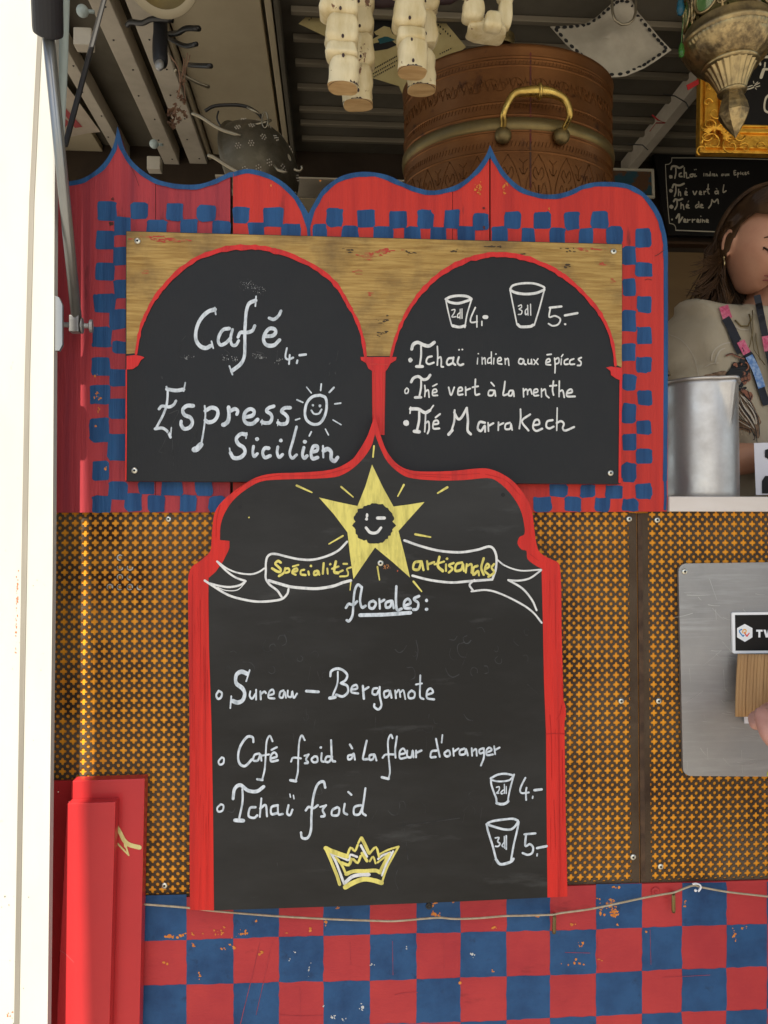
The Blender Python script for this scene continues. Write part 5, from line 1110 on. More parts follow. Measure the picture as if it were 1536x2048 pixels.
vs, fs = skin_geo([V[0], V[1], V[2] + Vector((0, 0, .03)), sh, sh.lerp(el, .55), V[9], V[9].lerp(V[10], .55)], [(0, 1), (1, 2), (2, 3), (3, 4), (2, 5), (5, 6)], [(.165, .15), (.16, .15), (.15, .14), .08, .068, .08, .068], 2)
b = MB(); b.add(vs, fs); b.build('t_shirt', M['cloth'], cust, smooth=True)
vs, fs = skin_geo([V[0] + Vector((0, 0, .04)), V[0], V[12], V[13], V[14] + Vector((0, 0, .02)), V[15], V[16], V[17] + Vector((0, 0, .02))], [(0, 1), (1, 2), (2, 3), (3, 4), (1, 5), (5, 6), (6, 7)], [.15, .15, .105, .08, .062, .105, .08, .062], 2)
b = MB(); b.add(vs, fs); b.build('trousers', M['jeans'], cust, smooth=True)
b = MB(); b.ball(V[14] + Vector((-.02, .05, -.03)), .045, .12, .045, 14, 8); b.ball(V[17] + Vector((-.02, .05, -.03)), .045, .12, .045, 14, 8); b.build('shoes', M['rubber'], cust, smooth=True)
b = MB(); b.v = []; 
capv = []
for i in range(17):
    ph = R(105) * i / 16
    for k in range(32):
        th = 2 * math.pi * k / 32; x, y, z = math.sin(ph) * math.cos(th), math.sin(ph) * math.sin(th), math.cos(ph)
        zz = max(z, .45) if y < -.4 else z
        capv.append(H2 @ Vector((x * .083, y * .102 + .004, zz * .127 + .004)))
b.add(capv, [(i * 32 + k, (i + 1) * 32 + k, (i + 1) * 32 + (k + 1) % 32, i * 32 + (k + 1) % 32) for i in range(16) for k in range(32)]); b.build('hair', M['hair'], cust, smooth=True)
b = MB(); ax = (wr - el).normalized(); cc = wr - ax * .004; u_ = ax.cross(Vector((0, 1, 0))).normalized(); w_ = ax.cross(u_)
for k in range(22):
    a = 2 * math.pi * k / 22; b.ball(cc + u_ * .037 * math.cos(a) + w_ * .031 * math.sin(a), .0042, seg=8, ring=6)
b.build('bracelet', M['beadgreen'], cust, smooth=True)

# ================================================================== STEEL JUG
JY = .125; jb = P(1398, 1001, JY); jt = P(1398, 770, JY); jh = jt.z - COUNTER; jr = (P(1470, 880, JY).x - P(1398, 880, JY).x)
jug = thing('steel_jug', 'dented aluminium milk jug with pouring lip on the white counter', 'jug', (jb.x, JY, COUNTER))
sa = R(114)          # spout direction
def jf(r, h, th):
    d = abs((th - (sa % (2 * math.pi)) + math.pi) % (2 * math.pi) - math.pi); t = max(0, (h / jh - .58) / .42)
    return r * (1 + .20 * t * max(0, 1 - d / R(20 * t + 1))) if r > .02 else r
b = MB(); prof = [(0, 0), (jr * .97, 0), (jr, .004)] + [(jr, .004 + (jh - .004) * i / 24) for i in range(1, 25)] + [(jr - .0016, .004 + (jh - .004) * i / 24) for i in range(24, -1, -1)] + [(0, .004)]
b.lathe(prof, (jb.x, JY, COUNTER), seg=96, fn=jf); b.build('jug_body', M['alu'], jug, smooth=True)
b = MB(); pts = []; 
for k in range(97):
    th = 2 * math.pi * k / 96; a = Vector((0, 0, 1)).cross(Vector((0, 1, 0))); rr = jf(jr, jh, th) + .001; bb = Vector((0, 0, 1)).cross(a)
    pts.append(Vector((jb.x, JY, COUNTER + jh)) + a * rr * math.cos(th) + bb * rr * math.sin(th))
b.tube(pts, .0032, 8, cap=False); b.build('rolled_rim', M['alu'], jug, smooth=True)
b = MB(); hx_ = jb.x - jr; b.tube(crom([(hx_ + .004, JY + .01, COUNTER + jh * .86), (hx_ - .035, JY + .015, COUNTER + jh * .84), (hx_ - .045, JY + .015, COUNTER + jh * .5), (hx_ + .004, JY + .01, COUNTER + jh * .2)], 5), .006, 8); b.build('handle', M['alu'], jug, smooth=True)
# little brass bell behind
b = MB(); q = P(1333, 742, .02); b.lathe([(0, .022), (.006, .021), (.010, .014), (.013, .004), (.015, 0), (.013, .0005)], q + Vector((0, .02, -.004)), (0, 0, 1), 24)
tag(b.build('brass_bell', M['brass_old'], smooth=True), 'small brass bell peeking out behind the right edge of the fascia', 'bell')

# ================================================================== COPPER CAULDRON
CY_ = .40; c0 = P(1013, 200, CY_); rr = (P(1219, 250, CY_).x - P(806, 250, CY_).x) / 2; cxx = (P(1219, 250, CY_).x + P(806, 250, CY_).x) / 2
ct = P(1013, 192, CY_).z; SY = .78
can = thing('copper_cauldron', 'large engraved copper cauldron with brass band and curved brass handle, behind the fascia', 'cauldron', (cxx, CY_, SHZ))
H = ct - SHZ; bandz = P(1013, 332, CY_).z - SHZ
prof = [(0, 0), (rr * .95, 0), (rr * .97, .01), (rr * .985, bandz - .05), (rr * .985, bandz - .014), (rr * .99, bandz - .012), (rr * .985, bandz + .012), (rr * .985, H - .02), (rr * 1.0, H - .006), (rr * 1.004, H), (rr * .985, H + .004), (rr * .9, H + .006), (rr * .15, H + .03), (0, H + .032)]
b = MB(); b.lathe(prof, (cxx, CY_, SHZ), seg=96, sy=SY); b.build('vessel', M['copper'], can, smooth=True)
b = MB(); b.lathe([(rr * .986, bandz - .013), (rr * 1.004, bandz - .010), (rr * 1.009, bandz), (rr * 1.004, bandz + .010), (rr * .986, bandz + .013)], (cxx, CY_, SHZ), seg=96, sy=SY); b.build('band', M['brass_old'], can, smooth=True)
for zz in (bandz - .018, bandz + .018, H - .028, H - .022, bandz + .042, bandz + .115, bandz - .055):
    b = MB(); b.lathe([(rr * .985, zz - .0025), (rr * .995, zz), (rr * .985, zz + .0025)], (cxx, CY_, SHZ), seg=96, sy=SY); b.build('bead_ring', M['copper'], can, smooth=True)
def csurf(px, py):   # point on the vessel's wall that the eye meets
    o = CAM; d = ray(px, py); A2 = (d.x) ** 2 + (d.y / SY) ** 2; ox, oy = o.x - cxx, (o.y - CY_) / SY; dy_ = d.y / SY; r_ = rr * .987
    B2 = 2 * (ox * d.x + oy * dy_); C2 = ox * ox + oy * oy - r_ * r_; disc = B2 * B2 - 4 * A2 * C2
    if disc < 0: return None
    t = (-B2 - math.sqrt(disc)) / (2 * A2); return o + d * t
def cang(th, z, k=1.0): return Vector((cxx + rr * .988 * k * math.sin(th), CY_ - rr * .988 * k * SY * math.cos(th), z))
b = MB(); b3 = MB()     # repousse ornament: scroll frieze above the band, arabesques below, as raised lines
for k in range(-14, 15):
    th0 = k * .11; zc = SHZ + bandz + .078; s_ = 1 if k % 2 else -1; pts = []
    for j in range(14):
        a = j / 13 * 4.6; r_ = .017 * (1 - j / 16); pts.append(cang(th0 + r_ * math.cos(a) * s_ / rr, zc + r_ * math.sin(a) * s_))
    b.tube(pts, .0006, 4)
    b.tube([cang(th0 + .055 * t / 4, zc + .012 * math.sin(t * 1.6) * s_) for t in range(-4, 5)], .0006, 4)
for k in range(-44, 45):
    th0 = k * .034
    for zz in (bandz + .120, bandz + .036, bandz - .040):
        b3.tube([cang(th0 - .008, SHZ + zz - .005), cang(th0 + .006, SHZ + zz + .005)], .0006, 4)
b.build('scroll_frieze', M['copper'], can, smooth=True); tag(b3.build('tooled_border', M['copper'], can), kind='stuff')
b = MB()
for k in range(-5, 6):
    th0 = k * .27 + .1; zb_ = SHZ + bandz - .20
    for s_ in (-1, 1):
        b.tube(crom([cang(th0 + s_ * .115, zb_ - .05), cang(th0 + s_ * .120, zb_ + .06), cang(th0 + s_ * .07, zb_ + .11), cang(th0, zb_ + .140)], 5), .0007, 5)
        b.tube(crom([cang(th0 + s_ * .01, zb_ - .04), cang(th0 + s_ * .045, zb_ + .03), cang(th0 + s_ * .075, zb_ + .06), cang(th0 + s_ * .05, zb_ + .085), cang(th0 + s_ * .02, zb_ + .065)], 5), .0005, 4)
        b.tube(crom([cang(th0 + s_ * .02, zb_ + .09), cang(th0 + s_ * .05, zb_ + .102), cang(th0 + s_ * .03, zb_ + .115), cang(th0, zb_ + .10)], 4), .0007, 4)
        b.tube(crom([cang(th0 + s_ * .10, zb_ + .13), cang(th0 + s_ * .135, zb_ + .120), cang(th0 + s_ * .13, zb_ + .10), cang(th0 + s_ * .10, zb_ + .112)], 4), .0007, 4)
    b.tube([cang(th0, zb_ - .06), cang(th0, zb_ + .08)], .0008, 4)
b.build('arabesque_relief', M['copper'], can, smooth=True)
b = MB(); pts = [csurf(1061, y) for y in range(100, 386, 12)]; b.tube([p + Vector((0, -.0004, 0)) for p in pts], .0016, 4, flat=.3); b.build('seam', M['edge'], can)
# handle
ha, hb = csurf(1004, 272), csurf(1120, 274)
outv = Vector((0, -.035, 0))
hp = [ha, ha + Vector((-.001, -.020, .016)), P(1008, 225, ha.y - .032), P(1026, 190, ha.y - .036), P(1050, 184, ha.y - .037), P(1079, 183, ha.y - .038), P(1104, 186, ha.y - .037), P(1130, 200, ha.y - .036), P(1140, 228, ha.y - .034), hb + Vector((.006, -.022, .014)), hb]
cr = crom(hp, 5); n_ = len(cr); rad = []
for i in range(n_):
    t = i / (n_ - 1); rad.append(.0055 + .0040 * math.exp(-((t - .5) / .16) ** 2) + .0012 * (1 - abs(2 * t - 1)))
b = MB(); b.tube(cr, rad, 16); b.build('handle', M['brass'], can, smooth=True)
mid = cr[n_ // 2]; b = MB(); b.lathe([(.008, -.004), (.0145, -.0025), (.0155, 0), (.0145, .0025), (.008, .004)], mid, (1, 0, .1), 24); b.build('handle_collar', M['brass'], can, smooth=True)
for q in (ha, hb):
    b = MB(); b.ball(q + Vector((0, -.010, -.004)), .0165, .013, .0165, 20, 12); b.build('handle_knob', M['brass_old'], can, smooth=True)
b = MB(); kq = Vector((cxx - .02, CY_ - .12, ct + .012)); b.lathe([(.028, -.01), (.030, .0), (.024, .006), (.030, .012), (.020, .02), (.012, .03), (0, .033)], P(1000, 88, CY_ - .10), (0, 0, 1), 28); b.build('lid_knob', M['brass_old'], can, smooth=True)

# ================================================================== GILT FRAMED BOARD AND BACK CHALKBOARD, PICTURE
GY = .66
gf = thing('gilt_framed_board', 'black slate in an ornate shiny gilt frame hanging behind the brass lantern', 'framed board', P(1560, 316, GY))
def gp(x, y, dy=0): return P(x, y, GY - dy)
xl, xr_, yb0, yb1, yt = 1392, 1900, 313, 322, -260
# frame bars with stepped moulding
for name, (ax_, ay_, bx_, by_, inward) in {'left': (1398, -260, 1391, 313, (1, 0)), 'bottom': (1391, 313, 1900, 323, (0, -1)), 'right': (1900, -260, 1900, 323, (-1, 0)), 'top': (1398, -260, 1900, -260, (0, 1))}.items():
    b = MB()
    for o0, o1, dd in ((0, 7, .022), (7, 11, .030), (11, 38, .020), (38, 43, .028), (43, 52, .018), (52, 56, .022)):
        a0 = (ax_ + inward[0] * o0, ay_ + inward[1] * o0); a1 = (ax_ + inward[0] * o1, ay_ + inward[1] * o1); c0_ = (bx_ + inward[0] * o0, by_ + inward[1] * o0); c1_ = (bx_ + inward[0] * o1, by_ + inward[1] * o1)
        if inward[0]: a0, a1, c0_, c1_ = (a0[0], a0[1] + (o0 if 0 else 0)), a1, (c0_[0], c0_[1] - o0), (c1_[0], c1_[1] - o1)
        else: c0_ = (c0_[0] - o0, c0_[1]); c1_ = (c1_[0] - o1, c1_[1]); a0 = (a0[0] + o0, a0[1]); a1 = (a1[0] + o1, a1[1])
        q = [gp(*a0), gp(*a1), gp(*c1_), gp(*c0_)]; q = [p + Vector((0, -dd, 0)) for p in q]; b.slab(q, dd)
    b.build('frame_bar', M['gilt'], gf, bevel=.0012)
b = MB(); b.slab([gp(1444, -210), gp(1850, -210), gp(1850, 275), gp(1440, 265)], .004); b.build('slate', M['signblack'], gf)
b = MB(); random.seed(8)     # carved leaf scrolls at the corner and along the bars
def scroll(cx, cy, r0, a0, turns, sgn, rad=.0030):
    pts = []
    for j in range(18):
        t = j / 17; a = a0 + sgn * t * turns * 6.283; r_ = r0 * (1 - t * .85); pts.append(gp(cx + r_ * math.cos(a), cy + r_ * math.sin(a), .034 + .004 * t))
    b.tube(pts, [rad * (1 - .5 * j / 17) for j in range(18)], 6)
for s_ in ((1425, 285, 22, 3.0, 1.1, 1), (1418, 250, 16, 1.0, 1.0, -1), (1445, 262, 18, 2.2, 1.1, 1), (1462, 292, 18, 4.0, 1.1, -1), (1430, 225, 14, .5, .9, 1), (1490, 296, 12, 3.5, 1, 1), (1404, 300, 12, 2, 1, 1), (1412, 272, 12, 0, 1, 1), (1478, 272, 12, 0, 1, 1), (1415, 205, 10, 0, 1, -1), (1520, 292, 10, 0, 1, -1)): scroll(*s_)
for k in range(26):
    a = R(200 + k * 7.2); r1, r2 = 14, 34 + 6 * (k % 2); c_ = (1432, 272)
    b.tube([gp(c_[0] + r1 * math.cos(a), c_[1] + r1 * math.sin(a) * .9, .036), gp(c_[0] + r2 * math.cos(a + .12), c_[1] + r2 * math.sin(a + .12) * .9, .032)], [.0026, .001], 5)
for k in range(14): scroll(1540 + k * 24, 300 + k * .4, 9, k, 1, 1 if k % 2 else -1, .0022)
for k in range(8): scroll(1420, 175 - k * 26, 9, k, 1, 1 if k % 2 else -1, .0022)
b.build('carved_scrolls', M['gilt'], gf, smooth=True)
b = MB(); V5 = (1340, 0, .16118)
strokes(b, V5, '30:1120,800 1115,750 1150,712 1215,705;22:1180,780 1175,830;40:1165,860 1150,900 1130,960;26:1180,860 1240,858;14:950,1110 1000,1098 1040,1080;10:965,1078 1020,1060;10:1045,1062 1110,1030;9:1068,1078 1115,1066;9:1035,1008 1042,1035;9:1058,1090 1072,1108;9:1060,1040 1090,1018;26:1225,1180 1190,1220 1172,1300 1180,1370 1230,1400', GY - .001)
b.build('lettering', M['dimwhite'], gf)
# back chalkboard
NY = BACK - .06
bc = thing('back_chalkboard', 'small dim chalkboard menu with thin white border, on the back wall behind the person', 'chalkboard', P(1440, 470, NY))
b = MB(); b.slab([P(1308, 308, NY), P(1620, 312, NY), P(1620, 476, NY), P(1336, 470, NY)], .02); b.build('panel', M['signblack'], bc)
b = MB(); Nv = (1290, 300, .16016); NL = NY - .001
strokes(b, Nv, '9:255,180 265,400 285,700 305,915;9:255,182 300,175 330,142 335,98;9:335,98 800,100 1536,118;9:305,915 355,928 380,960 385,1000;12:385,1002 800,1018 1536,1040', NL)
strokes(b, Nv, '22:325,242 340,205 390,205 430,225 472,205;18:385,225 385,290 372,352;24:322,335;18:452,288 430,300 430,328 462,332;18:490,222 490,340;16:492,292 515,285 520,345 548,345;18:592,300 565,310 568,333 595,330 606,300;16:625,300 620,330 642,325;8:620,245;8:638,243', NL)
strokes(b, Nv, '12:735,290 735,325;12:760,295 762,325;12:762,302 778,300 782,325;12:808,300 795,320 815,322;12:815,272 816,322;12:840,295 838,322;12:855,312 870,305 858,298 860,322 876,322;12:890,300 890,322;12:892,302 905,324;12:965,300 955,318 975,317 980,300;12:1000,300 1000,318 1015,318 1018,300;12:1030,300 1048,318;12:1048,300 1030,318;12:1132,258 1112,262 1115,310 1138,308;12:1115,285 1130,283;12:1155,285 1158,340;12:1158,288 1175,290 1160,310;12:1195,275 1195,305;12:1225,285 1210,295 1228,308;12:1250,292 1262,285 1250,280 1248,305 1268,303;12:1292,270 1280,285 1296,297', NL)
strokes(b, Nv, '22:342,470 360,430 400,440 440,440 486,420;18:385,450 385,520 368,578;24:325,508;16:420,490 418,570;16:420,530 440,525 446,572;16:500,542 525,530 505,515 500,555 526,562;9:515,482;16:600,515 620,557 645,515;15:680,542 705,530 685,515 680,550 707,554;15:735,515 738,555;15:738,525 760,515;15:790,428 785,520 802,548;13:770,490 800,488;15:905,512 875,520 880,545 905,540 912,512 916,548;9:888,478 900,490;15:985,435 975,500 980,530 1012,510', NL)
strokes(b, Nv, '22:358,642 380,615 420,625 466,610;20:400,630 400,690 374,742;26:330,710;15:450,660 448,732;15:450,690 475,685 486,742;15:515,707 545,695 525,680 515,715 552,724;9:535,652 546,635;15:655,680 632,700 640,722 665,705;15:670,645 676,717;15:695,702 720,690 700,680 695,715 727,720;17:836,620 825,680 795,725;17:836,620 865,650 905,615 916,668', NL)
strokes(b, Nv, '22:390,850 426,800 424,905;22:425,905 467,842;12:338,868;16:485,887 510,875 490,865 485,895 516,900;15:530,865 533,902;15:533,880 562,870;15:590,865 592,902;15:592,877 622,868;15:650,892 675,880 655,865 648,895 677,902;15:695,865 693,902;8:697,828;15:715,865 717,902;15:718,877 740,880 742,902;15:762,892 790,880 770,868 762,895 790,902', NL)
b.build('lettering', M['dimwhite'], bc)
pf = thing('small_picture', 'small dark blue picture in a cream frame right of the cauldron', 'picture', P(1262, 392, NY))
b = MB()
for q in ([(1200, 335), (1308, 338), (1307, 341.5), (1200, 338.5)], [(1304.5, 341), (1308, 340), (1310, 395), (1306, 395)], [(1200, 387), (1306, 391), (1308, 395), (1200, 392)], [(1198, 335), (1202, 335), (1202, 392), (1198, 392)]): b.slab([P(x, y, NY - .012) for x, y in q], .012)
b.build('frame', M['dimwhite'], pf)
b = MB(); b.slab([P(1201, 338, NY - .004), P(1305, 341, NY - .004), P(1306, 391, NY - .004), P(1201, 388, NY - .004)], .004); b.build('print', M['picture'], pf)

# ================================================================== LANTERN
LYA = .10; lt, l0 = P(1446, -60, LYA), P(1471, 277, LYA); axl = (lt - l0).normalized(); pxm = (P(1500, 100, LYA).x - P(1400, 100, LYA).x) / 100
ln = thing('hanging_lantern', 'ornate tarnished silver lantern with green glass ovals hanging at the upper right', 'lantern', l0)
hgt = (P(1471, 0, LYA) - P(1471, 277, LYA)).length / 277
def LH(y): return (277 - y) * hgt
def flute(n, amp): return lambda r, h, th: r * (1 + amp * math.cos(n * th))
b = MB(); b.lathe([(0, 0), (.004, LH(270)), (20 * pxm, LH(247)), (29 * pxm, LH(228)), (26 * pxm, LH(212)), (19 * pxm, LH(192)), (18 * pxm, LH(186))], l0, axl, 8); b.build('finial', M['silver'], ln)
b = MB(); b.lathe([(18 * pxm, LH(190)), (26 * pxm, LH(187)), (27 * pxm, LH(184)), (24 * pxm, LH(181))], l0, axl, 48); b.build('collar', M['silver_plain'], ln, smooth=True)
b = MB(); b.lathe([(24 * pxm, LH(183)), (30 * pxm, LH(168)), (40 * pxm, LH(148)), (47 * pxm, LH(137))], l0, axl, 96, fn=flute(22, .045)); b.build('fluted_cone', M['silver_plain'], ln, smooth=True)
b = MB(); b.lathe([(46 * pxm, LH(139)), (52 * pxm, LH(137)), (53 * pxm, LH(133)), (50 * pxm, LH(130))], l0, axl, 64); b.build('ring', M['silver_plain'], ln, smooth=True)
b = MB(); b.lathe([(50 * pxm, LH(132)), (66 * pxm, LH(122)), (76 * pxm, LH(108)), (81 * pxm, LH(96))], l0, axl, 96, fn=lambda r, h, th: r * (1 + .018 * noise.noise(Vector((math.cos(th) * 9, math.sin(th) * 9, h * 260))) * 2)); b.build('embossed_bowl', M['silver'], ln, smooth=True)
b = MB(); b.lathe([(80 * pxm, LH(98)), (84 * pxm, LH(92)), (84 * pxm, LH(87))], l0, axl, 180, fn=flute(60, .012)); b.build('rope_ring', M['silver_plain'], ln, smooth=True)
b = MB(); b.lathe([(84 * pxm, LH(88)), (88 * pxm, LH(84)), (88 * pxm, LH(79)), (83 * pxm, LH(75)), (82 * pxm, LH(66)), (80 * pxm, LH(58))], l0, axl, 96); b.build('rim', M['silver_plain'], ln, smooth=True)
# openwork drum: ovals of green glass in frames with scrolls between
a_ = axl.cross(Vector((0, 1, 0))).normalized(); b_ = axl.cross(a_).normalized()
def drum(th, y, k=1.0): rr_ = (79 - (58 - y) * .06) * pxm * k; return l0 + axl * LH(y) + a_ * rr_ * math.cos(th) + b_ * rr_ * math.sin(th)
for k in range(8):
    t0 = R(-78 + 45 * k + 22)
    b = MB(); b.tube([drum(t0 + .30 * math.cos(R(s * 15)), 22 + 30 * math.sin(R(s * 15))) for s in range(25)], .0026, 6, cap=False); f_ = b.build('glass_frame', M['silver_plain'], ln, smooth=True)
    vs = [drum(t0, 22, .95)] + [drum(t0 + .27 * math.cos(R(s * 15)), 22 + 27 * math.sin(R(s * 15)), .97) for s in range(24)]
    b = MB(); b.add(vs, [(0, 1 + s, 1 + (s + 1) % 24) for s in range(24)]); b.build('glass', M['green_glass'], ln)
    b = MB(); tm = t0 + R(22.5)
    for s2, yy in ((1, 40), (-1, 40), (1, 10), (-1, 10), (1, -20), (-1, -20)):
        b.tube([drum(tm + s2 * (.02 + .085 * math.cos(j * .42) * (1 - j / 16)), yy + 13 * math.sin(j * .42) * (1 - j / 16)) for j in range(13)], .0022, 5)
    b.tube([drum(tm, 58), drum(tm, -50)], .0026, 6); b.build('scrollwork', M['silver'], ln, smooth=True)
b = MB(); b.lathe([(78 * pxm, LH(-10)), (80 * pxm, LH(-16)), (70 * pxm, LH(-40)), (40 * pxm, LH(-75)), (12 * pxm, LH(-110)), (0, LH(-112))], l0, axl, 48); b.build('cap', M['silver_plain'], ln, smooth=True)
b = MB(); tp = l0 + axl * LH(-110); b.tube([tp, Vector((tp.x - .01, tp.y, CEIL + .01))], .0015, 6); b.build('chain', M['iron'], ln)
for q, m_, sz, nm in (((1361, 12), M['blue_glass'], 1.3, 0), ((1363, 100), M['green_glass'], 1, 0), ((1530, 35), M['green_glass'], 1.1, 0)):
    b = MB(); c_ = P(q[0], q[1], LYA - .0); b.lathe([(0, -.014 * sz), (.004 * sz, -.012 * sz), (.0058 * sz, -.004 * sz), (.004 * sz, .008 * sz), (.001, .014 * sz)], c_, (0, 0, 1), 10); b.tube([c_ + Vector((0, 0, .012 * sz)), c_ + Vector((.004, 0, .06))], .0008, 5); b.build('glass_drop', m_, ln, smooth=True)

# ================================================================== WHITE CARVED WOODEN HANGINGS
def wblock(mb, c, hw, hh, dep, tilt=0, mi=0, seg=24, ring=10, e=.45, taper=.12, cut=False):
    b0 = len(mb.v); c = Vector(c); rot = Matrix.Rotation(tilt, 3, 'Y')
    sd = random.random() * 50
    for i in range(ring + 1):
        t = -1 + 2 * i / ring; pr = (1 - abs(t) ** 7) ** .4 if not (cut and t < 0) else 1.0
        pr = max(pr, .68); w_ = (1 - taper * t)
        for k in range(seg):
            th = 2 * math.pi * k / seg; cx, sx = math.cos(th), math.sin(th)
            x = hw * math.copysign(abs(cx) ** e, cx) * pr * w_; y = dep * math.copysign(abs(sx) ** e, sx) * pr * w_; z = hh * t
            n_ = 1 + .13 * noise.noise(Vector((x * 60 + sd, y * 60, z * 60)))
            v = rot @ Vector((x * n_, y * n_, z)); mb.v.append(tuple(c + v))
    for i in range(ring):
        for k in range(seg):
            k2 = (k + 1) % seg; mb.f.append((b0 + i * seg + k, b0 + i * seg + k2, b0 + (i + 1) * seg + k2, b0 + (i + 1) * seg + k)); mb.m.append(mi)
    mb.f.append(tuple(b0 + k for k in reversed(range(seg)))); mb.m.append(1 if cut else mi)
    mb.f.append(tuple(b0 + ring * seg + k for k in range(seg))); mb.m.append(mi)
def strand(label, y, blocks, tilt=0, group=None):
    lowest = max(b_[1] + b_[3] for b_ in blocks)
    t = thing('carved_wood_pendant', label, 'wooden pendant', P(blocks[-1][0], lowest, y), group)
    for i, (cx, cy, w_, h_, cut) in enumerate(blocks):
        c = P(cx, cy, y); s_ = (y + 1.232) / FPX
        mb = MB(); wblock(mb, c, w_ * s_, h_ * s_, w_ * s_ * .85, tilt=R(tilt), cut=cut, e=.75 if cut else .34, taper=-.02 if cut else .10, ring=12)
        o = mb.build('carved_block', [M['plywhite'], M['endgrain']], t, smooth=True)
        md = o.modifiers.new('e', 'EDGE_SPLIT'); md.split_angle = R(50)
        if not cut or i % 2 == 0:
            nb = MB(); q = P(cx + w_ * .05, cy + h_ * .2, y - w_ * s_ * .86); nb.ball(q, .0022, .0015, .0034, 8, 6); nb.build('nail_hole', M['darkpaint'], t)
        if cut:
            nb = MB(); rim = []
            for k in range(40):
                a = R(180) + math.pi * k / 39; ce = P(cx, cy + h_ - 1.0, y); jj = .0011 * abs(noise.noise(Vector((k * .7, cx, 0)))) * 5
                rim.append((Vector((ce.x + w_ * s_ * 1.01 * math.cos(a), y + w_ * s_ * .86 * math.sin(a), ce.z)), jj))
            vs = []
            for p, jj in rim: vs += [p, p + Vector((0, 0, .0008 + jj))]
            nb.add(vs, [(2 * k, 2 * k + 2, 2 * k + 3, 2 * k + 1) for k in range(39)]); nb.build('flaked_edge', M['darkpaint'], t)
    top = P(blocks[0][0], blocks[0][1] - blocks[0][3], y); nb = MB(); nb.tube([top, Vector((top.x, top.y, HZ - .02 if y < 0 else CEIL + .01))], .002, 6); nb.build('cord', M['string'], t)
    return t
GW = 'whitewashed carved wooden pendants hanging over the fascia'
strand('whitewashed carved wooden pendant farthest left, front one, with sawn round tan end', -.02, [(672, -130, 37, 36, 0), (675, -58, 37, 34, 0), (679, 10, 37, 31, 0), (684, 65, 32, 33, 0), (685, 107, 31, 16, 0), (688, 148, 31, 30, 1)], 3, GW)
strand('longest whitewashed carved pendant, lowest sawn end, behind the leftmost one', .055, [(714, -70, 30, 34, 0), (716, -5, 30, 34, 0), (718, 45, 28, 30, 0), (720, 105, 28, 34, 0), (715, 172, 30, 40, 1)], -2, GW)
strand('whitewashed carved wooden pendant in the middle, front one, with wide sawn end', -.01, [(812, -110, 34, 36, 0), (815, -40, 34, 34, 0), (818, 28, 32, 36, 0), (822, 76, 29, 15, 0), (825, 114, 30, 33, 1)], 2, GW)
strand('whitewashed carved pendant half hidden behind the middle one, tan sawn end lower', .06, [(852, -70, 26, 34, 0), (850, -5, 26, 34, 0), (850, 60, 24, 34, 0), (842, 142, 29, 40, 1)], -3, GW)
t5 = thing('carved_wood_pendant', 'short whitewashed carved hanging cluster with small cube blocks above the cauldron rim', 'wooden pendant', P(975, 75, .02), GW)
for cx, cy, w_, h_, dy in ((942, -30, 24, 24, 0), (946, 22, 22, 24, 0), (986, 44, 18, 18, -.02), (1012, -25, 17, 34, .02), (1010, 25, 14, 36, .02), (972, 62, 38, 12, .02), (935, -80, 26, 30, 0), (1015, -90, 20, 34, .02)):
    mb = MB(); s_ = (.02 + 1.232) / FPX; wblock(mb, P(cx, cy, .02 + dy), w_ * s_, h_ * s_, w_ * s_ * .8, R(4)); mb.build('carved_block', [M['plywhite'], M['endgrain']], t5, smooth=True)
nb = MB(); tp = P(975, -100, .03); nb.tube([tp + Vector((-.03, 0, 0)), tp + Vector((.03, 0, 0))], .006, 8); nb.tube([tp, Vector((tp.x, tp.y, CEIL + .01))], .002, 6); nb.build('cord', M['string'], t5)
b = MB(); b.tube([P(640, -8, .07), P(760, 6, .07), P(900, 0, .07), P(940, -20, .07)], [.006, .008, .007, .006], 8)
tag(b.build('wooden_crossbar', M['darkpaint'], smooth=True), 'dark flaked crossbar joining the whitewashed wooden pendants at the top edge', 'crossbar')

# ================================================================== CLOTHS
YF = .78
fl = thing('yellow_flag', 'crumpled pale yellow cloth with black print pinned behind the wooden pendants', 'flag', P(770, 190, YF))
pts = [(597, 47), (618, 28), (642, 13), (660, -40), (720, -70), (840, -30), (868, 10), (895, 50), (932, 94), (900, 118), (860, 145), (826, 160), (806, 190), (798, 172), (746, 156), (700, 112), (648, 71)]
def fy(x, y): return YF + .012 * math.sin(x * .05 + y * .03)
b = MB(); b.slab([P(x, y, YF) for x, y in pts], .0015); b.build('cloth', M['flag'], fl)
b = MB(); b.patch([P(x, y, YF - .001) for x, y in [(735, -20), (790, -30), (810, 20), (800, 60), (780, 74), (760, 70), (745, 78), (738, 60), (730, 20)]]); b.patch([P(x, y, YF - .0012) for x, y in [(742, 88), (760, 84), (785, 82), (794, 90), (775, 98), (750, 102), (740, 96)]])
random.seed(2)
for r0, (x0, y0), (x1, y1), n_ in ((3, (746, 148), (800, 118), 15), (3, (744, 140), (796, 111), 15), (3, (748, 154), (792, 130), 12), (4, (866, 40), (905, 76), 8), (3, (870, 60), (884, 70), 4), (3, (618, 40), (640, 22), 6), (3, (655, 72), (664, 66), 3), (2.5, (880, 108), (905, 96), 6)):
    for k in range(n_):
        t = (k + .2 * random.random()) / n_; x, y = x0 + (x1 - x0) * t, y0 + (y1 - y0) * t
        b.patch([P(x + dx, y + dy, YF - .0012) for dx, dy in ((-1.1, -r0 / 2), (1.1, -r0 / 2 - .5), (1.1, r0 / 2 - .5), (-1.1, r0 / 2))])
b.build('print', M['ink'], fl)
b = MB(); b.patch([P(x, y, YF - .0014) for x, y in [(755, 78), (772, 72), (792, 80), (775, 84), (760, 88)]]); b.build('teal_print', M['ink_teal'], fl)
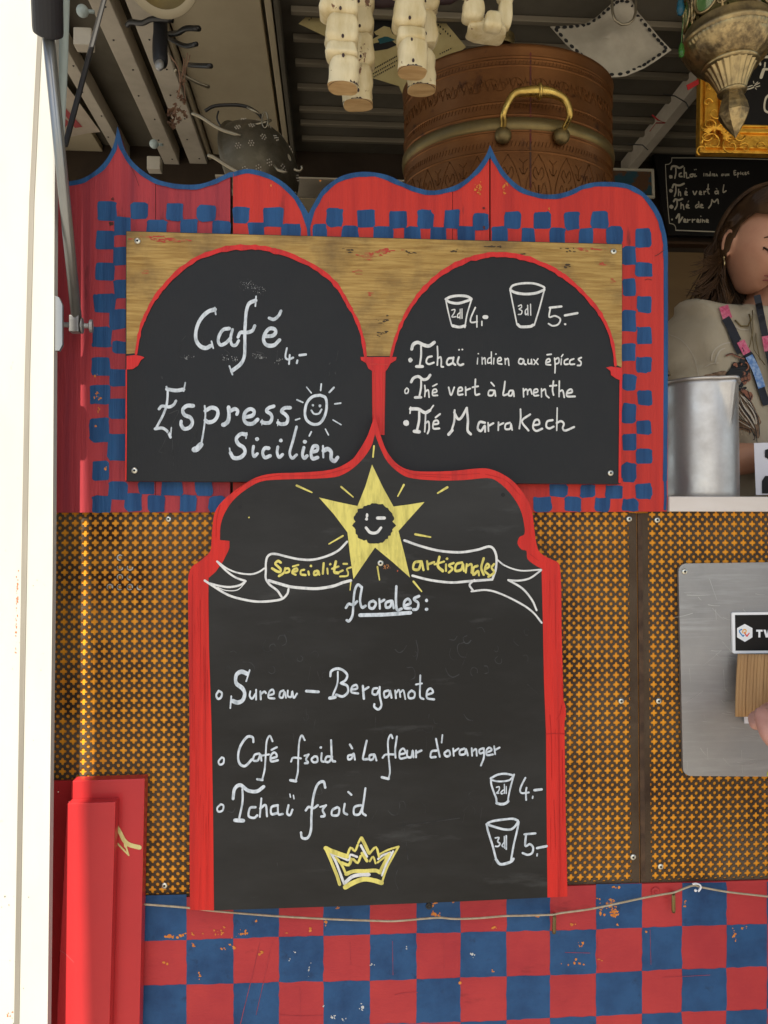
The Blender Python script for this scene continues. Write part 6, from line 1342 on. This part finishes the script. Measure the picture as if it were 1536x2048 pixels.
b = MB(); b.patch([P(x, y, YF - .0016) for x, y in [(748, 64), (768, 52), (780, 55), (784, 66), (790, 74), (770, 73), (752, 70)]]); b.patch([P(x, y, YF - .0016) for x, y in [(748, 25), (760, 18), (790, 20), (786, 30), (766, 32)]]); b.build('pale_print', M['flag'], fl)
YS = .62
sc_ = thing('spotted_bandana', 'grey-white cloth with black spotted border hanging right of the cauldron', 'bandana', P(1230, 155, YS))
pts = [(1100, 53), (1130, 52), (1168, 48), (1193, 34), (1221, 9), (1240, -5), (1262, -2), (1277, 25), (1300, 52), (1320, 76), (1343, 100), (1308, 124), (1289, 136), (1252, 152), (1232, 154), (1215, 154), (1180, 130), (1144, 99), (1132, 88), (1119, 74)]
b = MB()
cc = Vector((1222, 80, 0)); ring_ = [Vector((x, y, 0)) for x, y in pts]; vs = [P(cc.x, cc.y, YS - .01)]; LV = 8
for l in range(1, LV + 1):
    for p in ring_:
        q = cc.lerp(p, l / LV); vs.append(P(q.x, q.y, YS + .010 * math.sin(q.x * .06) + .008 * math.sin(q.y * .07 + q.x * .02)))
n_ = len(ring_); fs = [(0, 1 + (k + 1) % n_, 1 + k) for k in range(n_)]
for l in range(LV - 1):
    for k in range(n_): fs.append((1 + l * n_ + k, 1 + l * n_ + (k + 1) % n_, 1 + (l + 1) * n_ + (k + 1) % n_, 1 + (l + 1) * n_ + k))
b.add(vs, fs); o = b.build('cloth', M['cloth'], sc_, smooth=True); sm_ = o.modifiers.new('s', 'SOLIDIFY'); sm_.thickness = .001
b = MB()
for i in range(n_):
    a, c = ring_[i], ring_[(i + 1) % n_]; L_ = (c - a).length; m_ = max(1, int(L_ / 11))
    for k in range(m_):
        p = a.lerp(c, (k + .5) / m_).lerp(cc, .07); t = (c - a).normalized(); yy = YS + .010 * math.sin(p.x * .06) + .008 * math.sin(p.y * .07 + p.x * .02) - .0022
        ang = math.atan2(t.y, t.x); pl = []
        for s in range(10):
            u, v = 5.0 * math.cos(s * .628), 3.3 * math.sin(s * .628); pl.append(P(p.x + u * math.cos(ang) - v * math.sin(ang), p.y + u * math.sin(ang) + v * math.cos(ang), yy))
        b.patch(pl)
b.build('black_spots', M['ink'], sc_)
b = MB(); YC = YS - .05
b.tube([P(x, y, YC) for x, y in ((1224, -60), (1224, 0), (1225, 25), (1230, 40), (1242, 49), (1256, 48), (1266, 40), (1271, 26), (1272, 0), (1272, -60))], .0032, 10)
tag(b.build('carabiner', M['hook'], smooth=True), 'dull metal carabiner loop hanging in front of the spotted bandana', 'carabiner')
for pt, lb_ in ((((1304, 230), (1316, 240), (1330, 246), (1312, 246), (1300, 262)), 'small red ribbon tied near the slanted ceiling beam'),):
    b = MB(); b.tube([P(x, y, 1.0) for x, y in pt], .004, 6, flat=.3); tag(b.build('red_ribbon', M['redribbon']), lb_, 'ribbon')
b = MB(); b.slab([P(1373, 170, .64), P(1397, 158, .64), P(1398, 168, .64), P(1376, 180, .64)], .002); tag(b.build('red_tag', M['redribbon']), 'dark red fabric tag left of the gilt frame', 'tag')
b = MB(); b.tube([P(x, y, .8) for x, y in ((1326, 188), (1350, 192), (1372, 205), (1378, 217))], .0015, 6); b.tube([P(x, y, .9) for x, y in ((1256, 288), (1285, 290), (1296, 300))], .0015, 6)
tag(b.build('ceiling_hook', M['iron']), 'thin dark wire hooks beside the slanted ceiling beam on the right', 'hook')

# ================================================================== LEFT INTERIOR: PAN, HOOKS, COLANDER, DRIED FLOWERS, PAPER
YP = .42; pc_ = P(325, -50, YP); pm = (1.232 + YP) / FPX
pan = thing('brass_pan', 'shallow brass pan hanging face-on at the top edge, seen from below', 'pan', pc_)
axp = Vector((0, -.8, -.6)).normalized()
b = MB(); b.lathe([(0, -.012), (52 * pm, -.010), (60 * pm, .002), (72 * pm, .006), (74 * pm, .004), (60 * pm, -.004), (50 * pm, -.016), (0, -.018)], pc_, axp, 48); b.build('pan_dish', M['brass_old'], pan, smooth=True)
b = MB(); b.lathe([(58 * pm, .004), (74 * pm, .008), (75 * pm, .004), (74 * pm, .002)], pc_, axp, 48); b.build('rim', M['khaki'], pan, smooth=True)
YK = .56
b = MB(); c_ = [P(x, y, YK) for x, y in ((322, -20), (320, 20), (321, 60), (320, 100), (322, 132))]; b.tube(crom(c_, 4), [.0165] * 10 + [.0175] * 5 + [.0165, .013], 16)
kn = thing('knife_handle', 'chunky black handle with metal cap hanging just below the brass pan', 'handle', P(322, 145, YK)); b.build('grip', M['rubber'], kn, smooth=True)
b = MB(); q = P(319, 130, YK - .012); b.ball(q, .0105, .006, .014, 14, 10); b.build('end_cap', M['steel'], kn, smooth=True)
def hook(label, pts, y0, y1, r, m, flat=1.0):
    n_ = len(pts); b = MB(); b.tube(crom([P(x, y, y0 + (y1 - y0) * i / (n_ - 1)) for i, (x, y) in enumerate(pts)], 4), r, 10, flat=flat); return tag(b.build('wall_hook', m, smooth=True), label, 'hook', 'coat hooks along the ceiling strip')
hook('dark curved hook just left of the black handle', [(255, 50), (262, 44), (285, 46), (305, 38), (345, 40)], .60, .52, .0062, M['iron'])
hook('dark hook with rounded tip right of the black handle, upper of two', [(338, 68), (356, 66), (372, 57), (398, 57)], .62, .50, .0062, M['iron'])
hook('dark hook curling right below the upper one', [(334, 74), (352, 84), (372, 92), (393, 88)], .62, .50, .0052, M['iron'])
hook('short straight black hook tip beside the dried stems', [(378, 130), (395, 131), (422, 132)], .64, .52, .0055, M['iron'])
hook('polished metal prong crossing the dried flower stems', [(349, 139), (366, 150), (392, 164), (418, 174)], .50, .56, .0040, M['hook'])
hook('long metal prong left of the colander, upper', [(384, 226), (405, 236), (440, 258), (482, 272)], .56, .56, .0042, M['hook'])
hook('metal prong running down behind the fascia left of the colander', [(416, 310), (430, 316), (455, 332), (480, 346)], .50, .50, .0042, M['hook'])
hook('small curled metal hook right of the colander', [(588, 338), (598, 342), (604, 338), (603, 332)], .62, .62, .0032, M['hook'])
wr_ = thing('wire_bail', 'bent dark wire bail with loop holding up the colander', 'wire', P(450, 250, .66))
b = MB(); b.tube(crom([P(x, y, .66) for x, y in ((410, 222), (430, 212), (470, 210), (495, 214), (515, 226), (524, 236))], 4), .0042, 8)
b.tube(crom([P(x, y, .66) for x, y in ((437, 222), (434, 236), (440, 250), (452, 262))], 4), .0022, 8); b.build('bail', M['iron'], wr_, smooth=True)
b = MB(); b.tube([P(x, y, .65) for x, y in ((490, 258), (510, 250), (530, 245), (543, 240))], [.0035, .0045, .0045, .003], 8); b.tube([P(x, y, .64) for x, y in ((494, 214), (508, 222), (520, 228))], [.002, .004, .002], 8); b.build('prong', M['hook'], wr_, smooth=True)
b = MB(); pts = [P(530 + 6 * math.cos(t * .4), 240 + 16 * math.sin(t * .4), .64) for t in range(17)]; b.tube(pts, .0022, 6, cap=False); b.build('ring', M['hook'], wr_, smooth=True)
YO = .74; om = (1.232 + YO) / FPX; cdv = thing('colander', 'dull tin colander with punched flower holes hanging on its side', 'colander', P(500, 345, YO))
axc = Vector((.86, -.42, .20)).normalized(); oc = P(500, 350, YO); Rc = 100 * om
prof = [(Rc * 1.04, -.004), (Rc * 1.05, 0), (Rc, .004)] + [(Rc * math.cos(R(a)) ** .8, Rc * .92 * math.sin(R(a))) for a in range(4, 91, 7)]
b = MB(); b.lathe(prof, oc, axc, 64); o = b.build('bowl', M['colander'], cdv, smooth=True)
aa = axc.cross(Vector((0, 1, 0))).normalized(); ab = axc.cross(aa).normalized()
b = MB()
for rowa, cnt in ((22, 13), (38, 11), (54, 8), (70, 4)):
    for k in range(cnt):
        th = 2 * math.pi * (k + .5 * (rowa > 30)) / cnt
        for h in range(7):
            da, dt = (0, 0) if h == 6 else (3.0 * math.cos(h * 1.047), 3.0 * math.sin(h * 1.047))
            a_r = R(rowa + da); t_ = th + R(dt) / max(.3, math.cos(a_r)); r_ = Rc * math.cos(a_r) ** .8 * 1.004; p = oc + axc * (Rc * .925 * math.sin(a_r)) + aa * r_ * math.cos(t_) + ab * r_ * math.sin(t_)
            b.ball(p, .0019, seg=6, ring=4)
tag(b.build('pale_hole_dots', M['beam'], cdv), kind='stuff')  # pale beads for the holes, their brightness put into the colour
b = MB(); b.tube([P(548, 330, YO - .12), P(556, 340, YO - .12), P(568, 344, YO - .12), P(576, 345, YO - .12)], [.003, .0035, .0045, .003], 8); b.build('side_handle', M['hook'], cdv, smooth=True)
# dried flowers
random.seed(12); df = thing('dried_flowers', 'small bunch of dried brown flowers hanging upside down by its stems', 'dried flowers', P(352, 258, .5))
b = MB()
for s_ in ('375,106 370,130 362,165 358,190', '368,116 366,140 358,180 354,196', '340,112 352,128 360,148 362,176', '344,116 356,136 360,170', '372,140 368,170 372,200', '380,110 376,124 366,150'):
    b.tube(crom([P(float(q.split(',')[0]), float(q.split(',')[1]), .5 + random.uniform(-.01, .01)) for q in s_.split()], 3), .0011, 5)
b.build('stems', M['dried'], df)
for cx, cy, r_ in ((368, 165, 6), (356, 184, 4), (362, 196, 8), (370, 204, 6), (345, 224, 11), (358, 216, 7), (366, 226, 8), (340, 228, 7), (345, 246, 11), (358, 240, 7), (350, 210, 5), (372, 232, 5)):
    b = MB(); q = P(cx, cy, .5 + random.uniform(-.012, .0))
    for k in range(12):
        d = Vector((random.gauss(0, 1), random.gauss(0, 1), random.gauss(0, 1))).normalized(); e_ = d.orthogonal().normalized(); f2 = d.cross(e_); s3 = r_ * .0011
        b.add([q, q + d * s3 * .6 + e_ * s3 * .5, q + d * s3 * 1.15 + f2 * s3 * .1, q + d * s3 * .6 - e_ * s3 * .5], [(0, 1, 2, 3)])
    b.build('flower_head', M['dried'], df)
# paper on the ceiling and knobs
zc = CEIL - .0135
b = MB(); b.add([PH(131, 168, zc), PH(201, 264, zc), PH(178, 266, zc), PH(136, 275, zc), PH(60, 290, zc)], [(0, 1, 2, 3, 4)])
pp = b.build('poster', M['paper']); tag(pp, 'creased pale paper with red print stuck at the upper left ceiling', 'poster')
b = MB(); b.add([PH(128, 213, zc - .001), PH(165, 254, zc - .001), PH(150, 256, zc - .001), PH(128, 228, zc - .001)], [(0, 1, 2, 3)]); b.add([PH(128, 235, zc - .001), PH(140, 246, zc - .001), PH(128, 256, zc - .001)], [(0, 1, 2)])
b.build('red_print', M['redink'], pp)
for (x, y, w_, yy), lb_ in ((((165, 22, 12, .42)), 'grey knob on a bracket at the upper left, left of the slanting bar'), (((308, 288, 9, .9)), 'grey knob on a bracket behind the first scallop dip of the fascia')):
    t = thing('ball_ended_bracket', lb_, 'knob fitting', P(x, y, yy)); s_ = (1.232 + yy) / FPX
    b = MB(); b.ball(P(x, y, yy), w_ * s_, seg=16, ring=10); b.tube([P(x + 6, y, yy + .02), P(x + w_ * 2, y + 2, yy + .02)], .004, 8); b.build('knob', M['tealtube'], t, smooth=True)
    b = MB(); q = P(x - 2, y + w_ * 4, yy + .03); b.box(q.x - w_ * 1.4 * s_, q.x + w_ * 1.6 * s_, q.y, q.y + .03, q.z - w_ * 1.6 * s_, q.z + w_ * 1.4 * s_); b.build('bracket', M['beam'], t, bevel=.003)

# ================================================================== STEEL PLATE, SIGN, CARDBOARD
SY_ = -.004
pl = thing('steel_plate', 'scratched brushed steel plate with rounded corners screwed over the perforated panel', 'plate', P(1500, 1550, SY_))
pts = []
def corner(cx, cy, r_, a0):
    return [(cx + r_ * math.cos(R(a0 + k * 15)), cy + r_ * math.sin(R(a0 + k * 15))) for k in range(7)]
pts = corner(1373, 1143, 16, 180) + corner(1860, 1136, 16, 270) + corner(1870, 1540, 16, 0) + corner(1382, 1536, 16, 90)
b = MB(); b.slab([P(x, y, SY_) for x, y in pts], .006); b.build('plate', M['steel'], pl)
inst('screw', SCREW, pl, P(1369, 1143, SY_ - .0003))
b = MB(); random.seed(31)
for k in range(46):
    x, y = random.uniform(1366, 1536), random.uniform(1140, 1540); a = random.choice((0, .1, 1.5, .8, random.uniform(0, 3))); L_ = random.uniform(8, 50)
    if x + abs(math.cos(a)) * L_ > 1600: continue
    ribbon(b, [(x, y), (x + L_ * math.cos(a) * .5, y + L_ * .5 * math.sin(a) + 1), (x + L_ * math.cos(a), min(1545, y + L_ * math.sin(a)))], random.uniform(.3, .7), SY_ - .0003, n=3, taper=.6)
b.build('scratches', mat('bright_scratch', (0.6, 0.6, 0.58), 0.3, metal=.8), pl)
TY = -.0085
sg = thing('payment_sign', 'black payment sign with white rim, hexagonal logo and white capital letters on the steel plate', 'sign', P(1560, 1308, TY))
b = MB(); b.slab([P(x, y, TY) for x, y in corner(1467, 1228, 3, 180) + corner(1747, 1226, 3, 270) + corner(1749, 1302, 3, 0) + corner(1469, 1304, 3, 90)], .004); b.build('white_board', M['signwhite'], sg)
b = MB(); b.patch([P(x, y, TY - .0003) for x, y in [(1470, 1230), (1744, 1228), (1745, 1300), (1471, 1301.5)]]); b.build('black_field', M['signblack'], sg)
Tv = (1420, 1200, .17576)
b = MB(); b.patch([P(1420 + x * Tv[2], 1200 + y * Tv[2], TY - .0007) for x, y in [(395, 272), (483, 320), (483, 425), (397, 476), (308, 425), (308, 320)]])
b.patch([P(1420 + x * Tv[2], 1200 + y * Tv[2], TY - .0007) for x, y in [(526, 338), (598, 338), (598, 360), (574, 360), (574, 426), (550, 426), (550, 360), (526, 360)]])
def cap(pts): b.patch([P(1420 + x * Tv[2], 1200 + y * Tv[2], TY - .0007) for x, y in pts])
cap([(608, 338), (634, 338), (648, 390), (662, 338), (684, 338), (698, 390), (712, 338), (738, 338), (712, 426), (686, 426), (673, 378), (660, 426), (634, 426)])
cap([(752, 338), (776, 338), (776, 426), (752, 426)])
cap([(792, 338), (816, 338), (850, 388), (850, 338), (874, 338), (874, 426), (850, 426), (816, 376), (816, 426), (792, 426)])
cap([(886, 338), (958, 338), (958, 360), (934, 360), (934, 426), (910, 426), (910, 360), (886, 360)])
b.build('white_marks', M['signwhite'], sg)
for s_, m_ in (('13:362,335 340,345 338,365 360,395 376,412 386,402', 'lblue'), ('12:372,372 374,350 388,335 405,338 412,352 404,370 390,380', 'lorange'), ('13:392,368 405,392 420,412 430,398 446,378', 'lred')):
    b = MB(); strokes(b, Tv, s_, TY - .0010, nib=0); b.build('logo_stroke', M[m_], sg)
cb_ = thing('cardboard_flap', 'curved piece of brown corrugated cardboard under the payment sign', 'cardboard', P(1520, 1436, -.03))
b = MB(); vs = []; nx_, nz_ = 160, 8
for j in range(nz_ + 1):
    for i in range(nx_ + 1):
        t, s = i / nx_, j / nz_; xl_ = 1476 - 5 * math.sin(s * 1.7) + 1.0; x = xl_ + (1720 - xl_) * t; y = 1308 + 125 * s + 2 * t
        vs.append(P(x, y, -.020 - .0007 * math.sin(t * 230) - .016 * math.sin(t * 3.14) - .008 * s * (1 - t)))
b.add(vs, [(j * (nx_ + 1) + i, j * (nx_ + 1) + i + 1, (j + 1) * (nx_ + 1) + i + 1, (j + 1) * (nx_ + 1) + i) for j in range(nz_) for i in range(nx_)])
o = b.build('cardboard_sheet', M['card'], cb_, smooth=True, recalc=False); md = o.modifiers.new('s', 'SOLIDIFY'); md.thickness = .003
b = MB(); b.slab([P(1488, 1420, -.010), P(1640, 1420, -.010), P(1640, 1449, -.010), P(1489, 1447, -.010)], .0008)
tag(b.build('white_slip', M['whitepaper']), 'white paper slip sticking out below the cardboard flap', 'paper')

# ================================================================== WAXED LINE AND PEGS
ws = [(282, 1808), (370, 1815), (430, 1822), (500, 1828), (560, 1833), (660, 1838), (740, 1841), (790, 1842), (850, 1837), (880, 1835), (910, 1838), (960, 1836), (1010, 1832), (1050, 1831), (1090, 1830), (1108, 1829), (1122, 1826), (1180, 1818), (1240, 1806), (1290, 1795), (1330, 1788), (1348, 1785), (1368, 1777), (1388, 1771), (1402, 1774), (1450, 1783), (1500, 1789), (1536, 1793), (1600, 1800), (1700, 1806)]
b = MB(); b.tube(crom([P(x, y + .8 * noise.noise(Vector((x * .06, 0, 0))), -.012 if 900 < x < 1420 else (-.0435 if 430 < x < 900 and False else -.012)) for x, y in ws], 5), .00155, 6)
tag(b.build('waxed_cord', M['string'], smooth=True), 'sagging waxed cord strung across the checked skirt below the menu board', 'cord')
for (x0, y0, x1, y1), lb_ in (((1109, 1829, 1108, 1866), 'bent metal peg carrying the cord, left of the two'), ((1347, 1786, 1347, 1824), 'bent metal peg carrying the cord, right one near the white clip')):
    b = MB(); b.tube([P(x0, y0, .002), P(x0, y0 + 1, -.009), P(x0, y0 + 5, -.014), P(x1, y1 - 4, -.013), P(x1, y1, -.012)], [.0026, .0028, .0028, .0032, .0028], 10)
    tag(b.build('cord_peg', M['brass_old'], smooth=True), lb_, 'peg', 'metal pegs holding the cord')
b = MB(); b.tube(crom([P(x, y, -.0155) for x, y in ((1385, 1768), (1392, 1767), (1400, 1770), (1401, 1776), (1396, 1783))], 4), .0022, 8, flat=.6); b.ball(P(1391, 1781, -.014), .0022)
tag(b.build('white_clip', M['signwhite'], smooth=True), 'small white plastic clip hooked on the cord below the steel plate', 'clip')
b = MB(); b.lathe([(0, -.0005), (.0075, 0), (.007, .0012), (.003, .0016), (.0028, .0006), (0, .0006)], P(1311, 1783, .0004), (0, -1, 0), 20)
tag(b.build('red_painted_washer', M['red_check'], smooth=True), 'red painted washer just above the cord, left of the right peg', 'washer')
b = MB(); b.lathe([(0, -.0005), (.0055, 0), (.005, .0012), (.003, .0016), (.0028, .0006), (0, .0006)], P(858, 1812, .0004), (0, -1, 0), 20)
tag(b.build('dark_bolt_head', M['iron'], smooth=True), 'dark bolt head under the bottom edge of the tall menu board', 'bolt')
